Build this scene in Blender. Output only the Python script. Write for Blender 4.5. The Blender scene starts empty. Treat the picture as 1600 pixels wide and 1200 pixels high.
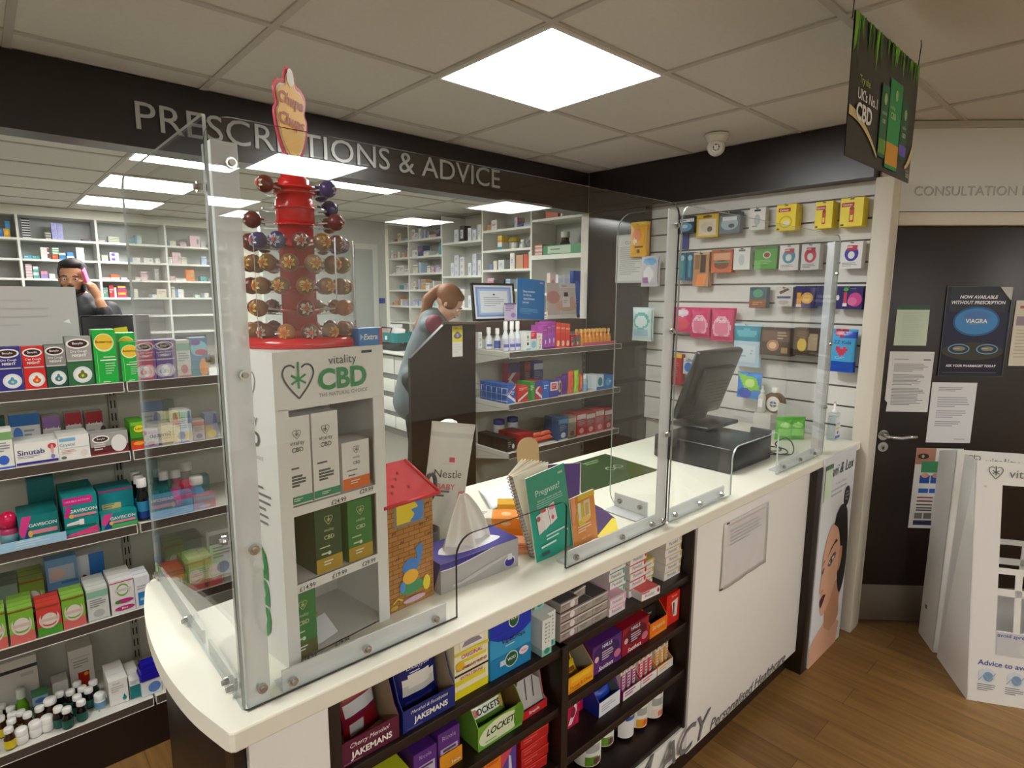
import bpy, bmesh, math, random
from mathutils import Vector, Matrix
from math import sin, cos, pi, radians
S = bpy.context.scene
COL = S.collection
random.seed(7)

# ------------------------------------------------------------------ camera
def make_camera():
    cd = bpy.data.cameras.new('camera'); co = bpy.data.objects.new('camera', cd); COL.objects.link(co)
    cd.sensor_width = 36.0; cd.lens = 36.0 * 918.714 / 1600.0; cd.clip_start = 0.02; cd.clip_end = 60
    yaw, pitch, roll = 0.834529, 0.150023, 0.005476
    f = Vector((cos(yaw) * cos(pitch), sin(yaw) * cos(pitch), -sin(pitch)))
    r = Vector((sin(yaw), -cos(yaw), 0)); u = r.cross(f)
    r2 = cos(roll) * r + sin(roll) * u; u2 = -sin(roll) * r + cos(roll) * u
    m = Matrix((r2, u2, -f)).transposed().to_4x4(); m.translation = Vector((-1.359, -1.330, 1.702))
    co.matrix_world = m
    S.camera = co
make_camera()

# ------------------------------------------------------------------ world and exposure
w = bpy.data.worlds.new('world'); S.world = w; w.use_nodes = True
w.node_tree.nodes['Background'].inputs[0].default_value = (.9, .95, 1, 1)
w.node_tree.nodes['Background'].inputs[1].default_value = 0.15
S.view_settings.view_transform = 'Standard'; S.view_settings.look = 'None'
S.view_settings.exposure = 0.0; S.view_settings.gamma = 1.0
try: S.view_settings.use_curve_mapping = False
except Exception: pass
S.cycles.use_denoising = True
S.cycles.max_bounces = 10; S.cycles.transparent_max_bounces = 24
S.cycles.sample_clamp_indirect = 4.0
PANEL = 27.0          # radiance of the LED ceiling panels

# ------------------------------------------------------------------ materials
def lin(h):
    h = h.lstrip('#')
    if len(h) == 3: h = ''.join(c * 2 for c in h)
    out = []
    for i in (0, 2, 4):
        c = int(h[i:i + 2], 16) / 255
        out.append(c / 12.92 if c <= .04045 else ((c + .055) / 1.055) ** 2.4)
    return (*out, 1)
_M = {}
def M(h, rough=.5, metal=0., spec=.5):
    if not isinstance(h, str): return h
    k = (h, rough, metal, spec)
    if k not in _M:
        m = bpy.data.materials.new('paint_' + h.lstrip('#')); m.use_nodes = True
        b = m.node_tree.nodes['Principled BSDF']
        b.inputs['Base Color'].default_value = lin(h); b.inputs['Roughness'].default_value = rough
        b.inputs['Metallic'].default_value = metal
        b.inputs['Specular IOR Level'].default_value = spec
        _M[k] = m
    return _M[k]
def new_mat(name):
    m = bpy.data.materials.new(name); m.use_nodes = True
    return m, m.node_tree.nodes, m.node_tree.links
def emit(name, col, s):
    m, n, l = new_mat(name); b = n['Principled BSDF']
    b.inputs['Base Color'].default_value = (.8, .8, .8, 1)
    b.inputs['Emission Color'].default_value = col; b.inputs['Emission Strength'].default_value = s
    return m
def acrylic(name, tint=(.97, .985, .975, 1), f0=.045, rough=0.0):
    # clear sheet: mirror reflection by Schlick's law, the rest passes straight through
    m, n, l = new_mat(name); n.remove(n['Principled BSDF'])
    tr = n.new('ShaderNodeBsdfTransparent'); tr.inputs[0].default_value = tint
    gl = n.new('ShaderNodeBsdfGlossy'); gl.inputs['Roughness'].default_value = rough
    lw = n.new('ShaderNodeLayerWeight'); lw.inputs[0].default_value = .5
    pw = n.new('ShaderNodeMath'); pw.operation = 'POWER'; pw.inputs[1].default_value = 5
    l.new(lw.outputs['Facing'], pw.inputs[0])
    ma = n.new('ShaderNodeMath'); ma.operation = 'MULTIPLY_ADD'; ma.inputs[1].default_value = 1 - f0; ma.inputs[2].default_value = f0
    l.new(pw.outputs[0], ma.inputs[0])
    mx = n.new('ShaderNodeMixShader'); l.new(ma.outputs[0], mx.inputs[0]); l.new(tr.outputs[0], mx.inputs[1]); l.new(gl.outputs[0], mx.inputs[2])
    l.new(mx.outputs[0], n['Material Output'].inputs[0])
    return m
def wood_floor():
    m, n, l = new_mat('oak_vinyl_planks'); b = n['Principled BSDF']
    tc = n.new('ShaderNodeTexCoord'); mp = n.new('ShaderNodeMapping'); l.new(tc.outputs['Object'], mp.inputs[0])
    mp.inputs['Rotation'].default_value = (0, 0, radians(FLOOR_ROT))
    br = n.new('ShaderNodeTexBrick'); l.new(mp.outputs[0], br.inputs[0])
    br.inputs['Scale'].default_value = 1; br.inputs['Brick Width'].default_value = 1.2; br.inputs['Row Height'].default_value = .15
    br.inputs['Mortar Size'].default_value = .0012; br.inputs['Color1'].default_value = lin('94713f'); br.inputs['Color2'].default_value = lin('7d5c31')
    br.inputs['Mortar'].default_value = lin('5a3f20')
    m2 = n.new('ShaderNodeMapping'); m2.inputs['Scale'].default_value = (1.6, 22, 1); l.new(mp.outputs[0], m2.inputs[0])
    no = n.new('ShaderNodeTexNoise'); no.inputs['Scale'].default_value = 1.5; no.inputs['Detail'].default_value = 8; no.inputs['Roughness'].default_value = .65
    l.new(m2.outputs[0], no.inputs[0])
    rp = n.new('ShaderNodeValToRGB'); rp.color_ramp.elements[0].position = .3; rp.color_ramp.elements[0].color = (.62, .56, .5, 1)
    rp.color_ramp.elements[1].position = .7; rp.color_ramp.elements[1].color = (1.15, 1.12, 1.05, 1); l.new(no.outputs[0], rp.inputs[0])
    mx = n.new('ShaderNodeMix'); mx.data_type = 'RGBA'; mx.blend_type = 'MULTIPLY'; mx.inputs[0].default_value = 1
    l.new(br.outputs[0], mx.inputs[6]); l.new(rp.outputs[0], mx.inputs[7]); l.new(mx.outputs[2], b.inputs['Base Color'])
    b.inputs['Roughness'].default_value = .42
    return m
def noisy(name, c1, c2, scale, rough=.6, bump=0.):
    m, n, l = new_mat(name); b = n['Principled BSDF']
    tc = n.new('ShaderNodeTexCoord'); no = n.new('ShaderNodeTexNoise'); no.inputs['Scale'].default_value = scale; no.inputs['Detail'].default_value = 6
    l.new(tc.outputs['Object'], no.inputs[0])
    mx = n.new('ShaderNodeMix'); mx.data_type = 'RGBA'; mx.inputs[6].default_value = lin(c1); mx.inputs[7].default_value = lin(c2)
    l.new(no.outputs[0], mx.inputs[0]); l.new(mx.outputs[2], b.inputs['Base Color']); b.inputs['Roughness'].default_value = rough
    if bump:
        bp = n.new('ShaderNodeBump'); bp.inputs['Strength'].default_value = bump; l.new(no.outputs[0], bp.inputs['Height']); l.new(bp.outputs[0], b.inputs['Normal'])
    return m
FLOOR_ROT = 90
LED = emit('led_panel', (1, .995, .975, 1), PANEL)
GLASS = acrylic('clear_acrylic')
FILM = acrylic('clear_plastic_film', (.96, .97, .97, 1), .05, .08)
EDGE = M('241f1f', .25)
EDGE_L = M('b9c4c0', .2)
BROWN = noisy('dark_wenge_laminate', '231510', '1a0f0b', 3, .38)
FASCIA = noisy('fascia_laminate', '231a17', '1c1412', 2, .3)
CREAM = noisy('cream_solid_surface', 'f1efdf', 'e9e7d6', 5, .35)
WHITE = M('eceae4', .45)
TILE = noisy('mineral_fibre_tile', 'd9d6cc', 'd0ccc1', 60, .9, .05)
CHROME = M('c9c9c6', .22, 1.)
STEEL = M('a9a69f', .42, 1.)
BLACK = M('0c0c0d', .4)
SHELFW = M('e6e6de', .5)

# ------------------------------------------------------------------ mesh building
_TX = {}
def text_mesh(s, bold=0., shear=0.):
    k = (s, bold, shear)
    if k not in _TX:
        cu = bpy.data.curves.new('lettering', 'FONT'); cu.body = s; cu.resolution_u = 3; cu.offset = bold; cu.shear = shear
        o = bpy.data.objects.new('lettering', cu); COL.objects.link(o)
        dg = bpy.context.evaluated_depsgraph_get(); me = o.evaluated_get(dg).to_mesh()
        v = [(a.co.x, a.co.y) for a in me.vertices]; f = [tuple(p.vertices) for p in me.polygons if p.normal.z > 0 or True]
        o.evaluated_get(dg).to_mesh_clear(); COL.objects.unlink(o); bpy.data.objects.remove(o); bpy.data.curves.remove(cu)
        if not v: v = [(0, 0), (1, 0), (1, 1)]; f = [(0, 1, 2)]
        x0 = min(a[0] for a in v); x1 = max(a[0] for a in v); y0 = min(a[1] for a in v); y1 = max(a[1] for a in v)
        _TX[k] = ([(a - x0, b - y0) for a, b in v], f, x1 - x0, y1 - y0)
    return _TX[k]
class Fr:
    """a flat frame: origin o, unit directions x and y, outward normal x cross y, size w by h"""
    def __init__(s, o, x, y, w=1., h=1.):
        s.o = Vector(o); s.x = Vector(x).normalized(); s.y = Vector(y).normalized(); s.n = s.x.cross(s.y); s.w = w; s.h = h
    def at(s, u, v, l=0.): return s.o + s.x * (u * s.w) + s.y * (v * s.h) + s.n * l
class MB:
    def __init__(s): s.v = []; s.f = []; s.mi = []; s.sm = []; s.mats = []; s.lift = 0
    def m(s, mat):
        mat = M(mat)
        if mat not in s.mats: s.mats.append(mat)
        return s.mats.index(mat)
    def add(s, vs, fs, mat, smooth=False):
        b = len(s.v); s.v += [tuple(a) for a in vs]; i = s.m(mat)
        for f in fs: s.f.append(tuple(b + k for k in f)); s.mi.append(i); s.sm.append(smooth)
        return s
    def box(s, x0, y0, z0, x1, y1, z1, mat, bev=0., seg=2):
        vs = [(x, y, z) for x in (x0, x1) for y in (y0, y1) for z in (z0, z1)]
        fs = [(0, 1, 3, 2), (4, 6, 7, 5), (0, 4, 5, 1), (2, 3, 7, 6), (0, 2, 6, 4), (1, 5, 7, 3)]
        if not bev: return s.add(vs, fs, mat)
        bm = bmesh.new(); vv = [bm.verts.new(a) for a in vs]
        for f in fs: bm.faces.new([vv[k] for k in f])
        bmesh.ops.bevel(bm, geom=bm.edges[:] + bm.verts[:], offset=bev, segments=seg, profile=.5, affect='EDGES')
        return s.bm(bm, mat, True)
    def bm(s, bm, mat, smooth=False, free=True):
        bm.verts.index_update()
        s.add([v.co for v in bm.verts], [[v.index for v in f.verts] for f in bm.faces], mat, smooth)
        if free: bm.free()
        return s
    def prism(s, pts, axis, a, b, mat, capm=None, bev=0.):
        """closed outline pts (2-D) swept along axis 'x','y','z' from a to b"""
        def P(p, t): return {'x': (t, p[0], p[1]), 'y': (p[0], t, p[1]), 'z': (p[0], p[1], t)}[axis]
        n = len(pts); vs = [P(p, a) for p in pts] + [P(p, b) for p in pts]
        side = [(i, (i + 1) % n, n + (i + 1) % n, n + i) for i in range(n)]
        if bev:
            bm = bmesh.new(); vv = [bm.verts.new(q) for q in vs]
            for f in side + [tuple(range(n))[::-1], tuple(range(n, 2 * n))]: bm.faces.new([vv[k] for k in f])
            ed = [e for e in bm.edges if (e.verts[0].index < n) == (e.verts[1].index < n)] if 0 else [e for e in bm.edges]
            bm.verts.index_update()
            ed = [e for e in bm.edges if (e.verts[0].index < n) == (e.verts[1].index < n)]
            bmesh.ops.bevel(bm, geom=ed, offset=bev, segments=2, profile=.5, affect='EDGES')
            return s.bm(bm, mat)
        s.add(vs, side, mat); s.add(vs, [tuple(range(n))[::-1], tuple(range(n, 2 * n))], capm or mat)
        return s
    def lathe(s, prof, mat, c=(0, 0, 0), seg=16, smooth=True, ang=2 * pi):
        vs = []; fs = []; n = len(prof)
        for i in range(seg):
            t = ang * i / seg
            vs += [(c[0] + r * cos(t), c[1] + r * sin(t), c[2] + z) for r, z in prof]
        for i in range(seg):
            j = (i + 1) % seg
            for k in range(n - 1): fs.append((i * n + k, j * n + k, j * n + k + 1, i * n + k + 1))
        fs.append(tuple(i * n for i in range(seg))[::-1]); fs.append(tuple(i * n + n - 1 for i in range(seg)))
        return s.add(vs, fs, mat, smooth)
    def tube(s, pts, r, mat, seg=8, closed=False):
        pts = [Vector(p) for p in pts]; n = len(pts); vs = []; fs = []; up = Vector((0, 0, 1)); px = None
        for i, p in enumerate(pts):
            a = pts[i - 1] if i or closed else p; b = pts[(i + 1) % n] if i < n - 1 or closed else p
            d = (b - a).normalized()
            x = d.cross(up) if px is None else px - d * px.dot(d)
            if x.length < 1e-4: x = d.cross(Vector((1, 0, 0)))
            x.normalize(); px = x; y = d.cross(x); rr = r[i] if isinstance(r, (list, tuple)) else r
            vs += [p + x * (rr * cos(2 * pi * k / seg)) + y * (rr * sin(2 * pi * k / seg)) for k in range(seg)]
        for i in range(n if closed else n - 1):
            j = (i + 1) % n
            for k in range(seg): fs.append((i * seg + k, i * seg + (k + 1) % seg, j * seg + (k + 1) % seg, j * seg + k))
        if not closed: fs += [tuple(range(seg))[::-1], tuple(range((n - 1) * seg, n * seg))]
        return s.add(vs, fs, mat, True)
    def ball(s, c, r, mat, seg=12, sz=1.):
        k = seg // 2
        return s.lathe([(max(1e-4, r * sin(pi * i / k)), -r * cos(pi * i / k) * sz) for i in range(k + 1)], mat, c, seg)
    # ---- flat pattern on a frame
    def L(s, l): s.lift += 1; return l + .00012 * (s.lift % 9)
    def rect(s, fr, u0, v0, u1, v1, mat, l=.0006):
        l = s.L(l); return s.add([fr.at(u0, v0, l), fr.at(u1, v0, l), fr.at(u1, v1, l), fr.at(u0, v1, l)], [(0, 1, 2, 3)], mat)
    def poly(s, fr, pts, mat, l=.0006):
        l = s.L(l); return s.add([fr.at(u, v, l) for u, v in pts], [tuple(range(len(pts)))], mat)
    def ell(s, fr, cu, cv, ru, rv, mat, l=.0006, seg=20, a0=0., a1=2 * pi):
        return s.poly(fr, [(cu + ru * cos(a0 + (a1 - a0) * i / seg), cv + rv * sin(a0 + (a1 - a0) * i / seg)) for i in range(seg)], mat, l)
    def ring(s, fr, pts, wd, mat, l=.0006, closed=True):
        """a band of width wd (metres) along a line of frame points"""
        l = s.L(l); q = [fr.at(u, v, l) for u, v in pts]; n = len(q); vs = []
        for i in range(n):
            a = q[i - 1] if i or closed else q[i]; b = q[(i + 1) % n] if i < n - 1 or closed else q[i]
            t = fr.n.cross((b - a).normalized()); vs += [q[i] - t * wd / 2, q[i] + t * wd / 2]
        return s.add(vs, [(2 * i, 2 * ((i + 1) % n), 2 * ((i + 1) % n) + 1, 2 * i + 1) for i in range(n if closed else n - 1)], mat)
    def text(s, fr, txt, cu, cv, wu, hv, mat, l=.0009, bold=.0, shear=0., stretch=False, al='c'):
        """text centred at (cu, cv), fitted into wu by hv of the frame"""
        v, f, tw, th = text_mesh(txt, bold, shear); l = s.L(l)
        sx = wu * fr.w / max(tw, 1e-6); sy = hv * fr.h / max(th, 1e-6)
        if not stretch: sx = sy = min(sx, sy)
        ox = cu * fr.w - (tw * sx / 2 if al == 'c' else 0 if al == 'l' else tw * sx); oy = cv * fr.h - th * sy / 2
        return s.add([fr.o + fr.x * (ox + a * sx) + fr.y * (oy + b * sy) + fr.n * l for a, b in v], f, mat)
    def lines(s, fr, u0, v0, u1, v1, n, mat, fill=.45, seed=1, l=.0006):
        """n rows of unreadably small print as thin bars"""
        rn = random.Random(seed); h = (v1 - v0) / n
        for i in range(n):
            e = u0 + (u1 - u0) * rn.uniform(.7, 1.) if i < n - 1 else u0 + (u1 - u0) * .55
            s.rect(fr, u0, v1 - (i + fill) * h, e, v1 - i * h, mat, l)
        return s
    def mesh(s, name):
        me = bpy.data.meshes.new(name); me.from_pydata(s.v, [], s.f)
        for m in s.mats: me.materials.append(m)
        me.polygons.foreach_set('material_index', s.mi); me.polygons.foreach_set('use_smooth', s.sm)
        me.update(); me.validate()
        return me
    def build(s, name, parent=None, loc=(0, 0, 0), rz=0., rot=None):
        o = bpy.data.objects.new(name, s.mesh(name)); COL.objects.link(o)
        o.location = loc; o.rotation_euler = rot or (0, 0, rz)
        if parent: o.parent = parent
        return o
def short(s):
    q = s.split()[:16]
    while q[-1].strip(',') in ('of', 'the', 'on', 'in', 'at', 'a', 'and', 'to', 'beside', 'behind', 'with', 'its', 'by', 'from', 'under', 'next', 'past', 'before', 'cut', 'off'): q.pop()
    return ' '.join(q).rstrip(',')
def tag(o, label, cat, group=None, kind=None):
    o['label'] = short(label); o['category'] = cat
    if group: o['group'] = group
    if kind: o['kind'] = kind
    return o
def thing(name, label, cat, loc=(0, 0, 0), rz=0., group=None):
    o = bpy.data.objects.new(name, None); COL.objects.link(o); o.empty_display_size = .05
    o.location = loc; o.rotation_euler = (0, 0, rz); return tag(o, label, cat, group)
def struct(name, mb, label, cat): return tag(mb.build(name), label, cat, None, 'structure')
def dup(o, loc=None, rz=None, label=None, group=None, parent=None):
    c = o.copy(); COL.objects.link(c)
    if parent: c.parent = parent
    if loc is not None: c.location = loc
    if rz is not None: c.rotation_euler = (0, 0, rz)
    if label: c['label'] = short(label)
    if group: c['group'] = group
    for ch in list(o.children): dup(ch, parent=c)
    return c
def ordinal(i): return ['first', 'second', 'third', 'fourth', 'fifth', 'sixth', 'seventh', 'eighth', 'ninth', 'tenth', 'eleventh', 'twelfth', 'thirteenth', 'fourteenth', 'fifteenth', 'sixteenth', 'seventeenth', 'eighteenth', 'nineteenth', 'twentieth'][i] if i < 20 else '%dth' % (i + 1)
def front(w, d, h): return Fr((-w / 2, -d / 2, 0), (1, 0, 0), (0, 0, 1), w, h)
def decor(mb, fr, ops):
    """'r' bar, 'e' ellipse, 't' text, 'l' lines of small print, 'p' polygon"""
    for i, o in enumerate(ops):
        l = .0005 + .0002 * i
        if o[0] == 'r': mb.rect(fr, *o[1:5], o[5], l)
        elif o[0] == 'e': mb.ell(fr, *o[1:5], o[5], l)
        elif o[0] == 't': mb.text(fr, o[1], *o[2:6], o[6], l, bold=o[7] if len(o) > 7 else .012, shear=o[8] if len(o) > 8 else 0)
        elif o[0] == 'l': mb.lines(fr, *o[1:5], o[5], o[6], l=l, seed=i)
        elif o[0] == 'p': mb.poly(fr, o[1], o[2], l)
    return mb
def carton(w, d, h, col, ops=(), top=None, rough=.42, side=()):
    mb = MB(); mb.box(-w / 2, -d / 2, 0, w / 2, d / 2, h, M(col, rough))
    decor(mb, front(w, d, h), ops)
    if top: mb.rect(Fr((-w / 2, -d / 2, h), (1, 0, 0), (0, 1, 0), w, d), .02, .02, .98, .98, top)
    if side: decor(mb, Fr((-w / 2, d / 2, 0), (0, -1, 0), (0, 0, 1), d, h), side)
    return mb
# ================================================================== the room
H = 2.51
struct('floor', MB().box(-4.7, -6.2, -.1, 4.7, 1.44, 0, wood_floor()), 'brown oak plank vinyl floor of the shop', 'floor')
struct('floor_dispensary', MB().box(-4.7, 1.44, -.1, 4.7, 6.5, .2, M('8d8a80', .5)), 'raised grey floor of the dispensary behind the shelves', 'floor')
cm = MB(); cm.box(-4.7, -6.2, H + .004, 4.7, 6.5, H + .1, TILE)
struct('ceiling', cm, 'suspended ceiling of grey mineral fibre tiles', 'ceiling')
gm = MB(); bar = M('b9b4a8', .6)
for i in range(-7, 8): gm.box(i * .6 - .012, -6.2, H - .002, i * .6 + .012, 6.5, H + .006, bar)
for i in range(-10, 11):
    for a in range(-8, 8): gm.box(a * .6 + .012, i * .6 - .012, H - .0018, a * .6 + .588, i * .6 + .012, H + .006, bar)
struct('trim_ceiling', gm, 'white metal grid bars between the ceiling tiles', 'ceiling grid')
WALL = M('dcd8cc', .8); WALLW = M('e8e6df', .7)
struct('wall_back', MB().box(-4.7, 6.25, 0, 4.7, 6.4, H, WALL), 'pale back wall of the dispensary behind the shelving', 'wall')
struct('wall_left', MB().box(-4.7, -6.2, 0, -4.55, 6.4, H, WALL), 'pale side wall beyond the medicine shelves', 'wall')
struct('wall_front', MB().box(-4.7, -6.2, 0, 4.7, -6.05, H, WALL), 'pale shop wall behind the viewpoint', 'wall')
struct('wall_right', MB().box(1.904, -.40, 0, 2.02, 1.45, H, WALL), 'wall behind the white slatted display panel', 'wall')
struct('wall_dispensary', MB().box(2.53, 1.45, 0, 2.65, 6.25, H, WALL).box(1.80, 1.385, 0, 2.55, 1.45, H, WALL), 'wall behind the tall dispensary shelving', 'wall')
# diagonal wall with the consultation room door; s runs along it, t away from the shop
dg = MB(); D = 2 ** -.5
def DP(s, t=0., z=0.): # the wall plane x + y = 1.53
    return (.765 + (s + t) * D, .765 - s * D + t * D, z)
DW = Matrix(((D, D, 0, .765), (-D, D, 0, .765), (0, 0, 1, 0), (0, 0, 0, 1)))   # local (s, t, z) to world
def at_door(o): o.matrix_world = DW @ o.matrix_basis; return o
o = MB().box(1.60, .06, 2.05, 4.9, .16, H, WALLW).box(2.53, .06, 0, 4.9, .16, 2.05, WALLW).build('wall_diagonal')
tag(at_door(o), 'white diagonal wall that holds the consultation room door', 'wall', None, 'structure')
struct('wall_side', MB().box(4.4, -6.2, 0, 4.55, -2.6, H, WALL), 'pale shop wall beyond the cardboard stands', 'wall')
# door frame, leaf, kick plate, furniture
fr = thing('door_frame', 'cream painted wooden frame around the dark brown door', 'door frame'); fr['kind'] = 'structure'
FRM = M('dcd6c6', .5)
MB().box(1.565, -.03, 0, 1.662, .14, 2.50, FRM, .004).build('jamb', fr)
MB().box(2.53, -.03, 0, 2.60, .14, 2.10, FRM, .004).build('jamb', fr)
MB().box(1.662, -.03, 2.04, 2.53, .14, 2.10, FRM, .004).build('lintel', fr)
at_door(fr)
dr = thing('door_1', 'dark brown flush door of the consultation room', 'door'); dr['kind'] = 'structure'
MB().box(1.666, .005, .008, 2.526, .05, 2.038, BROWN, .002).build('door_leaf', dr)
MB().box(1.674, .002, .012, 2.518, .006, .21, STEEL).build('kick_plate', dr)['label'] = 'brushed steel kick plate'
hm = MB(); hs = 1.705
def disc(mb, s, z, r, t0, t1, mat):
    mb.prism([(s + r * cos(2 * pi * i / 24), z + r * sin(2 * pi * i / 24)) for i in range(24)], 'y', t0, t1, mat)
disc(hm, hs, 1.016, .026, -.008, .005, CHROME)
hm.tube([(hs, -.005, 1.016), (hs, -.05, 1.016), (hs + .015, -.058, 1.016), (hs + .06, -.056, 1.012), (hs + .10, -.054, 1.018), (hs + .135, -.054, 1.019)], [.009, .009, .009, .009, .009, .008], CHROME, 10)
hm.build('handle', dr)
km = MB(); disc(km, hs + .004, .955, .025, -.007, .005, CHROME); disc(km, hs + .004, .955, .010, -.010, -.006, STEEL); km.box(hs + .001, -.012, .942, hs + .007, -.009, .958, BLACK)
km.build('lock', dr)
at_door(dr)
# white gloss panel over the door with its lettering
pn = thing('door_sign_panel', 'glossy white sign panel above the brown door reading CONSULTATION ROOM', 'sign')
MB().box(1.662, -.012, 2.105, 3.2, .058, 2.478, M('dfe3e1', .06)).build('panel', pn)
lm = MB(); f = Fr((1.727, -.013, 2.178), (1, 0, 0), (0, 0, 1), 1, .043)
lm.text(f, 'CONSULTATION ROOM', 0, .5, .72, 1., M('b4b6b4', .3), .0, al='l'); lm.text(f, 'CONSULTATION ROOM', .003, .45, .72, 1., M('8f9290', .3), -.0004, al='l')
lm.build('lettering', pn)
MB().box(1.60, -.02, 2.478, 3.2, .058, 2.509, M('b8b5ab', .5)).build('trim_strip', pn)
at_door(pn)

# ---- dark fascias
fl = thing('fascia_board', 'long dark brown fascia over the dispensary hatch with silver PRESCRIPTIONS & ADVICE lettering', 'sign board')
MB().box(-4.55, 1.368, 2.252, 1.77, 1.50, H - .001, FASCIA).build('board', fl)
lm = MB(); SIL = M('a5a5a3', .35, .35)
v, fcs, tw, th = text_mesh('PRESCRIPTIONS & ADVICE')
x0, x1, z0, z1 = -.842, .978, 2.3165, 2.4185
for y in (1.362, 1.368): lm.add([(x0 + a * (x1 - x0) / tw, y, z0 + b * (z1 - z0) / th) for a, b in v], fcs, SIL)
lm.build('lettering', fl)['label'] = 'raised silver capitals'
fb = MB().box(1.772, -.352, 2.252, 1.90, 1.366, H - .001, FASCIA)
tag(fb.build('fascia_board'), 'dark brown fascia above the white slatted display wall, without lettering', 'fascia')
tag(MB().box(1.80, .925, 0, 1.90, 1.384, 2.2515, noisy('glossy_dark_panel', '2b2523', '241e1d', 1.5, .12)).build('wall_panel'), 'glossy dark panel in the corner beside the slatted display wall', 'wall panel', None, 'structure')

# ---- slatted display wall
sl = MB(); SLT = M('e4e2dc', .45); SLD = M('6d675f', .5); z = 2.2515; zs = [2.18, 2.078, 1.974, 1.87, 1.768, 1.666, 1.564, 1.461, 1.356, 1.252, 1.15, 1.047]
for q in zs + [.90]:
    sl.box(1.874, -.352, q + .006, 1.885, .925, z, SLT); z = q - .004
sl.box(1.885, -.352, .90, 1.9, .925, 2.2515, SLD)
tag(sl.build('slatwall'), 'white slatted display wall with dark grooves beside the door', 'display wall')
tag(MB().box(1.80, -.432, .0, 1.90, -.354, 2.2515, FRM, .004).build('trim_1'), 'cream upright trim between the slatted wall and the door frame', 'trim', None, 'structure')

# ---- ceiling lights
LF = M('e9e8e2', .5)
def panel_light(x, y, label, group=None):
    t = thing('ceiling_light', label, 'ceiling light', (x, y, H - .006), 0, group)
    f = MB(); a, b = .298, .286
    for q in ((-a, -a, a, -b), (-a, b, a, a), (-a, -b, -b, b), (b, -b, a, b)): f.box(q[0], q[1], -.004, q[2], q[3], .006, LF)
    f.build('frame', t)
    MB().box(-b, -b, -.002, b, b, .003, LED).build('diffuser', t)
    return t
panel_light(.3, .3, 'square ceiling light in the shop above the counter till')
for x, y, l in ((-.3, 2.7, 'ceiling light in the dispensary just past the dark fascia, third from the back wall'), (-.3, 3.9, 'ceiling light in the dispensary, middle one of three before the back shelves'),
                (-.3, 5.1, 'ceiling light in the dispensary closest to the back shelves'), (.9, 2.7, 'ceiling light in the dispensary beside the tall side shelving, just past the fascia'),
                (.9, 5.1, 'ceiling light in the far dispensary corner beside the side shelving'), (-2.7, 3.9, 'ceiling light at the hidden end of the dispensary')):
    panel_light(x, y, l)
for x, y, l in ((.3, -3.2, 'ceiling light over the shop floor mirrored in the clear screen above the lollipops'), (2.4, -3.6, 'ceiling light over the shop floor toward the cardboard stands'),
                (.3, -5.1, 'ceiling light over the shop floor near the front wall'), (-1.5, -3.2, 'ceiling light over the shop floor behind the viewpoint'), (2.4, -5.1, 'ceiling light in the shop corner near the front wall'), (-2.1, -.3, 'ceiling light over the aisle before the medicine shelves'), (-3.3, -3.3, 'ceiling light over the far end of the shop')):
    panel_light(x, y, l)
# ================================================================== serving counter
def smooth_curve(pts, k=6):
    out = []; n = len(pts)
    for i in range(n - 1):
        p = [Vector(pts[max(0, min(n - 1, i + q))]) for q in (-1, 0, 1, 2)]
        for j in range(k):
            t = j / k
            out.append(tuple(.5 * ((2 * p[1]) + (p[2] - p[0]) * t + (2 * p[0] - 5 * p[1] + 4 * p[2] - p[3]) * t * t + (3 * p[1] - p[0] - 3 * p[2] + p[3]) * t ** 3)))
    return out + [tuple(pts[-1])]
ct = thing('shop_counter', 'long white serving counter with cream top, open brown shelves and PHARMACY lettering', 'counter')
edge = smooth_curve([(-1.087, .288), (-1.113, .265), (-1.131, .198), (-1.150, .090), (-1.160, -.04), (-1.160, -.16), (-1.148, -.277), (-1.122, -.392)])
out = edge + [(-1.115, -.397), (1.795, -.397), (1.795, -.345), (1.795, .34), (-.30, .34), (-.80, .06), (-1.062, .04), (-1.062, .288)]
MB().prism(out, 'z', .962, 1.0, CREAM, bev=.004).build('worktop', ct)
UNIT = BROWN
MB().box(-1.092, -.30, .0, -1.068, .28, .961, UNIT, .001).build('end_panel', ct)
MB().box(-1.068, -.345, .0, -1.062, -.30, .961, UNIT).box(-1.105, -.345, 0, -1.086, -.29, .961, UNIT).build('corner_strip', ct)
MB().box(-1.085, -.362, .105, -.942, -.345, .961, WHITE, .001).build('front_panel', ct)
MB().box(.345, -.372, .105, 1.262, -.35, .961, WHITE, .001).build('front_panel', ct)
MB().box(-1.085, -.362, .105, .345, -.345, .205, WHITE).build('skirt_panel', ct)
MB().box(-1.08, -.335, 0, 1.30, -.32, .105, UNIT).build('plinth', ct)
MB().box(1.262, -.402, 0, 1.326, .30, .961, UNIT, .001).build('post_panel', ct)
for a, b in ((-.942, -.918), (-.296, -.270), (.335, .361)):
    MB().box(a, -.363, .206, b, -.05, .776 if a == -.296 else .961, UNIT, .001).build('upright', ct)
MB().box(-.941, -.05, .19, .36, -.04, .961, UNIT).build('back_board', ct)
for x0, x1, z in ((-.918, .335, .776), (-.918, -.296, .605), (-.270, .335, .605), (-.918, -.296, .430), (-.270, .335, .430), (-.918, -.296, .222), (-.270, .335, .222)):
    MB().box(x0, -.355, z - .024, x1, -.05, z, UNIT, .001).build('shelf', ct)
lm = MB(); LG = M('8a8b8a', .4, .3); LD = M('5d5f60', .4)
f = Fr((0, -.363, 0), (1, 0, 0), (0, 0, 1)); f2 = Fr((0, -.373, 0), (1, 0, 0), (0, 0, 1))
lm.text(f, 'PHARM', -.40, .163, .56, .098, LD, .0006, .012, .3, True, 'l'); lm.text(f, 'PHARM', -.396, .163, .552, .091, LG, .0012, -.008, .3, True, 'l')
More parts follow.
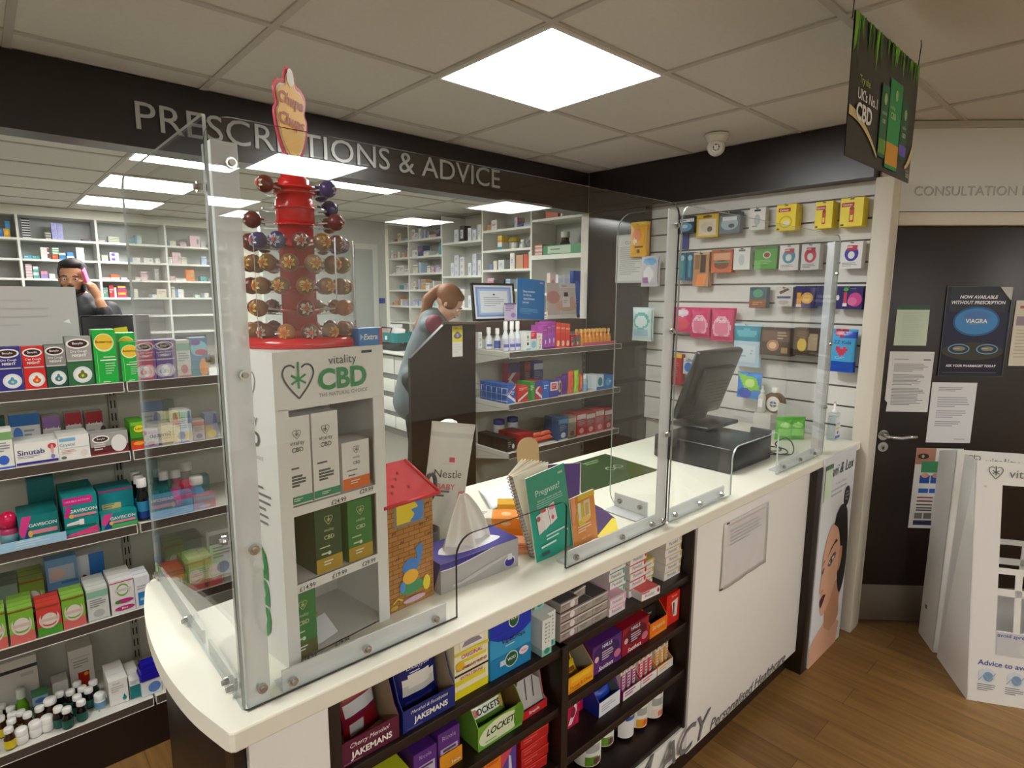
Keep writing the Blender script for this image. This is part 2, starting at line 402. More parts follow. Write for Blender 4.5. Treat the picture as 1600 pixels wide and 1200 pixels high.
lm.text(f2, 'ACY', .172, .163, .335, .098, LD, .0006, .012, .3, True, 'l'); lm.text(f2, 'ACY', .176, .163, .327, .091, LG, .0012, -.008, .3, True, 'l')
lm.text(f2, 'Personalised Healthcare', .505, .131, .642, .042, LD, .0006, .005, .3, True, 'l')
lm.build('lettering', ct)['label'] = 'grey italic lettering'
MB().box(.80, -.34, .10, .81, .28, .96, UNIT).box(-1.06, .26, 0, 1.79, .28, .961, UNIT).build('carcass', ct)

# poster panel at the far end of the counter
po = thing('model_poster', 'tall beauty poster of a dark-haired model with plum lipstick on the counter end', 'poster', (1.327, -.4062, 0))
MB().box(0, 0, .004, .39, .008, .999, M('e3e6ea', .35)).build('board', po)
pf = Fr((0, -.0005, .0), (1, 0, 0), (0, 0, 1), .39, 1.0)
im = MB(); SK = M('d9a98c', .5); SKD = M('c58f70', .5); HR = M('1c1718', .35)
def pp(pts, mat, l=.0008): im.poly(pf, pts, mat, l)
# shoulders and neck, hair, face, features: flat print
pp([(0, .0), (.86, .0), (.93, .10), (.62, .17), (.50, .18), (.25, .155), (.05, .12), (0, .10)], SK, .0005)
pp(smooth_curve([(.40, .145), (.38, .25), (.42, .34), (.90, .34), (.84, .24), (.86, .14), (.60, .10)], 4), SKD, .0007)
pp(smooth_curve([(.50, .70), (.66, .735), (.84, .70), (.93, .60), (.98, .48), (.96, .34), (.86, .27), (.76, .30), (.66, .42), (.52, .52), (.44, .62)], 5), HR, .0009)
pp(smooth_curve([(.20, .55), (.30, .63), (.44, .665), (.58, .64), (.68, .56), (.74, .49), (.73, .44), (.66, .36), (.52, .275), (.40, .232), (.30, .222), (.25, .24), (.22, .27), (.205, .30), (.215, .335), (.17, .352), (.155, .365), (.18, .40), (.175, .44), (.17, .49)], 5), SK, .0011)
pp(smooth_curve([(.70, .50), (.76, .53), (.80, .49), (.78, .43), (.72, .395), (.69, .43)], 4), SKD, .0013)
pp(smooth_curve([(.44, .66), (.60, .67), (.76, .60), (.80, .53), (.74, .52), (.66, .585), (.58, .63)], 4), HR, .0015)
pp(smooth_curve([(.19, .310), (.27, .330), (.33, .325), (.36, .322), (.30, .295), (.24, .272), (.205, .280)], 4), '5f1331', .0016)
pp([(.22, .301), (.33, .318), (.26, .306)], '2e0718', .0018)
pp(smooth_curve([(.34, .465), (.42, .495), (.54, .512), (.60, .495), (.50, .468), (.42, .452)], 4), '6d5550', .0016)
pp(smooth_curve([(.38, .470), (.45, .487), (.54, .494), (.47, .464)], 4), 'efe9e4', .0018); im.ell(pf, .455, .476, .035, .012, '3a4a42', .0020)
pp([(.31, .505), (.42, .548), (.56, .575), (.62, .560), (.50, .553), (.40, .528)], '3b2a25', .0016)
pp(smooth_curve([(.175, .448), (.20, .465), (.25, .468), (.235, .448), (.20, .438)], 4), '6d5550', .0016); im.ell(pf, .205, .453, .016, .009, '3a4a42', .0018)
pp([(.17, .482), (.22, .505), (.26, .505), (.21, .492)], '3b2a25', .0016)
pp([(.215, .345), (.26, .352), (.255, .362), (.215, .357)], 'a9705a', .0016)
im.text(pf, 'Vani & Lex', .53, .925, .80, .055, '2a2c30', .001, .0, .25)
im.text(pf, 'The Natural Beauty', .55, .855, .72, .016, 'a7abb3', .001); im.lines(pf, .18, .79, .95, .835, 2, 'b4b8be', .4)
im.ell(pf, .80, .765, .095, .05, '23252b', .001); im.lines(pf, .74, .74, .87, .79, 3, '8b8d92', .5, l=.0016)
im.rect(pf, .03, .80, .245, .952, 'cfe0c6', .002); im.rect(pf, .03, .945, .245, .965, '4c7a5c', .0024)
im.build('print', po)

# ================================================================== clear screens on the counter
def rr(x0, z0, x1, z1, r, k=5):
    """rounded rectangle, r = radii bottom-left, bottom-right, top-right, top-left"""
    out = []
    for (cx, cz, a), q in zip(((x0 + r[0], z0 + r[0], pi), (x1 - r[1], z0 + r[1], 1.5 * pi), (x1 - r[2], z1 - r[2], 0), (x0 + r[3], z1 - r[3], .5 * pi)), r):
        out += [(cx + q * cos(a + .5 * pi * i / k), cz + q * sin(a + .5 * pi * i / k)) for i in range(k + 1)] if q else [(cx, cz)]
    return out
def sheet(outline, axis, a, b, edge):
    mb = MB(); mb.prism(outline, axis, a, b, edge, GLASS); return mb
RAIL = M('d8dadb', .25); BOLT = CHROME
def frost():
    m, n, l = new_mat('frosted_acrylic'); b = n['Principled BSDF']; o = n['Material Output']
    b.inputs['Base Color'].default_value = lin('eef0f2'); b.inputs['Roughness'].default_value = .25
    t = n.new('ShaderNodeBsdfTransparent'); mx = n.new('ShaderNodeMixShader'); mx.inputs[0].default_value = .62
    l.new(t.outputs[0], mx.inputs[1]); l.new(b.outputs[0], mx.inputs[2]); l.new(mx.outputs[0], o.inputs[0]); return m
FROST = frost()
def bolt(parent, x, y, z, d='y', s=-1):
    mb = MB()
    if d == 'y': q = [(x + .0085 * cos(i * pi / 5), z + .0085 * sin(i * pi / 5)) for i in range(10)]; mb.prism(q, 'y', y, y + s * .007, BOLT); mb.prism([(x + (c[0] - x) * .55, z + (c[1] - z) * .55) for c in q], 'y', y + s * .007, y + s * .011, STEEL)
    else: q = [(y + .0085 * cos(i * pi / 5), z + .0085 * sin(i * pi / 5)) for i in range(10)]; mb.prism(q, 'x', x, x + s * .007, BOLT); mb.prism([(y + (c[0] - y) * .55, z + (c[1] - z) * .55) for c in q], 'x', x + s * .007, x + s * .011, STEEL)
    return mb.build('bolt', parent)
ZB = 1.0015
def cut(x0, x1, z1, c0, c1, cz, r=.04):
    a = rr(x0, ZB, x1, z1, (.012, .012, r, r))
    k = next(i for i in range(len(a)) if a[i][0] > (x0 + x1) / 2)
    hole = [(c0, ZB), (c0, cz - .045)] + [(c0 + .045 - .045 * cos(.5 * pi * i / 5), cz - .045 + .045 * sin(.5 * pi * i / 5)) for i in range(1, 6)]
    hole += [(c1 - .02 + .02 * sin(.5 * pi * i / 4), cz - .02 + .02 * cos(.5 * pi * i / 4)) for i in range(5)] + [(c1, ZB)]
    return a[:k] + hole + a[k:]
sc = thing('counter_screen', 'large clear acrylic counter screen with pass-through cut-out in front of the lollipops and leaflets', 'protective screen')
# the face is a concave outline: build it from three straight-edged pieces so it triangulates cleanly
sheet(cut(-1.0895, .166, 1.962, -.64, -.29, 1.185), 'y', -.363, -.357, EDGE).build('clear_sheet', sc)
MB().box(-1.080, -.3565, 1.0015, -1.041, -.350, 1.927, FROST, .001).box(-1.080, -.350, 1.0015, -1.074, -.312, 1.927, FROST, .001).build('corner_angle', sc)['label'] = 'white upright angle strip'
MB().box(.122, -.3565, 1.0015, .166, -.350, 1.945, FROST, .001).build('corner_angle', sc)['label'] = 'white upright angle strip'
for a, b in ((-1.02, -.665), (-.275, .118)): MB().box(a, -.3565, 1.0015, b, -.351, 1.043, FROST, .001).box(a, -.351, 1.0012, b, -.315, 1.0055, FROST).build('base_angle', sc)
for x, z in ((-1.055, 1.895), (-1.055, 1.575), (-1.057, 1.285), (-1.058, 1.035), (-1.005, 1.022), (-.86, 1.022), (-.70, 1.022), (-.255, 1.024), (-.06, 1.024), (.085, 1.024), (.145, 1.020), (.145, 1.90), (.145, 1.60), (.145, 1.29)): bolt(sc, x, -.363, z)
s2 = thing('side_screen', 'clear acrylic side screen standing across the curved counter end', 'protective screen')
MB().prism(rr(-.3565, ZB, .292, 1.962, (.006, .006, .04, .006)), 'x', -1.0885, -1.0835, EDGE_L, GLASS).build('clear_sheet', s2)
MB().box(-1.083, -.10, 1.0015, -1.078, .27, 1.03, FROST).box(-1.083, -.30, 1.0015, -1.078, -.14, 1.03, FROST).build('base_angle', s2)
for y, z in ((-.334, 1.86), (-.334, 1.60), (-.334, 1.30), (-.31, 1.02), (-.285, 1.02), (-.01, 1.016), (.262, 1.016)): bolt(s2, -1.0896, y, z, 'x')
s3 = thing('divider_screen', 'narrow clear acrylic divider standing behind the middle white post', 'protective screen')
MB().prism(rr(-.349, ZB, -.135, 1.955, (.004, .05, .05, .004)), 'x', .172, .177, EDGE_L, GLASS).build('clear_sheet', s3)
MB().box(.168, -.29, 1.0015, .1718, -.16, 1.05, FROST).box(.11, -.29, 1.0012, .168, -.16, 1.005, FROST).build('base_angle', s3)
for y in (-.265, -.185): bolt(s3, .168, y, 1.028, 'x')
s4 = thing('counter_screen', 'clear acrylic counter screen in front of the black till', 'protective screen')
sheet(cut(.180, 1.412, 1.962, .574, .94, 1.175), 'y', -.363, -.357, EDGE_L).build('clear_sheet', s4)
MB().box(1.366, -.3565, 1.0015, 1.410, -.350, 1.935, FROST, .001).box(1.404, -.350, 1.0015, 1.410, -.312, 1.935, FROST, .001).build('corner_angle', s4)['label'] = 'white upright angle strip'
for a, b in ((.192, .535), (.975, 1.33)): MB().box(a, -.3565, 1.0015, b, -.351, 1.043, FROST, .001).box(a, -.351, 1.0012, b, -.315, 1.0055, FROST).build('base_angle', s4)
for x, z in ((.21, 1.022), (.36, 1.022), (.50, 1.022), (1.0, 1.022), (1.16, 1.022), (1.385, 1.80), (1.385, 1.50), (1.385, 1.22), (1.31, 1.022)): bolt(s4, x, -.363, z)

# ================================================================== medicine gondolas
STRIP = M('4f463f', .3); PANELG = M('c9c8bb', .55); METAL = M('d9d8cd', .45)
def shelf_board(t, x0, x1, y0, y1, z, holes=False):
    mb = MB(); mb.box(x0, y0 + .004, z - .028, x1, y1, z - .002, METAL)
    if holes:
        fr = Fr((x0, y0, z - .002), (1, 0, 0), (0, 1, 0))
        for k in range(int((x1 - x0) / .05)): mb.ell(fr, .03 + k * .05, .045, .003, .003, '55534c', .0004, 8)
    o = mb.build('shelf', t)
    e = MB(); e.box(x0 + .001, y0, z - .033, x1 - .001, y0 + .004, z, STRIP)
    W_ = M('ebe9df', .4)
    for a in (z - .0345, z - .0012): e.box(x0 + .001, y0 - .0015, a, x1 - .001, y0 + .004, a + .0022, W_)
    for a in (x0 + .001, x1 - .0035): e.box(a, y0 - .0015, z - .034, a + .0025, y0 + .004, z, W_)
    e.build('price_strip', o); return o
def gondola(name, label, bays, yf, yb, zs, ztop, plinth=True):
    t = thing(name, label, 'shop shelving')
    a, b = bays[0][0], bays[-1][1]
    MB().box(a, yb, 0.0, b, yb + .02, ztop, PANELG).build('back_panel', t)
    for x0, x1 in bays:
        for z in zs: shelf_board(t, x0 + .003, x1 - .003, yf, yb, z, z < .6)
    up = sorted({q for bb in bays for q in bb})
    for x in up:
        u = MB(); u.box(x - .014, yb - .012, .05, x + .014, yb - .001, ztop, M('a9a89c', .5))
        for k in range(int(ztop / .05)):
            for dx in (-.006, .006): u.box(x + dx - .0022, yb - .0124, .06 + k * .05, x + dx + .0022, yb - .0118, .09 + k * .05, BLACK)
        u.build('slotted_upright', t)
    if plinth: MB().box(a, yf + .002, 0, b, yf + .02, .165, BROWN).build('plinth', t)
    return t
g1 = gondola('medicine_shelving', 'long shop shelving of packed medicine shelves beyond the curved counter end', ((-2.0, -1.0), (-1.0, -.35)), 1.06, 1.385, (.200, .563, .882, 1.152, 1.397), 1.42)
g2 = gondola('medicine_shelving', 'three-shelf shop shelving behind the leaflets with vitamins and medicines', ((.78, 1.785),), 1.06, 1.395, (.82, 1.10, 1.392), 1.46)
for z in (.82, 1.10, 1.392):
    MB().prism([(1.064, z - .030), (1.39, z - .095), (1.39, z - .03)], 'x', .784, .788, METAL).build('shelf_bracket', g2)
MB().box(.80, 1.08, .0, .83, 1.385, .165, BROWN).build('plinth_end', g2)
hp = thing('hatch_panel', 'dark brown end panel with sloped corner that the bending woman stands behind', 'counter panel')
MB().prism([(.325, 0), (.778, 0), (.778, 1.535), (.56, 1.542), (.335, 1.365)], 'y', 1.345, 1.372, BROWN, bev=.002).build('panel', hp)
MB().prism([(.556, 1.5425), (.778, 1.5362), (.778, 1.548), (.556, 1.556)], 'y', 1.30, 1.371, M('5b4d44', .35)).build('top_ledge', hp)

# ================================================================== dispensary shelving
def rack(label, x0, x1, yf, depth, zs, z0, z1, ax='x', group=None, back='b4b8b4'):
    """shelving bay; ax 'x': runs along x and faces -y; ax 'y': runs along y and faces -x (then x0,x1 are y values and yf the front x)"""
    t = thing('dispensary_shelving', label, 'shelving', (0, 0, 0), 0, group)
    def B(a0, b0, za, a1, b1, zb, mat):
        return MB().box(a0, b0, za, a1, b1, zb, mat) if ax == 'x' else MB().box(b0, a0, za, b1, a1, zb, mat)
    B(x0 + .011, yf + depth - .008, z0, x1 - .011, yf + depth, z1, M(back, .6)).build('back_panel', t)
    for a in (x0, x1 - .0095): B(a, yf, z0, a + .0095, yf + depth, z1, SHELFW).build('side_panel', t)
    for z in zs: B(x0 + .0095, yf + .002, z - .02, x1 - .0095, yf + depth - .008, z, SHELFW).build('shelf', t)
    return t
BZ = (2.21, 2.02, 1.837, 1.656)
for i, (a, b) in enumerate(((-1.61, -1.0), (-1.0, -.39), (-.39, .22), (.22, .83))):
    q = rack('white dispensary shelving on the back wall, ' + ('bay cut off by the picture edge beside the tall stack', 'bay behind the man with the pink phone', 'bay just past the man, seen beside the screen', 'bay seen through the side screen next to the white post')[i], a, b, 5.95, .28, BZ + (1.47, 1.29), 1.10, 2.42)
hb = MB().box(-2.2, 5.945, 2.42, 2.19, 6.24, H - .002, M('dcdacd', .6)); tag(hb.build('shelving_header'), 'cream header board above the back wall shelving', 'header board')
DZ = (2.288, 2.108, 1.932, 1.756, 1.58, 1.40)
YB = ((4.72, 4.29), (4.29, 3.665), (3.665, 3.02), (3.02, 2.365), (2.365, 1.722))
YL = ('bay at the far end next to the pale wall', 'bay behind the bending woman', 'bay with the tall stacked white cartons', 'bay with the yellow packet and lidded tub', 'bay beside the dark corner with the green box')
for i, (a, b) in enumerate(YB):
    zz = DZ if i in (0, 1, 3) else (2.216, 1.888, 1.576) if i == 2 else (2.33, 2.035, 1.72, 1.45)
    q = rack('tall dispensary shelving along the side wall, ' + YL[i], b, a, 2.2, .30, zz, 1.14, 2.34 if i == 4 else 2.48, 'y', back='c6c8c0')
    if i == 4: MB().box(2.198, b + .012, 1.999, 2.206, a - .012, 2.035, SHELFW).build('shelf_edge', q)
bn = thing('dispensary_bench', 'white dispensary bench with drawers under the tall side shelving', 'workbench')
MB().box(1.78, 2.9, 1.09, 2.19, 4.74, 1.12, SHELFW, .003).build('worktop', bn)
MB().box(1.90, 2.92, .2, 2.19, 4.73, 1.089, M('7c7b76', .6)).build('carcass', bn)
for y in (2.93, 3.53, 4.13):
    for z0, z1 in ((.86, 1.05), (.66, .80), (.45, .60), (.27, .40)):
        d_ = MB().box(1.885, y, z0, 1.90, y + .58, z1, SHELFW, .003).build('drawer', bn)
        MB().box(1.876, y + .23, z1 - .045, 1.885, y + .35, z1 - .033, STEEL).build('handle', d_)
# ================================================================== packed goods: cartons with printed fronts
def CT(x, yf, z, w, d, h, col, name, label, ops=(), n=1, cat='medicine box', group=None, dg=.002, rz=0., rough=.42, top=None):
    o = carton(w, d, h, col, ops, top, rough).build(name, None, (x, yf + d / 2, z + .0006), rz)
    tag(o, label, cat, group)
    for k in range(1, n):
        dup(o, (x, yf + d / 2 + k * (d + dg), z + .0006), rz, '%s, %s behind it' % (' '.join(label.split()[:10]).rstrip(','), ordinal(k)))
    return o
W1 = 'f4f2ea'
def COUGH(lo, fig, up=None):
    up = up or lo
    return (('r', 0, .5, 1, 1, up), ('r', 0, 0, 1, .48, lo), ('e', .48, .86, .46, .105, W1), ('e', .48, .86, .38, .075, '3a1218'), ('t', 'Benylin', .48, .86, .60, .06, W1),
            ('t', 'Dry Cough', .5, .70, .8, .06, W1), ('t', 'NIGHT', .5, .62, .6, .06, W1, .03), ('r', .05, .50, .95, .53, 'c9c6c4'), ('e', .56, .22, .38, .17, 'dfe6ea'), ('e', .56, .22, .30, .13, W1),
            ('e', .56, .20, .19, .065, fig), ('e', .56, .27, .07, .045, fig), ('e', .56, .20, .06, .03, 'e8c24a'))
HONEY = (('e', .48, .76, .44, .17, 'f3efc0'), ('e', .48, .77, .40, .145, 'f0c832'), ('t', 'Buttercup', .48, .77, .74, .07, '7a4a12', .02), ('r', .12, .02, .15, .6, '7fdc8a'), ('r', .40, .48, .92, .50, 'cdeec8'), ('r', .25, .42, .95, .445, 'e8f5e0'), ('l', .45, .15, .92, .38, 5, '9fdfa6'), ('r', .3, .02, .62, .035, 'e0f0d8'))
def PLAIN(a, b): return (('r', 0, .72, 1, .92, a), ('l', .12, .40, .9, .66, 4, '8c8f96'), ('e', .5, .22, .26, .12, b), ('r', .0, .0, 1, .05, b))
SPLASH = (('r', 0, .0, .5, .4, '1d7f96'), ('e', .5, .72, .5, .2, '8fd3de'), ('e', .6, .62, .35, .08, 'c02a48'), ('e', .72, .22, .26, .24, 'f29a2e'), ('e', .3, .88, .3, .08, '6a3a98'))
SINUS = (('t', 'Sinutab', .37, .58, .62, .26, '33337c', .012), ('e', .86, .74, .10, .13, 'c8343c'), ('e', .86, .60, .035, .22, 'e6a8a8'), ('l', .06, .30, .72, .42, 2, 'b0aec0'), ('r', .02, .04, .98, .15, '332a86'), ('e', .86, .27, .05, .10, '8d86c4'))
TABLET = (('r', .04, .78, .55, .92, '7fb8dc'), ('t', 'Crystal', .28, .62, .48, .22, '8fa6b8'), ('r', .02, .48, .98, .50, 'b8c4cc'), ('l', .08, .22, .62, .42, 3, 'd9b8b0'), ('e', .14, .10, .09, .06, '5f6f62'), ('e', .8, .22, .12, .14, 'e6ded0'))
MAROON = (('r', 0, 0, 1, .38, '5e1a20'), ('e', .27, .72, .23, .18, W1), ('e', .27, .72, .19, .12, '3a1218'), ('t', 'Benylin', .27, .72, .30, .10, W1), ('l', .08, .18, .48, .5, 3, 'e0d8d4'), ('e', .74, .45, .21, .40, 'e9e6e2'), ('r', .69, .25, .79, .72, '9c3a30'), ('r', .62, .40, .86, .54, '9c3a30'), ('r', 0, 0, 1, .08, '8c2a2a'))
LEMON = (('r', 0, 0, 1, .32, 'd8381a'), ('r', 0, .32, 1, .42, '2f6a12'), ('e', .6, .74, .36, .13, 'f0dc28'), ('t', 'Lem', .6, .75, .5, .14, '3a7a10', .02), ('r', .05, .86, .95, .98, '7fbf2a'), ('e', .5, .22, .35, .07, 'f0a030'))
BLUETOP = (('r', 0, .72, 1, 1, '1f6ab4'), ('r', .5, 0, 1, .3, '1f6ab4'), ('e', .25, .5, .16, .2, '4f86d8'), ('l', .45, .42, .9, .62, 2, '9aa6ae'))
def LIDTOP(c): return (('r', 0, .66, 1, 1, c), ('t', 'Actifed', .5, .66, .8, .16, W1), ('e', .98, .28, .22, .30, '55322f'), ('l', .06, .1, .6, .5, 4, 'b4b0ac'))
def SACHET(a, b): return (('r', 0, .02, .6, .55, a), ('e', .5, .2, .36, .16, 'e8cf6a'), ('p', ((.62, .6), (.98, .6), (.85, .98), (.70, .98)), b), ('l', .06, .60, .55, .82, 3, '7f9a8a'))
GAV = (('p', ((0, .5), (.10, 1), (.34, 1), (.14, .3), (.05, .3)), 'e0408e'), ('p', ((.06, .05), (.2, .55), (.27, .55), (.27, .05)), '1a3f8c'), ('t', 'GAVISCON', .60, .66, .70, .24, 'e8f2f0', .02), ('r', .3, .34, .95, .48, 'e08a96'), ('r', .28, .04, 1, .26, '4fa85a'), ('e', .27, .38, .055, .12, 'f0b44a'))
GAVT = (('r', .0, .80, .86, .98, 'd8248a'), ('t', 'DOUBLE ACTION', .42, .89, .72, .09, 'f0b0d0'), ('t', 'GAVISCON', .56, .64, .82, .12, W1, .02), ('p', ((0, .5), (.08, .76), (.26, .76), (.10, .5)), 'd8248a'), ('e', .22, .52, .08, .05, 'f0b44a'), ('r', .26, .49, .95, .55, 'e08a96'), ('p', ((.05, .30), (.50, .30), (.46, .40), (.06, .36)), 'e8e4e0'), ('r', .42, .28, .56, .42, W1), ('p', ((.0, .06), (.96, .2), (.96, .02), (.0, .02)), 'd8407a'), ('r', .0, .22, .9, .26, '0f6a50'))
GOLDBAR = (('r', .08, .42, .62, .60, 'd8c27a'), ('l', .12, .44, .55, .58, 2, '7a8a6a'), ('r', 0, .95, 1, 1, 'b02a6a'))
def NICO(a, b): return (('r', 0, .68, 1, 1, a), ('r', 0, 0, 1, .30, b), ('e', .5, .52, .42, .30, 'e2d8cf'), ('e', .5, .64, .34, .22, a), ('e', .5, .56, .30, .17, 'e6dcd2'), ('e', .5, .40, .28, .10, a), ('e', .5, .44, .27, .09, 'e6dcd2'), ('r', .14, .47, .88, .56, 'd9c2b4'), ('r', 0, .93, 1, .97, '8f4a2a'))
CAPS = (('r', 0, .93, 1, .96, 'c02a7a'), ('e', .52, .70, .26, .19, '7ab82f'), ('e', .52, .70, .21, .14, 'eceae6'), ('r', .2, .66, .86, .74, 'd6d2cc'), ('e', .55, .36, .40, .065, 'c0307e'), ('e', .28, .36, .12, .05, '3f8a3a'), ('e', .55, .15, .42, .07, 'c0307e'), ('t', 'Mint', .55, .15, .4, .06, W1))
BLUESQ = (('r', .18, .06, .95, .5, '2f86c8'), ('l', .15, .56, .9, .72, 2, 'b8b8b8'), ('r', .3, .22, .7, .3, '9fd0ec'))
BAND = (('r', .0, .30, 1, .44, '8f2a6a'), ('r', .08, .58, .9, .86, 'b9c6dc'), ('e', .35, .72, .25, .1, 'd9c0c0'), ('r', .45, .52, 1, .56, '4f78b4'), ('e', .4, .12, .4, .1, '8fc0de'))
BLUEDOT = (('r', .48, .45, 1, 1, '2a72c0'), ('e', .28, .50, .09, .10, '7a1f2a'), ('e', .66, .42, .2, .12, 'dfe4ea'), ('r', .75, .18, .98, .36, '2f68b0'), ('l', .1, .1, .6, .3, 2, 'b8bfc8'))
DROP = (('e', .78, .18, .11, .09, '0f8a96'), ('p', ((.70, .22), (.78, .38), (.86, .22)), '0f8a96'), ('l', .12, .5, .8, .75, 3, 'cfcdc8'), ('t', 'Drops', .4, .86, .5, .08, '9a98a0'))
TEALP = (('r', 0, 0, 1, .7, '0d7f88'), ('l', .1, .76, .9, .92, 2, 'b8c8c8'))
REDSQ = (('r', .32, .05, .78, .46, 'b81f16'), ('e', .66, .40, .10, .04, 'e8a028'), ('l', .16, .56, .8, .74, 3, 'a39f94'), ('r', .1, .80, .9, .82, 'bdb9ad'))
DARKLINE = (('r', 0, .80, 1, .86, '2f2c33'), ('r', .6, .68, .9, .74, 'bab7ae'), ('p', ((.88, .1), (1, .22), (1, .26), (.86, .14)), '3a3a48'))
CT(-1.299,1.068,1.397,0.061,0.05,0.136,'2c2a86','medicine_box','navy cough medicine box with white oval, first on the top medicine shelf',COUGH("2c2a86","3fa3d6"))
CT(-1.239,1.068,1.397,0.054,0.05,0.135,'d8211c','medicine_box','red cough medicine box with white oval on the top medicine shelf',COUGH("d8211c","e2551c"))
CT(-1.183,1.068,1.397,0.053,0.05,0.137,'4a524e','medicine_box','dark teal cough medicine box with blue figure on the top medicine shelf',COUGH("174a3a","2f7fa8","8f8f8b"))
CT(-1.120,1.068,1.397,0.069,0.055,0.161,'2d6b3a','medicine_box','tall silver and green cough medicine box on the top medicine shelf',COUGH("2d6b3a","5d7a26","a7a49d"))
CT(-1.048,1.068,1.397,0.064,0.06,0.182,'12b33c','medicine_box','tall bright green honey syrup box with yellow badge on the top medicine shelf',HONEY)
CT(-0.976,1.068,1.397,0.057,0.05,0.137,'12b33c','medicine_box','shorter bright green honey syrup box with yellow badge at the shelf joint',HONEY)
CT(-0.975,1.125,1.397,0.057,0.06,0.165,'12b33c','medicine_box','tall bright green syrup box behind the shorter green box',HONEY)
CT(-0.927,1.068,1.397,0.052,0.05,0.139,'7f6f96','medicine_box','lilac cough medicine box seen through the side screen',COUGH("7a6d97","c8c4d8"))
CT(-0.868,1.068,1.397,0.060,0.05,0.140,'96809b','medicine_box','mauve cough medicine box with pale oval behind the side screen',COUGH("8f7390","e0d8cc"))
CT(-0.811,1.068,1.397,0.045,0.05,0.135,'d9ded2','medicine_box','white and mint medicine box behind the side screen',PLAIN("7fb59a","c85a62"))
CT(-0.758,1.068,1.397,0.058,0.05,0.142,'3a7fb0','medicine_box','blue and orange children medicine box beside the white screen post',SPLASH)
CT(-1.339,1.068,1.152,0.050,0.05,0.127,'f0efe6','medicine_box','white box with green panel and blue flash at the start of the second shelf',PLAIN("7fae6a","3566c8"))
CT(-1.257,1.068,1.152,0.110,0.06,0.073,'f3f2ea','medicine_box','long white sinus tablet box with purple bar on the second shelf',SINUS,n=2)
CT(-1.159,1.068,1.152,0.084,0.06,0.079,'f1f0e8','medicine_box','long white tablet box with pale blue heading on the second shelf',TABLET,n=2)
CT(-1.060,1.068,1.152,0.108,0.06,0.075,'a9a7a2','medicine_box','grey and maroon tablet box with white glow and red cross figure',MAROON)
CT(-0.975,1.068,1.152,0.046,0.05,0.100,'4b9a1d','medicine_box','green and red lemon drink box at the second shelf joint',LEMON,n=2)
CT(-1.274,1.220,1.152,0.079,0.06,0.143,'e3e6e4','medicine_box','white and blue box in the back row of the second shelf',BLUETOP)
CT(-1.203,1.220,1.152,0.049,0.06,0.126,'d2d0cb','medicine_box','white box with lilac top in the back row of the second shelf',LIDTOP("8d6aa8"))
CT(-1.141,1.220,1.152,0.047,0.06,0.131,'d2d0cb','medicine_box','white box with red top in the back row, left of the pair',LIDTOP("a5202e"))
CT(-1.081,1.220,1.152,0.051,0.06,0.127,'d2d0cb','medicine_box','white box with red top in the back row, right of the pair',LIDTOP("a5202e"))
CT(-1.339,1.220,1.152,0.032,0.06,0.138,'1f5450','medicine_box','dark teal box in the back row at the start of the second shelf',())
CT(-0.937,1.068,1.152,0.047,0.05,0.067,'d9cfe0','medicine_box','lilac and white box with red stripe behind the side screen',PLAIN("b49ac4","b03038"))
CT(-0.872,1.068,1.152,0.061,0.05,0.119,'e9e3a9','medicine_box','white and yellow sachet box with red flash behind the side screen',SACHET("e6d98a","c22b35"))
CT(-0.820,1.068,1.152,0.038,0.05,0.119,'cfdbe6','medicine_box','white box with blue corner flash behind the side screen',SACHET("b7cbe0","2858a0"))
CT(-0.779,1.068,1.152,0.040,0.05,0.078,'dfc9bd','medicine_box','pink and white box behind the side screen',PLAIN("d98f86","7a6aa8"))
CT(-0.734,1.068,1.152,0.044,0.05,0.098,'8f96b8','medicine_box','slate blue and yellow box beside the white screen post',SACHET("c8b070","3b3f8c"))
CT(-1.273,1.085,0.882,0.104,0.07,0.097,'12807f','indigestion_box','wide teal indigestion box with pink corner, behind the pale blue shelf strip',GAV,n=2)
CT(-1.250,1.250,0.882,0.074,0.08,0.179,'0f6f75','indigestion_box','plain dark teal carton at the back of the third shelf',())
CT(-1.160,1.068,0.882,0.094,0.05,0.140,'12908f','indigestion_box','tall teal indigestion box with pink banner, middle of the third shelf',GAVT,n=4)
CT(-1.054,1.068,0.882,0.107,0.055,0.055,'12908f','indigestion_box','wide teal indigestion box with pink corner at the shelf joint',GAV)
CT(-1.050,1.128,0.882,0.105,0.055,0.123,'118a92','indigestion_box','taller teal box with gold strip behind the wide indigestion box',GOLDBAR,n=2)
CT(-0.888,1.068,0.882,0.141,0.05,0.078,'6f9fcf','medicine_box','blue and pink medicine box behind the side screen on the third shelf',PLAIN("b06a92","3f76b8"))
CT(-0.777,1.068,0.882,0.076,0.05,0.053,'c76a80','medicine_box','pink medicine box behind the side screen on the third shelf',PLAIN("6fa3c4","d9c3cf"))
CT(-0.749,1.200,0.882,0.053,0.05,0.092,'15757c','medicine_box','tall teal box at the back behind the side screen',())
CT(-1.413,1.068,0.563,0.056,0.03,0.125,'8fbf4a','gum_box','green and pink gum box cut off by the picture edge on the fourth shelf',NICO("7fb83a","d86a62"),n=3,cat='gum box',dg=.004)
CT(-1.347,1.068,0.563,0.063,0.03,0.119,'8fbf4a','gum_box','green and pink gum box with leaf ring, left of the red topped box',NICO("7fb83a","d86a62"),n=4,cat='gum box',dg=.004)
CT(-1.276,1.068,0.563,0.065,0.03,0.107,'d8433a','gum_box','gum box with red top and green foot on the fourth shelf',NICO("d8433a","4f9a2f"),n=3,cat='gum box',dg=.004)
CT(-1.209,1.068,0.563,0.063,0.03,0.113,'8fbf4a','gum_box','green and pink gum box with leaf ring, right of the red topped box',NICO("7fb83a","d86a62"),n=3,cat='gum box',dg=.004)
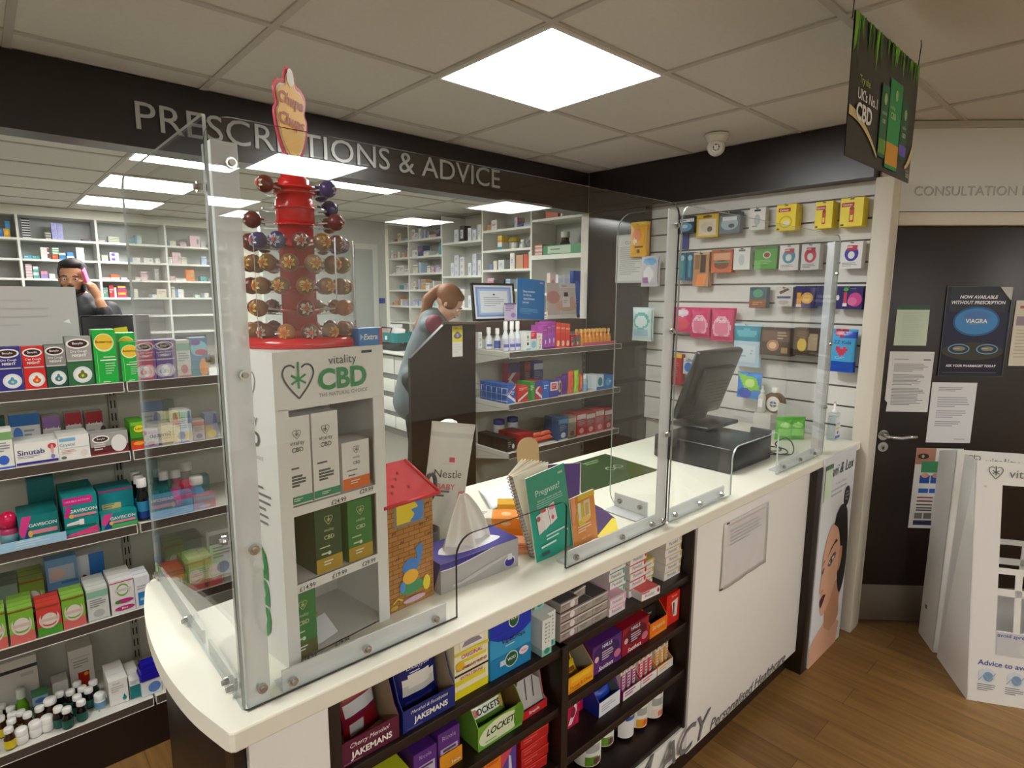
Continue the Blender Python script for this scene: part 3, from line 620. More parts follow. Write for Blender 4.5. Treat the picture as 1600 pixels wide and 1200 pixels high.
CT(-1.140,1.068,0.563,0.062,0.03,0.118,'d8dcd4','gum_box','white and mint foil box on the fourth shelf',PLAIN("8fc2a8","b9bdb8"),n=4,cat='gum box',dg=.004)
CT(-1.067,1.068,0.563,0.072,0.03,0.124,'eceae6','gum_box','white gum box with green leaf ring and two pink capsules',CAPS,n=4,cat='gum box',dg=.004)
CT(-1.005,1.068,0.563,0.048,0.03,0.116,'e9ebee','gum_box','white box with blue square beside the cream counter tip',BLUESQ,n=3,cat='gum box',dg=.004)
CT(-1.221,1.220,0.563,0.090,0.05,0.201,'6fa0cf','patch_box','large blue and white box with magenta band at the back of the fourth shelf',BAND)
CT(-1.137,1.240,0.563,0.088,0.05,0.184,'dfe4ea','patch_box','white box with blue square and dark red dot at the back of the fourth shelf',BLUEDOT)
CT(-1.308,1.200,0.563,0.066,0.04,0.158,'a8b86a','gum_box','green and red gum box in the back row of the fourth shelf',NICO("7a9a3a","b0503a"),n=3,cat='gum box',dg=.004)
CT(-1.377,1.200,0.563,0.064,0.04,0.157,'7f8f8a','gum_box','grey green box in the back row of the fourth shelf',(),n=3,cat='gum box',dg=.004)
CT(-0.895,1.068,0.563,0.070,0.04,0.090,'3f7d4a','medicine_box','green box behind the side screen on the fourth shelf',PLAIN("8fb85a","c04a40"),n=3)
CT(-0.810,1.068,0.563,0.080,0.05,0.130,'d8cdb0','medicine_box','cream medicine box behind the side screen on the fourth shelf',PLAIN("cfae84","d98f7a"),n=2)
CT(-0.715,1.120,0.563,0.090,0.04,0.200,'e6e8e4','medicine_box','tall white box with grey print behind the side screen',PLAIN("8f938f","5a6bb0"))
CT(-0.610,1.068,0.563,0.100,0.05,0.100,'c9d6a8','medicine_box','pale green box beside the white screen post',PLAIN("8fb85a","d9a08a"),n=2)
CT(-1.104,1.100,0.2,0.058,0.045,0.097,'efeee8','eye_drop_box','white eye drop box with teal drop on the bottom shelf',DROP,n=3)
CT(-1.051,1.100,0.2,0.037,0.045,0.073,'f0efe9','eye_drop_box','white eye drop box with broad teal panel on the bottom shelf',TEALP,n=3)
CT(-1.192,1.270,0.2,0.074,0.08,0.177,'d6d4cb','first_aid_box','large white box with red square and yellow dot at the back of the bottom shelf',REDSQ,cat='first aid box')
CT(-1.378,1.260,0.2,0.118,0.09,0.215,'d0cfc8','first_aid_box','large plain white carton at the back left of the bottom shelf',DARKLINE,cat='first aid box')
CT(-1.262,1.240,0.2,0.046,0.06,0.089,'d3d2ca','first_aid_box','small white carton beside the box with the red square',(),cat='first aid box')# ---- bottles, jars and tubs
def bottle(name, label, loc, r, h, body, cap, lab=None, labtop=None, capr=.55, caph=.22, neck=True, cat='bottle', group=None, rz=0., ops=(), sh=.66, parent=None):
    """round bottle: body (root mesh), label band in its mesh, cap as a part"""
    hb = h * (1 - caph)
    mb = MB(); s = hb * sh if neck else hb * .93
    mb.lathe([(r * .9, 0), (r, .004), (r, s), (r * (.72 if neck else .95), s + (hb - s) * .45), (r * capr * .8, s + (hb - s) * .8), (r * capr * .8, hb)], M(body, .18), seg=16)
    if lab:
        seg = 16; a0, a1 = s * .12, s * .88; vs = []
        for i in range(seg + 1): t = -pi / 2 - 1.9 + 3.8 * i / seg; vs += [((r + .0006) * cos(t), (r + .0006) * sin(t), a0), ((r + .0006) * cos(t), (r + .0006) * sin(t), a1)]
        mb.add(vs, [(2 * i, 2 * i + 2, 2 * i + 3, 2 * i + 1) for i in range(seg)], M(lab, .5), True)
        if labtop:
            vs = []; b0 = a0 + (a1 - a0) * labtop[1]; b1 = a0 + (a1 - a0) * labtop[2]
            for i in range(seg + 1): t = -pi / 2 - 1.2 + 2.4 * i / seg; vs += [((r + .0011) * cos(t), (r + .0011) * sin(t), b0), ((r + .0011) * cos(t), (r + .0011) * sin(t), b1)]
            mb.add(vs, [(2 * i, 2 * i + 2, 2 * i + 3, 2 * i + 1) for i in range(seg)], M(labtop[0], .5), True)
    o = mb.build(name, parent, loc, rz); tag(o, label, cat, group)
    c = MB(); cr_ = r * capr
    c.lathe([(cr_ * .98, hb - .001), (cr_, hb + .001), (cr_, h - .003), (cr_ * .86, h)], M(cap, .4), seg=16); c.build('cap', o)
    return o
# bottom shelf of the medicine gondola: small brown bottles with white caps
ZS = .2006
proto = bottle('supplement_bottle', 'small brown bottle with yellow label, front row of the bottom shelf by the picture edge', (-1.413, 1.090, ZS), .0155, .075, '3a2412', 'f2f1ec', 'd8c21a', None, .85)
for (x, y), l in zip(((-1.404, 1.136), (-1.401, 1.173), (-1.403, 1.215), (-1.378, 1.167), (-1.362, 1.139), (-1.432, 1.176), (-1.437, 1.216), (-1.425, 1.250), (-1.329, 1.151)),
                     ('behind the yellow one', 'two behind the yellow one', 'three behind the yellow one', 'in the middle of the cluster', 'next to the white jars', 'at the picture edge', 'at the picture edge, one further back', 'at the back of the cluster', 'with yellow label, alone behind the white jars')):
    dup(proto, (x, y, ZS), 0, 'small brown bottle with white cap ' + l + (' on the bottom shelf' if len(l.split()) < 8 else ''))
jar = bottle('cream_jar', 'squat white jar at the front of the bottom shelf, first of three', (-1.383, 1.096, ZS), .018, .052, 'eceae6', 'f4f3ef', None, None, .98, .42, False, 'jar')
dup(jar, (-1.346, 1.106, ZS), 0, 'squat white jar at the front of the bottom shelf, second of three'); dup(jar, (-1.313, 1.111, ZS), 0, 'squat white jar at the front of the bottom shelf, third of three')
tealb = bottle('cough_bottle', 'small dark bottle with teal label, front left of the teal cluster on the bottom shelf', (-1.281, 1.105, ZS), .0165, .075, '14100e', 'f2f1ec', '1c5a50', None, .85)
for x, y, l in ((-1.259, 1.080, 'front middle of the teal cluster'), (-1.217, 1.092, 'front right of the teal cluster'), (-1.188, 1.155, 'at the right of the teal cluster beside the blue jar'), (-1.224, 1.135, 'in the centre of the teal cluster'), (-1.204, 1.180, 'behind the right end of the teal cluster'), (-1.268, 1.198, 'at the back left of the teal cluster'), (-1.238, 1.185, 'at the back middle of the teal cluster'), (-1.169, 1.195, 'at the back right of the teal cluster'), (-1.215, 1.225, 'at the very back of the teal cluster')):
    dup(tealb, (x, y, ZS), 0, 'small dark bottle with teal label, ' + l)
bottle('supplement_bottle', 'wider brown bottle with large white cap among the teal bottles', (-1.298, 1.160, ZS), .021, .085, '2c1a0e', 'f2f1ec', '8a7a1a', None, .9)
bottle('cream_jar', 'white jar with pale blue label beside the teal bottles', (-1.160, 1.128, ZS), .018, .055, 'e6ece8', 'eef2ee', '6f9fc0', None, .95, .4, False, 'jar')
bottle('lotion_bottle', 'green bottle with frosted cap at the back of the bottom shelf', (-1.372, 1.225, ZS), .018, .125, '5f9a1a', 'c8ccc4', None, None, .75, .28)
CT(-1.322, 1.205, .2, .045, .04, .09, '3f7a52', 'lotion_box', 'green and grey box beside the green bottle at the back of the bottom shelf', (('r', 0, .55, 1, .9, '8fa6b4'), ('e', .5, .72, .35, .1, '4a6aa8')))
tb = thing('wipes_tub', 'white tub with deep blue lid at the end of the bottom shelf', 'tub', (-1.002, 1.112, ZS))
b = MB(); b.prism(rr(-.034, -.030, .034, .030, (.006,) * 4, 3), 'z', 0, .062, M('e2e8ec', .35)); b.ell(Fr((-.034, -.0302, 0), (1, 0, 0), (0, 0, 1), .068, .062), .62, .45, .30, .34, '5f86c8'); b.build('tub_body', tb)
b = MB(); b.prism(rr(-.037, -.033, .037, .033, (.007,) * 4, 3), 'z', .062, .085, M('1a14a0', .3)); b.prism(rr(-.033, -.029, .033, .029, (.007,) * 4, 3), 'z', .085, .108, M('1a14a0', .3)); b.prism(rr(-.026, -.022, .026, .022, (.007,) * 4, 3), 'z', .108, .122, M('1a14a0', .3)); b.build('lid', tb)
# third shelf bottles
bk = bottle('syrup_bottle', 'dark syrup bottle with white cap and blue label at the third shelf joint', (-.974, 1.10, .8826), .020, .155, '0c0a0c', 'f0efea', '1a3f8c', ('2f8fb4', .4, 1.), .8, .2)
dup(bk, (-.974, 1.155, .8826), 0, 'dark syrup bottle with white cap behind the one at the shelf joint'); dup(bk, (-.974, 1.21, .8826), 0, 'dark syrup bottle with white cap, last of the three at the shelf joint')
a = dup(bk, (-.895, 1.14, .8826), 0, 'dark bottle with white cap behind the side screen, beside the pink bottle'); dup(bk, (-.905, 1.20, .8826), 0, 'dark bottle with white cap at the back behind the side screen')
bottle('syrup_bottle', 'pink bottle with white cap behind the side screen on the third shelf', (-.85, 1.16, .8826), .024, .15, 'b81848', 'e8e8e4', 'c81f58', None, .75, .2)
bottle('syrup_bottle', 'clear grey bottle with wide white cap behind the side screen', (-.81, 1.18, .8826), .028, .17, '8a857c', 'eeeeea', None, None, .8, .2)
bottle('syrup_bottle', 'blue bottle with wide white cap behind the side screen beside the post', (-.79, 1.12, .8826), .026, .12, '3f9ac8', 'f0eee6', 'd8e6ee', None, .9, .25)
pk = thing('bath_bottle', 'pink rounded bottle with domed cap by the picture edge on the third shelf', 'bottle', (-1.348, 1.115, .8826))
MB().lathe([(.022, 0), (.024, .01), (.024, .055), (.021, .065)], M('b03a64', .3), seg=16).lathe([(.0244, .012), (.0244, .045)], M('5f8f96', .5), seg=16).build('bottle_body', pk)
MB().lathe([(.0235, .0655), (.0235, .09), (.019, .107), (.010, .116), (.001, .118)], M('d0184e', .2), seg=16).build('domed_cap', pk)
st = MB(); st.box(-.135, 0, 0, .052, .002, .030, M('a9d4ee', .35)); fs = Fr((-.135, 0, 0), (1, 0, 0), (0, 0, 1), .187, .030); st.lines(fs, .3, .12, .78, .88, 3, 'd4ecf6', .45)
tag(st.build('shelf_strip', None, (-1.259, 1.0545, .884), 0), 'pale blue shelf talker strip in front of the teal indigestion box', 'shelf label')
# white boards standing on top of the gondola
wb = thing('notice_board', 'large pale grey acrylic notice board standing on the medicine shelving in front of the man', 'board', (-1.50, 1.30, 1.3976))
MB().box(-.5, 0, .0, .412, .006, .325, M('c6c5c3', .2)).build('board', wb)
b = MB(); f = Fr((-.5, -.0004, 0), (1, 0, 0), (0, 0, 1), .912, .325); b.lines(f, .70, .52, .92, .86, 4, 'b3b2b1', .16); b.poly(f, [(.95, .62), (.97, .65), (.975, .60)], 'f4f4f2'); b.build('print', wb)
MB().box(-.5, .007, 0, .412, .022, .012, M('b9b8b4', .3)).build('foot', wb)
lp = MB(); lp.box(-.06, 0, 0, .06, .004, .08, M('cfcec8', .4)); tag(lp.build('price_card', None, (-1.03, 1.32, 1.3976)), 'small grey card leaning beside the notice board', 'card')
# ================================================================== bags, trays and the open counter shelves
def inside(pts, u, v):
    c = False; n = len(pts)
    for i in range(n):
        (a, b), (p, q) = pts[i], pts[i - 1]
        if (b > v) != (q > v) and u < (p - a) * (v - b) / (q - b) + a: c = not c
    return c
def pouch(w, h, t, col, ops=(), rough=.3, nu=16, nv=20, seed=0, crimp=.05, wob=.10):
    rn = random.Random(seed); ph = [rn.uniform(0, 6) for _ in range(6)]
    def prof(u, v):
        if v < crimp or v > 1 - crimp: return .002 + .0006 * sin(u * 40)
        q = (v - crimp) / (1 - 2 * crimp)
        return t / 2 * (max(0, sin(pi * u)) ** .45) * (max(0, sin(pi * q)) ** .45) * (1 + wob * sin(9 * u + 5 * v + ph[0]) * sin(7 * v - 6 * u + ph[1])) + .001
    mb = MB()
    for s in (-1, 1):
        vs = [((u / nu - .5) * w * (1 - .05 * sin(pi * v / nv)), s * prof(u / nu, v / nv), v / nv * h) for v in range(nv + 1) for u in range(nu + 1)]
        b = len(mb.v); mb.v += vs
        for v in range(nv):
            for u in range(nu):
                i = v * (nu + 1) + u; f = (i, i + 1, i + nu + 2, i + nu + 1); f = f if s < 0 else f[::-1]
                cu, cv = (u + .5) / nu, (v + .5) / nv; c = col
                for o in ops:
                    if o[0] == 'r' and o[1] <= cu <= o[3] and o[2] <= cv <= o[4]: c = o[5]
                    elif o[0] == 'e' and ((cu - o[1]) / o[3]) ** 2 + ((cv - o[2]) / o[4]) ** 2 <= 1: c = o[5]
                    elif o[0] == 'p' and inside(o[1], cu, cv): c = o[2]
                mb.f.append(tuple(b + k for k in f)); mb.mi.append(mb.m(M(c, rough))); mb.sm.append(True)
    tx = MB(); decor(tx, Fr((-w / 2, 0, 0), (1, 0, 0), (0, 0, 1), w, h), [o for o in ops if o[0] in 'tl'])
    if tx.v:
        tx.v = [(x, y - prof(min(1, max(0, x / w + .5)), min(1, max(0, z / h))) - .0004, z) for x, y, z in tx.v]
        b = len(mb.v); mb.v += tx.v
        for f, i in zip(tx.f, tx.mi): mb.f.append(tuple(b + k for k in f)); mb.mi.append(mb.m(tx.mats[i])); mb.sm.append(False)
    return mb
def tray(w, d, h, lip, col, ops=(), inner=None, side=.55, top=None, back=True):
    """open-fronted card display tray: floor, back, stepped sides and a printed front lip"""
    mb = MB(); t = .002; c = M(col, .4); ic = M(inner or 'b9a584', .6)
    mb.box(-w / 2, -d / 2, 0, w / 2, d / 2, t, ic); mb.box(-w / 2, d / 2 - t, 0, w / 2, d / 2, h if back else lip, ic)
    for s in (-1, 1):
        x = s * (w / 2 - t / 2); pr = [(-d / 2, 0), (d / 2, 0), (d / 2, h), (d / 2 - d * (1 - side), h), (-d / 2 + d * .12, lip * 1.35), (-d / 2, lip)]
        mb.prism(pr, 'x', x - t / 2 * s, x + t / 2 * s, c, ic)
        mb.add([(x + s * (t / 2 + .0003), a, b) for a, b in pr], [tuple(range(6)) if s > 0 else tuple(range(6))[::-1]], c)
    mb.box(-w / 2, -d / 2 - .0005, 0, w / 2, -d / 2 + t, lip, c)
    decor(mb, Fr((-w / 2, -d / 2 - .0005, 0), (1, 0, 0), (0, 0, 1), w, lip), ops)
    return mb
def put(mb, name, label, cat, x, y, z, rz=0., group=None, rot=None): return tag(mb.build(name, None, (x, y, z), rz, rot), label, cat, group)
Z1 = .7766; Z2 = .6056; Z3 = .4306; Z4 = .2226
# top row
JK = (('t', 'JAKEMANS', .52, .30, .84, .36, W1, .03), ('l', .06, .06, .6, .1, 1, 'c9a0ac'))
put(tray(.134, .15, .125, .052, '5e1636', (('t', 'Cherry Menthol', .5, .72, .7, .24, W1, .0, .3),) + JK, side=.3), 'sweet_tray', 'maroon open display tray of menthol sweets at the left end of the top counter shelf', 'display tray', -.848, -.268, Z1)
SB = (('r', .08, .52, .92, .76, 'b9b9bb'), ('r', .1, .12, .5, .36, 'b4b4b6'), ('r', .14, .8, .86, .9, '8a1422'), ('r', .0, .42, 1, .48, '6a1030'))
for x, y, rz, rx, l in ((-.835, -.285, .25, -.25, 'in front of the maroon tray'), (-.87, -.262, -.15, -.18, 'behind the first in the maroon tray'), (-.842, -.235, .1, -.12, 'at the back of the maroon tray')):
    put(pouch(.095, .105, .024, '7a0c18', SB, seed=int(-x * 1000)), 'sweet_bag', 'dark red sweet bag with silver windows ' + l, 'bag of sweets', x, y, Z1 + .004, 0, None, (rx, 0, rz))
put(tray(.137, .15, .135, .050, '1a2a78', (('t', 'Menthol & Eucalyptus', .5, .78, .8, .2, W1, .0, .3), ('t', 'JAKEMANS', .52, .36, .84, .36, W1, .03), ('l', .06, .08, .6, .12, 1, '8f9ad0')), side=.3), 'sweet_tray', 'blue open display tray of menthol sweets on the top counter shelf', 'display tray', -.703, -.268, Z1)
BB = (('t', 'Menthol &', .5, .80, .6, .10, 'd8dcf0', .0, .2), ('t', 'Eucalyptus', .5, .70, .66, .09, 'd8dcf0', .0, .2), ('r', .10, .30, .9, .56, 'c4c2ba'), ('e', .5, .5, .42, .09, 'dedcd2'), ('l', .3, .60, .7, .64, 1, 'c0c8e8'), ('r', .2, .1, .8, .2, '24307e'))
put(pouch(.12, .150, .035, '141c62', BB, .25, seed=3), 'sweet_bag', 'navy sweet bag with clear window standing in the blue tray', 'bag of sweets', -.703, -.292, Z1 + .003, 0, None, (-.10, 0, .05))
put(pouch(.11, .145, .03, '141c62', BB[2:], .25, seed=4), 'sweet_bag', 'navy sweet bag behind the front one in the blue tray', 'bag of sweets', -.695, -.245, Z1 + .003, 0, None, (-.06, 0, -.08))
FF = (('r', 0, .0, 1, .12, 'e6d81e'), ('r', 0, .2, .9, .27, 'e6d81e'), ('r', 0, .34, 1, .37, '2a2a26'), ('t', 'EXTRA STRONG', .5, .30, .7, .04, 'c02a6a'), ('t', "FISHERMAN'S FRIEND", .5, .44, .9, .07, '9a1f4a', .02), ('r', .08, .52, .92, .56, 'e6d81e'), ('t', 'ORIGINAL', .5, .62, .7, .06, 'c02a6a'), ('r', 0, .66, 1, .70, 'e6d81e'), ('r', .15, .73, .85, .97, 'f4f0d8'), ('p', ((.2, .76), (.8, .76), (.7, .83), (.55, .84), (.5, .95), (.42, .84), (.28, .83)), '8c8a96'), ('e', .15, .5, .12, .06, 'e8b820'))
put(carton(.100, .13, .165, 'efe9c4', FF), 'lozenge_box', 'yellow and white lozenge box with a trawler picture on the top counter shelf', 'lozenge box', -.578, -.268, Z1)
put(pouch(.08, .06, .014, 'dfe0c8', (('r', .1, .1, .9, .6, 'e8dc3a'),), seed=8), 'lozenge_packet', 'lozenge packet sticking out on top of the yellow lozenge box', 'packet', -.578, -.262, Z1 + .116 + .05, 0, None, (-.9, 0, 0)) if 0 else None
VD = (('r', 0, .62, 1, 1, '1630b4'), ('p', ((0, .62), (.2, .54), (.5, .50), (.8, .54), (1, .62)), '1630b4'), ('r', 0, 0, 1, .30, '0f7fb8'), ('e', .56, .79, .13, .13, 'dfe8e0'), ('e', .56, .79, .11, .115, '1c5a3a'), ('t', 'VICKS', .56, .80, .16, .05, W1, .02), ('t', 'VapoDrops', .55, .50, .7, .09, '3a1a5a', .01), ('l', .35, .40, .75, .44, 1, 'b8dcec'), ('e', .5, .19, .16, .12, 'cfe6d8'), ('e', .5, .19, .14, .105, '1c5a3a'), ('t', 'VICKS', .5, .20, .2, .05, W1, .02), ('r', .22, .15, .34, .23, 'c8dde8'), ('e', .80, .23, .12, .06, 'e6d6de'), ('t', 'Throat', .80, .23, .16, .03, 'c0406a'))
put(carton(.136, .11, .172, '2f9ccf', VD, rough=.3), 'lozenge_box', 'tall blue throat drop box with green shield badges on the top counter shelf', 'lozenge box', -.455, -.279, Z1)
CIR = (('r', 0, 0, 1, .18, '8fc8b8'), ('e', .5, .12, .3, .08, '2f8f78'), ('l', .25, .3, .5, .9, 6, '9aa6a0'), ('l', .6, .3, .8, .9, 6, 'a6b0aa'))
for x, y, z, l in ((-.343, -.318, Z1, 'front one of the pair'), (-.310, -.300, Z1, 'right one of the pair'), (-.322, -.268, Z1 + .101, 'on top of the pair')):
    put(carton(.034, .062, .1, 'e9ede8', CIR, side=(('r', 0, 0, 1, .2, 'a9cfc4'),)), 'tablet_box', 'slim upright white box with mint foot, ' + l + ' on the counter shelf', 'tablet box', x, y, z)
# silver stack
GO = (('e', .68, .5, .14, .36, 'e4e2de'), ('r', 0, .0, 1, .12, '6a2038'), ('l', .08, .35, .5, .75, 2, '8f6a66'), ('r', 0, .86, 1, 1, 'd8d6d2'))
GP = (('r', 0, .0, 1, .12, '6a5a38'), ('l', .15, .3, .8, .7, 2, '7f7264'), ('r', 0, .86, 1, 1, 'd8d6d2'))
for c in range(3):
    for r in range(3 if c else 4):
        put(carton((.070, .062, .066)[c], .15, .0262, 'a8a29a', GO if c == 0 else GP, top='4d4a4c'), 'cream_box', 'flat silver grey box, %s from the bottom in the %s column of the silver stack' % (ordinal(r), ('left', 'middle', 'right')[c]), 'cream box', (-.245, -.178, -.113)[c], -.262, Z1 + r * .0268 + (.004 if r == 3 else 0))
put(carton(.058, .13, .026, 'a8a29a', GP, top='4d4a4c'), 'cream_box', 'flat silver grey box lying loose on the middle column of the silver stack', 'cream box', -.181, -.245, Z1 + .0815, .12)
# white tablet stacks: colour of the top stripe tells them apart
def pills(n, x, y, w, h, c, who, cat='tablet box', col='efece6', z=Z1, d=.12):
    ops = (('t', 'Panodol', .45, .5, .62, .4, '8a8f96', .01), ('e', .92, .6, .06, .3, c), ('r', 0, .88, 1, 1, c))
    for i in range(n): put(carton(w, d, h, col, ops, top=c, side=(('r', .02, .2, .12, .8, '8d8d86'), ('r', .16, .2, .26, .8, '9d9d96'))), 'tablet_box', 'white tablet box with %s stripe, %s from the bottom of %s' % (who[0], ordinal(i), who[1]), cat, x + .003 * ((i * 7) % 3 - 1), y + d / 2, z + i * (h + .0005))
pills(2, -.040, -.345, .074, .027, 'e0b0c4', ('pale pink', 'the front pink stack'), col='f2e2e8')
pills(5, .000, -.310, .076, .0265, '4fb09a', ('mint', 'the mint stack'))
pills(5, .096, -.316, .084, .0262, 'd23a4c', ('red', 'the red stack'))
put(carton(.086, .10, .026, 'f4efec', (('t', 'Panodol', .42, .5, .5, .4, '8a8f96', .01), ('e', .9, .6, .06, .3, 'd23a4c'), ('r', 0, .86, .4, 1, 'd23a4c')), top='d85a5a'), 'tablet_box', 'single white and red tablet box lying in front of the red stack', 'tablet box', .112, -.308, Z1, -.08)
pills(3, .172, -.300, .062, .0265, 'e2c23a', ('yellow', 'the yellow stack'))
pills(5, .278, -.326, .094, .0268, 'd8c878', ('cream', 'the stack against the shelf end'))
# second row, left half
YB_ = (('r', 0, .7, 1, 1, 'c8cc20'), ('l', .1, .78, .9, .94, 2, '5a5a10'), ('r', 0, 0, 1, .12, 'e0901a'))
put(carton(.058, .12, .062, 'e2e034', YB_, top='d2d428'), 'sweet_box', 'bright yellow sweet box on the second counter shelf below the maroon tray', 'sweet box', -.775, -.262, Z2)
PU = (('t', 'Ricola', .5, .82, .7, .12, 'b8a8c8', .0), ('r', .1, .2, .9, .55, 'c9bcd2'), ('e', .4, .3, .25, .12, '8a2f4a'), ('r', .1, .12, .5, .2, '6a9a6a'), ('r', .2, .45, .8, .52, '4a3a5a'))
for x, h, l in ((-.700, .078, 'lower'), (-.634, .093, 'taller')):
    put(carton(.062, .09, h, '5a2a80', PU, top='4a2070'), 'sweet_box', l + ' of two purple herb sweet boxes on the second counter shelf', 'sweet box', x, -.272, Z2)
b = MB(); b.box(-.032, 0, 0, .032, .002, .04, M('e0941e', .4)); b.text(Fr((-.032, -.0004, 0), (1, 0, 0), (0, 0, 1), .064, .04), 'Swiss', .7, .3, .4, .3, W1)
put(b, 'shelf_card', 'orange card strip in front of the taller purple sweet box', 'card', -.633, -.324, Z2)
LO = (('e', .52, .42, .50, .56, 'dfe8c4'), ('t', 'LOCKETS', .54, .58, .72, .40, '20301a', .03, .25), ('e', .92, .5, .12, .6, '5a8a1e'), ('r', 0, 0, 1, .1, '6fa83a'), ('l', .15, .16, .6, .26, 1, '8fb06a'))
put(tray(.145, .14, .120, .062, '78b03a', LO, '8a6a3c', side=.35), 'sweet_tray', 'green open display tray of honey lozenges on the second counter shelf', 'display tray', -.487, -.262, Z2)
LB = (('r', .02, .45, .9, .8, 'e8ecd8'), ('t', 'OCKETS', .52, .62, .66, .26, '20301a', .03, .2), ('e', .14, .62, .09, .14, 'c8403a'), ('r', 0, .85, 1, 1, '3a3c40'), ('e', .92, .6, .1, .2, 'c8b060'))
for k, (y, z, t) in enumerate(((-.30, .048, -.5), (-.275, .030, -.35), (-.24, .055, -.3))):
    put(pouch(.115, .07, .02, '55802a', LB, seed=20 + k), 'lozenge_packet', 'honey lozenge stick packet, %s layer in the green tray' % ('top', 'middle', 'back')[k], 'packet', -.492 + .006 * k, y, Z2 + z - .03, 0, None, (t, 0, .06 * k))
MT = (('t', 'Strepsils', .5, .5, .7, .5, W1, .02),)
put(tray(.098, .12, .098, .022, 'c4202a', MT, 'b8b4b0', side=.25), 'sweet_tray', 'red and white slotted dispenser at the right end of the second counter shelf', 'display tray', -.366, -.268, Z2)
b = MB(); b.prism([(-.045, .0), (.045, 0), (.047, .055), (.018, .08), (-.02, .08), (-.045, .05)], 'y', 0, .006, M('b4b1ae', .4))
for q in (-.012, .014): b.add([(q, -.001, .02), (q + .003, -.001, .02), (q + .011, -.001, .072), (q + .008, -.001, .072)], [(0, 1, 2, 3)], BLACK)
b.build('slotted_insert', bpy.data.objects['sweet_tray.003'], (0, -.048, .016), 0, (-.35, 0, 0))
# third row, left half (only its top shows)
put(carton(.056, .1, .128, 'e8851e', (('t', 'Hotter', .5, .82, .7, .1, 'b8201a'), ('r', .1, .3, .9, .6, 'f0b83a'))), 'sweet_box', 'orange sweet box on the third counter shelf', 'sweet box', -.503, -.270, Z3)
put(carton(.054, .1, .126, '5a3f98', (('p', ((.0, .5), (1, .98), (1, 1), (0, 1)), 'd04858'), ('p', ((.5, .2), (.75, .2), (.65, .7), (.5, .75)), 'd8d0e0'))), 'sweet_box', 'purple and red sweet box beside the orange one on the third counter shelf', 'sweet box', -.447, -.268, Z3)
for i in range(4):
    put(carton(.098, .12, .030, 'b81c1a', (('l', .1, .2, .6, .7, 2, 'e0605a'), ('r', 0, .9, 1, 1, 'e84a3a')), top='d02a20'), 'sweet_box', 'glossy red flat box, %s from the bottom of the red stack under the slotted dispenser' % ordinal(i), 'sweet box', -.362 + .004 * (i % 2), -.268, Z3 + i * .0305, -.06 + .03 * (i % 3))
# second row, right half
UJ = (('t', 'Throat & Chest', .55, .3, .8, .3, 'c8401a', .01), ('r', .2, .62, .9, .92, 'f2c030'), ('l', .1, .04, .9, .14, 1, 'b83a1a'))
put(tray(.120, .14, .1, .048, 'f0a818', UJ, 'a8a498', side=.4), 'sweet_tray', 'golden yellow open tray of throat sweets at the left of the second shelf', 'display tray', -.197, -.268, Z2)
for k in range(4): put(pouch(.088, .036, .018, 'e2c01c', (('r', .1, .3, .9, .6, '8a4a1a'), ('l', .2, .35, .8, .55, 1, 'f0e4a0')), seed=30 + k, nv=10), 'sweet_packet', 'yellow throat sweet packet, %s in the golden tray' % ('lowest', 'second', 'third', 'topmost')[k], 'packet', -.200 + .004 * (k % 2), -.295 + .02 * k, Z2 + .012 + k * .019, 0, None, (-.55, 0, .03))
def soothers(x, col, dark, who):
    ops = (('e', .48, .60, .44, .32, dark), ('t', 'HALLS', .48, .84, .62, .13, 'e6dff0', .02), ('t', 'Soothers', .45, .13, .74, .15, W1, .02, .2), ('l', .3, .34, .75, .66, 4, 'd8c8d8'), ('e', .12, .52, .07, .10, 'e6b0c0'), ('e', .84, .32, .12, .14, 'c46a8a'), ('r', 0, .96, 1, 1, dark))
    put(carton(.136, .12, .092, col, ops, rough=.25), 'lozenge_box', who, 'lozenge box', x, -.272, Z2)
soothers(-.066, '5c2a78', '38205a', 'deep purple soothing lozenge box on the second counter shelf')
soothers(.074, 'a01c2c', '5c1420', 'dark red soothing lozenge box beside the purple one')
put(tray(.098, .12, .092, .05, 'f07818', (('t', 'Strepsils', .5, .6, .8, .4, 'f6e08a', .01), ('r', .1, .1, .9, .2, 'f8a040')), '4a3a2a', side=.3), 'sweet_tray', 'orange open lozenge tray between the dark red box and the red bag box', 'display tray', .199, -.272, Z2)
put(carton(.08, .06, .075, '2a2420', (('t', 'Honey', .5, .7, .6, .14, 'b8b0a0'),)), 'lozenge_packet', 'dark packet inside the orange lozenge tray', 'packet', .199, -.262, Z2 + .003)
put(carton(.078, .11, .11, 'd8261a', (('p', ((.36, .72), (.86, .78), (.78, .2), (.52, .22)), 'e8dcd4'), ('p', ((.46, .68), (.58, .68), (.60, .28), (.54, .28)), '2a1a1a'), ('t', 'Tyrozets', .55, .90, .7, .08, 'f6c8b8'))), 'lozenge_box', 'bright red lozenge box with white tooth-shaped badge at the shelf end', 'lozenge box', .289, -.272, Z2)
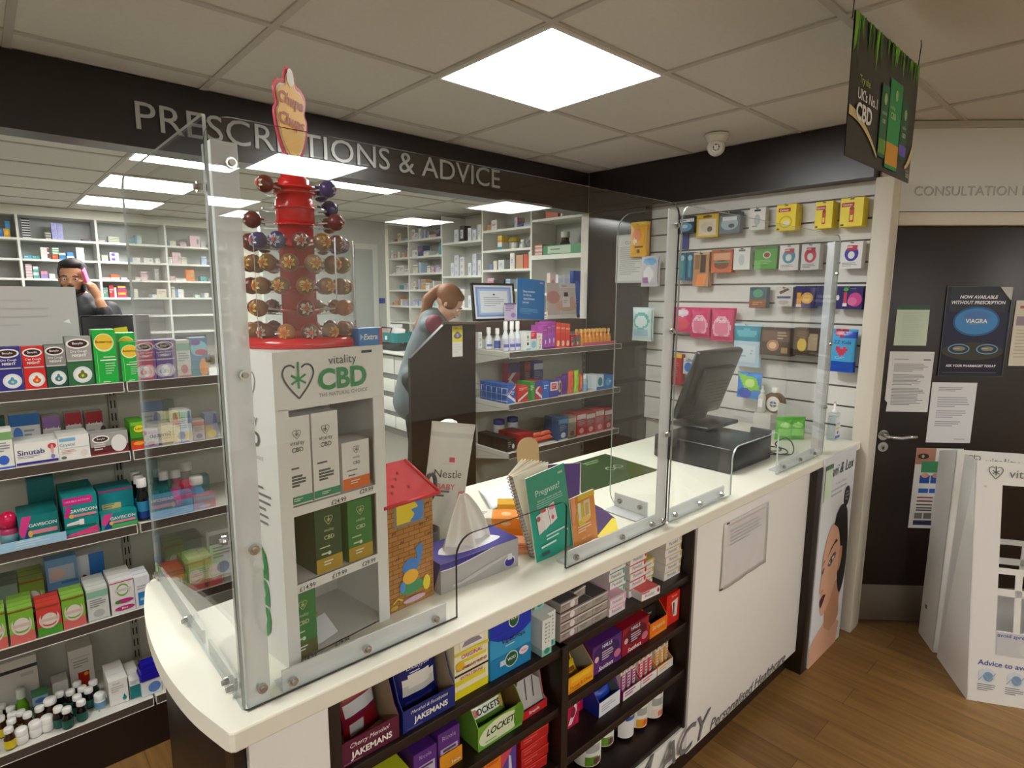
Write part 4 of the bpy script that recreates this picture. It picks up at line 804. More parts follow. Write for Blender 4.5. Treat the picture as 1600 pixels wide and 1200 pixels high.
# third row, right half
put(carton(.03, .05, .09, 'a8c4bc', (('l', .1, .3, .9, .9, 5, '2a2a2a'),)), 'gum_pack', 'narrow pale green and black packet at the left end of the third shelf', 'packet', -.225, -.262, Z3)
MG = (('p', ((.1, .1), (.45, .5), (.7, .9), (.85, .5), (.4, .1)), 'e8d0d8'), ('e', .5, .5, .22, .18, '8a1a3a'), ('r', 0, .9, 1, 1, 'e88aa4'))
for x, l in ((-.158, 'first'), (-.103, 'second')): put(carton(.053, .08, .092, 'c4184a', MG), 'sweet_box', l + ' of two crimson and white boxes on the third counter shelf', 'sweet box', x, -.242 + (.03 if l == 'second' else 0), Z3)
put(tray(.102, .12, .108, .048, '1c2f9a', (('r', 0, 0, 1, 1, 'e8eaee'), ('l', .1, .2, .8, .7, 3, 'b8bccc')), '77797c', side=.45), 'sweet_tray', 'blue and white open tray on the third counter shelf', 'display tray', -.022, -.252, Z3)
for k in range(3): put(pouch(.078, .05, .018, '1640b0', (('r', .2, .2, .8, .5, '2a5ad0'),), seed=50 + k, nv=10), 'sweet_packet', 'shiny blue packet, %s in the blue and white tray' % ('front', 'middle', 'back')[k], 'packet', -.02, -.288 + .03 * k, Z3 + .006 + .01 * k, 0, None, (-.3, 0, .05 * k))
def dex(x, w, col, who, y=-.25):
    put(tray(w, .13, .098, .030, col, (('r', 0, 0, 1, 1, 'ece9e4'), ('l', .1, .2, .9, .8, 2, col)), 'b0a890', side=.4), 'energy_tray', 'white open tray of %s energy tablet sticks on the third counter shelf' % who, 'display tray', x, y, Z3)
    for k in range(3):
        q = -1 + k
        put(carton(w * .26, .06, .10, 'ece7e0', (('e', .5, .85, .42, .12, 'd8c8b4'), ('e', .5, .85, .3, .08, 'a8845a'), ('r', 0, .1, .35, .7, col), ('l', .4, .2, .95, .7, 5, col)), top=col), 'energy_stick', '%s energy tablet stick, %s in its white tray' % (who, ('left one', 'middle one', 'right one')[k]), 'sweet packet', x + q * w * .30, y - .018, Z3 + .004)
dex(.088, .092, '9a1a78', 'magenta'); dex(.182, .088, 'd8264e', 'red'); dex(.277, .092, 'f0a41a', 'yellow')
# bottom row: supplement bottles
def vit(x, y, r, h, fruit, leaf, who, body='e6e4dc', lab='eae8e0'):
    o = bottle('vitamin_bottle', who, (x, y, Z4), r, h, '2a1710', 'f0eee8', lab, None, .72, .2, True, 'bottle', None, -.35, (), .86)
    b = MB(); seg = 8
    for (t0, t1, z0, z1, c) in ((-.55, .55, .36, .52, 'a8aaa4'), (-.75, .1, .62, .78, fruit), (-.6, .35, .10, .28, leaf), (.0, .62, .12, .24, fruit)):
        vs = []
        for i in range(seg + 1):
            t = -pi / 2 + t0 + (t1 - t0) * i / seg; vs += [((r + .0014) * cos(t), (r + .0014) * sin(t), z0 * h), ((r + .0014) * cos(t), (r + .0014) * sin(t), z1 * h)]
        b.add(vs, [(2 * i, 2 * i + 2, 2 * i + 3, 2 * i + 1) for i in range(seg)], M(c, .5), True)
    b.build('label_print', o)
vit(-.040, -.240, .046, .172, '5a1f3a', '5f8a1e', 'large vitamin bottle with green leaf label, first on the bottom counter shelf')
vit(.058, -.225, .038, .168, '6a2a4a', '6a9a2a', 'vitamin bottle with green leaf label, second on the bottom counter shelf')
bottle('vitamin_bottle', 'dark bottle with narrow white label in the middle of the bottom counter shelf', (.138, -.25, Z4), .036, .172, '170c08', 'f0eee8', 'e6e6e2', ('3a5a9a', .7, .85), .72, .2, True, 'bottle', None, .5, (), .86)
vit(.212, -.252, .036, .168, 'd8501e', 'e8a428', 'vitamin bottle with red badge and orange fruit label on the bottom counter shelf')
vit(.292, -.256, .040, .172, 'e0704a', 'e8d8cc', 'vitamin bottle with peach label at the right end of the bottom counter shelf')
put(pouch(.11, .09, .04, '8a8a2a', (), seed=60), 'sweet_bag', 'olive green bag at the left of the bottom counter shelf', 'bag', -.19, -.23, Z4, .1)
# ================================================================== on the counter top
ZC = 1.0006
# white card display stand, three compartments, turned a little
th = .1277; sx, sy = -.985, -.295; SW, SD, SH = .236, .20, .6
ux, uy = Vector((cos(th), sin(th), 0)), Vector((-sin(th), cos(th), 0))
def SP(a, b, z=0.): p = Vector((sx, sy, ZC)) + ux * a + uy * b; return (p.x, p.y, ZC + z)
cs = thing('display_stand', 'white cardboard counter stand with green CBD logo and priced compartments', 'display stand', SP(0, 0), th)
CW = M('e9e7e3', .5); CWI = M('d9d7d3', .6)
b = MB(); t = .006
b.box(0, 0, 0, t, SD, SH, CW).box(SW - t, 0, 0, SW, SD, SH, CW).box(t, SD - t, 0, SW - t, SD, SH, CWI).box(t, 0, 0, .025, .004, .497, CW).box(SW - .027, 0, 0, SW - t, .004, .497, CW).box(t, 0, .494, SW - t, t, SH, CW).box(t, t, SH - t, SW - t, SD - t, SH, CW)
b.build('carcass', cs)
for z, h in ((.0, .006), (.154, .018), (.306, .018)): MB().box(t, .0005 if z else .002, z, SW - t, SD - t, z + .005, CWI).box(.024, -.0002, z - (h if z else 0) + .005, SW - .026, .004, z + .005, CW).build('compartment_shelf', cs)
GR = '1f8a48'; DK = '3f4744'
def heart(mb, fr, cu, cv, s, col, wd, star):
    """heart outline with a six-armed leaf mark, s = height in metres"""
    k = lambda x, z: (cu + x * s / fr.w, cv + z * s / fr.h)
    R = smooth_curve([(.10, .36), (.22, .44), (.38, .40), (.46, .24), (.42, .06), (.26, -.20), (0, -.5)], 4)
    for sg in (1, -1): mb.ring(fr, [k(sg * x, z) for x, z in R], wd, col, .0012, False)
    for a in (0, 60, 120):
        c, q = cos(radians(90 + a)), sin(radians(90 + a)); L = .36 if a == 0 else .25
        mb.ring(fr, [k(-c * L * (1 if a else .72), -q * L * (1 if a else .72) + .04), k(c * L * (1.35 if a == 0 else 1), q * L * (1.35 if a == 0 else 1) + .04)], wd * 1.2, star, .0014, False)
b = MB(); f = Fr((0, 0, 0), (1, 0, 0), (0, 0, 1))
heart(b, f, .047, .546, .066, DK, .0034, GR)
b.text(f, 'vitality', .140, .576, .062, .022, DK, .001, .0); b.text(f, 'CBD', .140, .543, .108, .044, GR, .001, .035)
b.text(f, 'THE NATURAL CHOICE', .140, .514, .108, .0075, '8c918f', .001, .01)
for s_, u, z in (('£24.99', .12, .300), ('£29.99', .185, .305), ('£14.99', .045, .149), ('£19.99', .115, .149), ('£29.99', .185, .149), ('£14.99', .04, .004), ('£19.99', .115, .003)): b.text(f, s_, u, z, .04, .009, '3a3c3c', .001, .01)
b.build('front_print', cs)['label'] = 'green and grey logo print'
b = MB(); g = Fr((0, SD, 0), (0, -1, 0), (0, 0, 1))
heart(b, g, .10, .53, .07, '8f9492', .003, '8f9492'); b.text(g, 'vitality', .10, .470, .08, .024, '6f7472', .001); b.text(g, 'CBD', .10, .435, .085, .03, '4f5452', .001, .03); b.text(g, 'THE NATURAL CHOICE', .10, .40, .1, .008, '9c9f9d', .001)
b.lines(g, .045, .25, .175, .345, 7, '77797a', .35, l=.001)
v = Fr((-.0002, SD - .16, .015), (0, 0, 1), (0, 1, 0)); v.n = Vector((-1, 0, 0))
b.text(v, 'CBD', .115, .055, .22, .075, GR, .001, .035); b.text(v, 'THE NATURAL CHOICE', .135, .125, .235, .014, '55595a', .001, .01)
b.build('side_print', cs)['label'] = 'logo print on the stand side'
def vbox(w, d, h, col, foot, who, a, y, z, tall=True, ink='5f6362', rz=0., n=1):
    mb = MB(); mb.box(-w / 2, -d / 2, 0, w / 2, d / 2, h, M(col, .4)); fr = front(w, d, h)
    fh = .10 if tall else (.24 if col[0] in 'de' else .23)
    mb.rect(fr, 0, 0 if not tall else .015, 1, fh, foot)
    heart(mb, fr, .5, .80 if tall else .82, min(w * .32, h * .16), ink, .0010, ink)
    mb.text(fr, 'vitality', .5, .70 if tall else .66, .62, .06, ink, .001); mb.text(fr, 'CBD', .5, .63 if tall else .55, .42, .065, ink, .001, .02)
    mb.lines(fr, .15, .38 if tall else .36, .85, .43 if tall else .41, 1, ink, .4); mb.lines(fr, .2, .20 if tall else .27, .8, .34 if tall else .31, 4 if tall else 1, ink, .7)
    mb.lines(fr, .28, fh * .35, .74, fh * .75, 2, 'dfe6df', .4)
    if not tall: mb.ell(fr, .5, .29, .06, .03, 'd8e0d0')
    x, yy, zz = SP(a, y, z); q = mb.build('cbd_box', None, (x, yy, zz), th + rz); tag(q, who, 'supplement box'); return q
vbox(.054, .05, .168, 'e8e6e2', '1f9068', 'tall white box with green foot at the left of the top compartment', .042, .032, .3116)
vbox(.056, .05, .168, 'e8e6e2', '1f9068', 'tall white box with green foot in the middle of the top compartment', .101, .032, .3116)
vbox(.064, .06, .098, 'e8e6e2', 'e0702a', 'short white jar box with orange band at the right of the top compartment', .170, .040, .3116, False)
vbox(.058, .11, .128, '1c4a2a', 'b0902a', 'dark green box with gold foot in the middle of the middle compartment', .100, .063, .1596, False, 'c9d0a0')
vbox(.058, .06, .128, '2a7a38', 'b0902a', 'brighter green box with gold foot at the right of the middle compartment', .172, .036, .1596, False, 'c9d0a0')
vbox(.058, .06, .124, '173f24', '24402a', 'very dark green box at the back left of the middle compartment', .045, .125, .1596, False, '2a5a3a')
vbox(.056, .055, .130, '2f7a3c', '5a5a2a', 'green box with olive foot alone in the bottom compartment', .036, .033, .0066, False, 'c9d0a0')
b = MB(); b.prism(rr(-.026, -.011, .026, .011, (.01,) * 4, 4), 'z', 0, .02, M('d8b42a', .4)); b.box(-.027, -.012, .0, -.008, .012, .0205, M('5a64b8', .4))
x, y, z = SP(.095, .10, .0066); put(b, 'glue_stick', 'yellow and blue packet lying at the back of the bottom compartment', 'packet', x, y, z, .3)
b = MB(); b.add([(0, 0, 0), (.05, .01, .002), (.045, .05, .03), (-.004, .045, .028)], [(0, 1, 2, 3)], M('e4e4ea', .5)); b.add([(0, 0, -.0), (.05, .01, .0005), (.045, .05, .0285), (-.004, .045, .0265)], [(3, 2, 1, 0)], M('e4e4ea', .5)); b.add([(0, 0, 0), (.05, .01, .002), (.05, .01, .0005)], [(0, 1, 2)], M('e4e4ea', .5))
x, y, z = SP(.075, .02, .0068); put(b, 'folded_leaflet', 'folded white slip in the bottom compartment', 'leaflet', x, y, z, th)
x, y, z = SP(.208, .006, SH + .0006)
CTe = carton(.056, .03, .034, '2a78c8', (('t', 'Extra', .5, .5, .6, .5, W1, .02, .2), ('p', ((.04, .3), (.04, .7), (.2, .5)), '9fc8ec'), ('r', .88, 0, 1, 1, 'c8402a')))
put(CTe, 'gum_packet', 'small blue chewing gum packet on top of the white stand', 'chewing gum', x, y + .012, z, th)
b = MB(); b.box(-.012, -.001, 0, .012, 0, .005, BLACK); x, y, z = SP(.196, -.0006, .587); put(b, 'price_tag', 'tiny black price tag near the top corner of the white stand', 'price tag', x, y, z, th)

# ---- lollipop tower
LX, LY, LZ = -.878, -.165, ZC + SH + .0006
RED = M('d0161c', .25); 
lt = thing('lollipop_display', 'red lollipop display tower with clear guard and logo sign on top', 'display tower', (LX, LY, LZ))
MB().lathe([(.112, 0), (.114, .004), (.112, .016), (.098, .020), (.060, .024), (.04, .03)], M('c8161e', .2), seg=32).build('base', lt)
col = MB(); col.lathe([(.033, .024), (.033, .235), (.036, .238), (.036, .28), (.033, .283), (.031, .30), (.03, .305), (.03, .318), (.024, .322), (.022, .334), (.012, .340), (.012, .352)], RED, seg=16)
for z in (.065, .11, .15, .19, .23, .262, .29): col.lathe([(.033, z), (.040, z + .001), (.040, z + .005), (.033, z + .006)], RED, seg=16)
col.lathe([(.030, .30), (.043, .302), (.041, .307), (.03, .309)], RED, seg=8)
col.build('column', lt)
TIERS = ((.030, .092, 14, 0.), (.074, .090, 12, .25), (.116, .088, 13, .1), (.158, .087, 13, .3), (.198, .085, 13, .05), (.240, .078, 7, .2), (.272, .072, 5, .0), (.302, .066, 6, .3))
CLR = acrylic('clear_styrene', (.97, .97, .97, 1), .06, .02)
for z, r, n, p in TIERS[1:]:
    MB().lathe([(.034, z - .014), (r - .012, z - .012), (r - .012, z - .009), (.034, z - .010)], CLR, seg=24).build('clear_tier', lt)
g = MB(); R0 = .108
for i in range(20):
    a, c = radians(205 + i * 7.5), radians(205 + (i + 1) * 7.5)
    q = [(r * cos(t), r * sin(t), z) for r in (R0, R0 + .0015) for t in (a, c) for z in (.024, .205)]
    g.add(q, [(0, 2, 3, 1), (4, 5, 7, 6)] , CLR); g.add(q, [(1, 3, 7, 5)], M('d9dde0', .15))
    if i in (0, 19): g.add(q, [(0, 1, 5, 4)] if i == 0 else [(2, 6, 7, 3)], M('e8ecee', .1))
g.build('clear_guard', lt)
for t in (285, 318):  # pale upright tubes stand in for bright highlights on the curved clear guard
    a = radians(t); MB().tube([((R0 + .0022) * cos(a), (R0 + .0022) * sin(a), .05 if t == 318 else .09), ((R0 + .0022) * cos(a), (R0 + .0022) * sin(a), .205)], .0014, M('e9edf0', .08), 6).build('guard_highlight', lt)
# sign with rounded flower outline on a short stalk
sgx = Vector((cos(radians(33)), sin(radians(33)), 0)); 
sf = Fr(Vector((0, 0, .338)) - sgx * .052, sgx, (0, 0, 1), .104, .186)
outl = smooth_curve([(.5, 0), (.62, .06), (.80, .16), (.95, .34), (1.0, .52), (.93, .60), (.98, .74), (.86, .83), (.68, .86), (.62, .97), (.5, 1.0), (.38, .97), (.32, .86), (.14, .83), (.02, .74), (.07, .60), (0, .52), (.05, .34), (.20, .16), (.38, .06), (.5, 0)], 4)[:-1]
s_ = MB()
P0 = [sf.at(u, v, .0015) for u, v in outl]; P1 = [sf.at(u, v, -.0015) for u, v in outl]; n = len(outl)
s_.add(P0 + P1, [tuple(range(n)), tuple(range(n, 2 * n))[::-1]] + [(i, n + i, n + (i + 1) % n, (i + 1) % n) for i in range(n)], M('d84a5a', .25))
def shr(k, dv=0): return [(.5 + (u - .5) * k, .52 + (v - .52) * k + dv) for u, v in outl]
s_.poly(sf, shr(.88), 'f2dfc0', .0021); s_.poly(sf, shr(.82), 'f2b800', .0027)
s_.poly(sf, smooth_curve([(.5, .80), (.40, .86), (.42, .95), (.5, .985), (.58, .95), (.60, .86), (.5, .80)], 4), 'f4f0e4', .0031)
s_.text(sf, 'Chupa', .5, .66, .72, .19, 'a81a1a', .0035, .02, .25); s_.text(sf, 'Chups', .5, .46, .74, .19, 'a81a1a', .0035, .02, .25)
s_.build('logo_sign', lt)['label'] = 'red and yellow logo sign'
# lollipops: one of each wrapper, then copies
def lolly(col, fl):
    mb = MB(); R = .0165
    mb.ball((0, 0, 0), R, M(col, .28), 12); mb.tube([(0, 0, 0), (.045, 0, -.004)], .0017, M('e8e6e0', .5), 6)
    f = Fr((-R * .86, 0, 0), (0, -1, 0), (0, 0, 1)); rn = random.Random(col)
    for k in range(7):
        a = 2 * pi * k / 7; mb.add([(-R * .95, 0, 0), (-R * .90, .0085 * cos(a - .35), .0085 * sin(a - .35)), (-R * .74, .0125 * cos(a), .0125 * sin(a)), (-R * .90, .0085 * cos(a + .35), .0085 * sin(a + .35))], [(0, 3, 2, 1)], M(fl, .3))
    mb.ell(Fr((-R * .99, 0, 0), (0, -1, 0), (0, 0, 1)), 0, 0, .0035, .0035, 'd8401e', .0004, 10)
    for k in range(5):
        a = 2 * pi * k / 5 + .3; mb.add([(R * .6, .004 * cos(a), .004 * sin(a)), (R * 1.35, .011 * cos(a - .25), .011 * sin(a - .25)), (R * 1.3, .011 * cos(a + .25), .011 * sin(a + .25))], [(0, 1, 2), (2, 1, 0)], M(col, .28))
    return mb
KINDS = {'gold': ('8a5a2a', 'e8b82a'), 'cola': ('6a2420', 'd8c8b4'), 'cherry': ('a02430', 'e6d0c8'), 'plum': ('3a2f6a', 'c8c4d8'), 'orange': ('b86a28', 'f0a428')}
_LP = {}
rn = random.Random(11)
TN = ('lowest ring', 'second ring', 'third ring', 'fourth ring', 'fifth ring', 'sixth ring', 'seventh ring', 'top ring')
for ti, (z, r, n, p) in enumerate(TIERS):
    for k in range(n):
        a = 2 * pi * k / n + p
        if ti in (1, 2) and rn.random() < .12: continue
        if ti >= 5:
            if not (-1.1 < (a + pi) % (2 * pi) - pi < .75 or (ti != 6 and 2.7 < a < 3.6)): continue
        kind = rn.choice(('gold', 'gold', 'gold', 'orange', 'cola') if ti < 4 else ('cola', 'cola', 'cherry', 'plum', 'gold'))
        px_, py_, pz_ = LX + r * cos(a), LY + r * sin(a), LZ + z
        adj = {'gold': 'gold flower-wrapped', 'orange': 'orange gold-wrapped', 'cola': 'brown and silver wrapped', 'cherry': 'cherry red wrapped', 'plum': 'violet wrapped'}[kind]
        lab = '%s lollipop in the %s of the red display tower' % (adj, TN[ti])
        if kind not in _LP: o = lolly(*KINDS[kind]).build('lollipop'); _LP[kind] = o
        else: o = _LP[kind].copy(); COL.objects.link(o)
        o.location = (px_, py_, pz_); o.rotation_euler = (0, 0, a + pi); tag(o, lab, 'lollipop', lab + 's')
b = MB(); b.box(-.014, -.012, -.0, .014, .012, .026, M('2a6ab8', .4)); b.add([(-.014, -.013, .026), (.014, -.013, .026), (0, -.013, .042)], [(0, 1, 2)], M('d8dade', .4))

# ---- brick house collecting box
pj = thing('charity_box', 'brick patterned house money box with red roof', 'money box', (-.748, -.253, ZC), .07)
def bricks():
    m, n, l = new_mat('printed_bricks'); bs = n['Principled BSDF']; tc = n.new('ShaderNodeTexCoord'); sp = n.new('ShaderNodeSeparateXYZ'); cb = n.new('ShaderNodeCombineXYZ'); ad = n.new('ShaderNodeMath')
    l.new(tc.outputs['Object'], sp.inputs[0]); l.new(sp.outputs[0], ad.inputs[0]); l.new(sp.outputs[1], ad.inputs[1]); l.new(ad.outputs[0], cb.inputs[0]); l.new(sp.outputs[2], cb.inputs[1])
    br = n.new('ShaderNodeTexBrick'); br.inputs['Scale'].default_value = 1; br.inputs['Brick Width'].default_value = .03; br.inputs['Row Height'].default_value = .011; br.inputs['Mortar Size'].default_value = .0009
    br.inputs['Color1'].default_value = lin('b8803a'); br.inputs['Color2'].default_value = lin('a8702e'); br.inputs['Mortar'].default_value = lin('7a4a1e')
    l.new(cb.outputs[0], br.inputs[0]); l.new(br.outputs[0], bs.inputs['Base Color']); bs.inputs['Roughness'].default_value = .4; return m
MB().box(0, 0, 0, .128, .10, .262, bricks(), .001).build('house_body', pj)
RF = M('c8162a', .3); e = .012; y0, y1, x0, x1 = -e, .10 + e, -e, .128 + e; rz_ = .328
b = MB(); rv = [(x0, y0, .252), (x1, y0, .252), (x1, y1, .252), (x0, y1, .252), (.040, .05, rz_), (.088, .05, rz_)]
b.add(rv, [(0, 1, 5, 4), (1, 2, 5), (2, 3, 4, 5), (3, 0, 4), (3, 2, 1, 0)], RF)
fr_ = Fr(rv[0], (1, 0, 0), Vector(rv[4]) - Vector(rv[0]) - Vector((.052, 0, 0)), .152, .097)
for u, v in ((.2, .25), (.35, .55), (.5, .3), (.25, .4), (.42, .68)): b.rect(fr_, u, v, u + .04, v + .07, '7a0c18')
b.rect(Fr(rv[1], Vector(rv[2]) - Vector(rv[1]), Vector(rv[5]) - Vector((rv[1][0], .05, .252)), .124, .09), .35, .2, .62, .45, '9a0f1c')
b.tube([rv[0], rv[1]], .004, RF, 6); b.tube([rv[1], rv[5]], .004, RF, 6); b.build('roof', pj)
b = MB(); pf = Fr((0, -.0004, 0), (1, 0, 0), (0, 0, 1), .128, .262)
b.rect(pf, .16, .74, .80, .95, '8a8478', .0008); b.rect(pf, .21, .765, .75, .935, 'f0d42a', .0012); b.poly(pf, smooth_curve([(.48, .77), (.75, .77), (.75, .93), (.60, .93), (.66, .88), (.52, .87), (.58, .82), (.48, .77)], 3), '3a86d8', .0016)
for u, v in ((.86, .88), (.86, .74), (.72, .71), (.14, .70), (.3, .6), (.2, .46), (.9, .60)): b.ring(pf, [(u - .03, v - .01), (u, v + .012), (u + .03, v - .008), (u + .04, v + .015)], .0022, '2a2018', .001, False)
b.poly(pf, smooth_curve([(.58, .50), (.74, .54), (.72, .40), (.62, .34), (.52, .36), (.60, .40), (.62, .46), (.58, .50)], 3), '2f86d0', .001)
b.ell(pf, .48, .36, .17, .075, '2f7fd0', .0014); b.ell(pf, .47, .27, .17, .065, 'f0b428', .0018); b.ell(pf, .50, .17, .26, .06, '2f8f5a', .0014); b.ell(pf, .82, .16, .08, .07, 'e8d428', .0018); b.ell(pf, .30, .20, .06, .05, '3f8fd8', .0018)
b.ell(pf, .55, .055, .24, .025, 'd8b8d0', .0012); b.ring(pf, [(.1, .08), (.2, .11), (.3, .08)], .004, 'e0c030', .0014, False); b.ell(pf, .12, .04, .08, .02, 'c8a83a', .0014)
b.build('printed_front', pj)['label'] = 'colourful cartoon-style print'
b = MB(); b.box(.1284, .01, .0, .130, .09, .252, M('9a6a34', .4)); b.build('corner_edge', pj)
# ---- tissue box with tissue
tx = thing('tissue_box', 'silver and purple tissue box with a white tissue pulled up', 'tissue box', (-.610, -.258, ZC), -.03)
b = MB(); b.box(0, 0, 0, .242, .118, .076, M('a9a8a6', .3), .001, 1); b.build('carton', tx)
b = MB(); tf = Fr((0, 0, .0762), (1, 0, 0), (0, 1, 0), .242, .118); ff_ = Fr((0, -.0003, 0), (1, 0, 0), (0, 0, 1), .242, .076)
b.rect(tf, 0, 0, 1, 1, '2a1c86', .0006); b.poly(tf, smooth_curve([(.10, .40), (.2, .22), (.45, .16), (.7, .2), (.86, .30), (.82, .5), (.70, .62), (.4, .66), (.2, .62), (.10, .40)], 4), 'e4e2e4', .001)
b.poly(ff_, smooth_curve([(0, 1), (0, .80), (.15, .79), (.35, .86), (.55, .96), (.66, 1.)], 3), '2a1c86', .0006); b.ring(ff_, smooth_curve([(0, .79), (.15, .78), (.35, .85), (.55, .95), (.66, .995)], 3), .0022, 'e8e6e8', .0009, False)
b.ell(ff_, .87, .30, .075, .19, 'e2e0e4', .0006); b.ell(ff_, .87, .28, .065, .16, '2a1c86', .001); b.rect(ff_, .84, .36, .90, .56, 'e2e0e4', .0014); b.poly(ff_, smooth_curve([(.1, .08), (.4, .34), (.75, .55), (.95, .60), (.7, .42), (.4, .2), (.1, .08)], 3), 'b9b8b6', .0004)
b.rect(ff_, .14, .14, .24, .20, 'c9c8c8', .0008)
lf = Fr((-.0003, .118, 0), (0, -1, 0), (0, 0, 1), .118, .076); b.rect(lf, 0, 0, 1, 1, '241878', .0004); b.poly(lf, [(.75, 0), (1, 0), (1, .9)], 'a9a8a6', .0008)
b.build('print', tx)['label'] = 'purple and white print'
# tissue: a pinched, folded sheet
b = MB(); nu, nv = 28, 12; vs = []
for j in range(nv + 1):
    v = j / nv
    for i in range(nu + 1):
        u = i / nu; wd = .150 * (1 - v) ** .85 + .016 * v; amp = .024 * (1 - v * .75)
        vs.append((.118 + (u - .5) * wd + .012 * v - .018 * v * v, .050 + amp * sin(u * 9.5 + v * 1.2) * .8 + .010 * sin(u * 21 + 2 * v) * (1 - v) + .012 * v, .070 + .138 * v + .006 * sin(u * 7) * (1 - v)))
b.add(vs, [(j * (nu + 1) + i, j * (nu + 1) + i + 1, (j + 1) * (nu + 1) + i + 1, (j + 1) * (nu + 1) + i) for j in range(nv) for i in range(nu)], M('f2f0ea', .7), True)
o = b.build('tissue', tx); md = o.modifiers.new('thickness', 'SOLIDIFY'); md.thickness = .0012
# ---- pen pot, scissors, wipes packet, white bottle
pt = thing('pen_pot', 'dark grey pen pot behind the tissue box', 'pot', (-.548, -.105, ZC))
b = MB(); b.lathe([(.033, 0), (.035, .004), (.036, .10), (.034, .10), (.033, .01), (.001, .01)], M('3a3f42', .35), seg=24); b.build('pot_body', pt)
b = MB(); f = Fr((-.03, -.0365, 0), (1, 0, 0), (0, 0, 1), .06, .1); b.lines(f, .1, .55, .9, .72, 2, '5f8f8a', .4); b.build('print', pt)
sc_ = thing('scissors', 'scissors with grey and orange handles standing in the pen pot', 'scissors', (-.545, -.105, ZC + .014), .15)
b = MB()
for s in (-1, 1): b.add([(s * .004, 0, .02), (s * .012, 0, .10), (s * .002, 0, .10), (0, 0, .0)], [(0, 1, 2, 3), (3, 2, 1, 0)], CHROME); b.box(s * .006 - .005, -.001, .0, s * .006 + .005, .001, .12, CHROME)
b.build('blades', sc_)
def loop(cx, cz, rx, rz2, tilt): return [(cx + rx * cos(t) * cos(tilt) - rz2 * sin(t) * sin(tilt), .0, cz + rx * cos(t) * sin(tilt) + rz2 * sin(t) * cos(tilt)) for t in [2 * pi * i / 20 for i in range(20)]]
b = MB(); b.tube(loop(.014, .195, .018, .034, -.15), .0058, M('3c3d40', .4), 8, True); b.tube([(0, 0, .095), (.004, 0, .13), (.008, 0, .165)], [.007, .009, .007], M('3c3d40', .4), 8); b.build('handle', sc_)
b = MB(); b.tube(loop(-.022, .170, .013, .026, .2), .005, M('d88a2a', .4), 8, True); b.tube([(0, 0, .095), (-.008, 0, .12), (-.014, 0, .148)], [.006, .008, .006], M('3c3d40', .4), 8); b.build('handle', sc_)['label'] = 'orange and grey handle'
WP = (('t', 'Nestle', .45, .60, .62, .10, '5a4a4a', .0), ('e', .50, .70, .05, .022, 'd0485a'), ('l', .3, .675, .75, .68, 1, 'c89a9a'), ('t', 'BABY', .42, .50, .4, .05, 'd86a7a', .02), ('l', .16, .40, .6, .47, 2, '6a5a5a'), ('r', 0, .90, 1, .93, 'c8c8c0'), ('e', .85, .42, .08, .05, 'd88a94'))
o = pouch(.128, .345, .05, 'd8d7cd', WP, .35, 16, 26, 5, .06, .16); put(o, 'wipes_packet', 'tall crumpled white foil pouch with red flower print behind the tissue box', 'pouch', -.470, -.045, ZC + .012, 0, None, (-.05, .17, -.28))
wb_ = thing('lotion_bottle', 'white bottle with rounded knob cap peeking over the foil pouch', 'bottle', (-.392, .005, ZC))
MB().lathe([(.028, 0), (.03, .004), (.03, .25), (.026, .285), (.014, .298), (.014, .305)], M('e9e9e4', .35), seg=20).build('bottle_body', wb_)
MB().lathe([(.015, .300), (.016, .306), (.026, .318), (.028, .332), (.024, .344), (.012, .350), (.001, .351)], M('f0f0ec', .3), seg=20).build('knob_cap', wb_)
# ---- leaflets and booklets
def card(name, label, cat, w, h, t, col, ops, loc, rot, page='efece0'):
    b = MB(); b.box(-w / 2, 0, 0, w / 2, t, h, M(page, .6)); b.rect(Fr((-w / 2, 0, 0), (1, 0, 0), (0, 0, 1), w, h), 0, 0, 1, 1, M(col, .35), .0003); decor(b, Fr((-w / 2, -.0003, 0), (1, 0, 0), (0, 0, 1), w, h), ops)
    return put(b, name, label, cat, *loc, 0, None, rot)
TEAL = (('t', 'Pregnant?', .50, .775, .62, .10, 'e6f4f0', .0), ('t', 'Start your vitamins today with', .52, .69, .74, .03, 'd8ece6', .008), ('l', .18, .60, .86, .67, 3, '8fcfc0'), ('t', 'NHS', .86, .92, .12, .035, W1, .02),
        ('p', ((.14, .32), (.30, .35), (.27, .56), (.12, .54)), 'e6dcd8'), ('p', ((.31, .34), (.46, .38), (.42, .59), (.27, .57)), 'ece6e2'), ('p', ((.47, .37), (.64, .41), (.60, .62), (.43, .59)), 'ece2de'), ('r', .24, .55, .38, .58, 'd0403a'), ('e', .17, .50, .05, .03, '9a5a5a'), ('e', .54, .57, .09, .03, 'd88a9a'), ('e', .53, .45, .03, .025, 'c84a6a'), ('l', .30, .20, .88, .28, 2, 'c8e8e0'), ('l', .14, .13, .85, .18, 1, 'd8f0e8'), ('r', .14, .06, .34, .10, '3a4a5a'), ('r', .80, .22, .86, .24, 'e8f0ec'))
card('leaflet', 'teal pregnancy booklet leaning upright at the cut-out in the screen', 'leaflet', .150, .238, .004, '1c9880', TEAL, (-.246, -.285, ZC + .001), (-.10, -.10, .02))
ORG = (('e', .42, .60, .2, .24, 'd8c22a'), ('r', .28, .5, .40, .85, 'e8dcc8'), ('r', .52, .50, .78, .86, 'e4d2b0'), ('r', .57, .56, .72, .80, 'd8b060'), ('e', .55, .5, .2, .06, 'f0c86a'), ('l', .2, .24, .8, .40, 3, 'f6dcb8'), ('t', 'Healthy Start', .5, .13, .66, .05, 'f4d8b0', .01), ('r', .3, .90, 1, 1, 'e0c02a'), ('p', ((0, .4), (.2, .75), (.16, 1), (0, 1)), 'f0a070'))
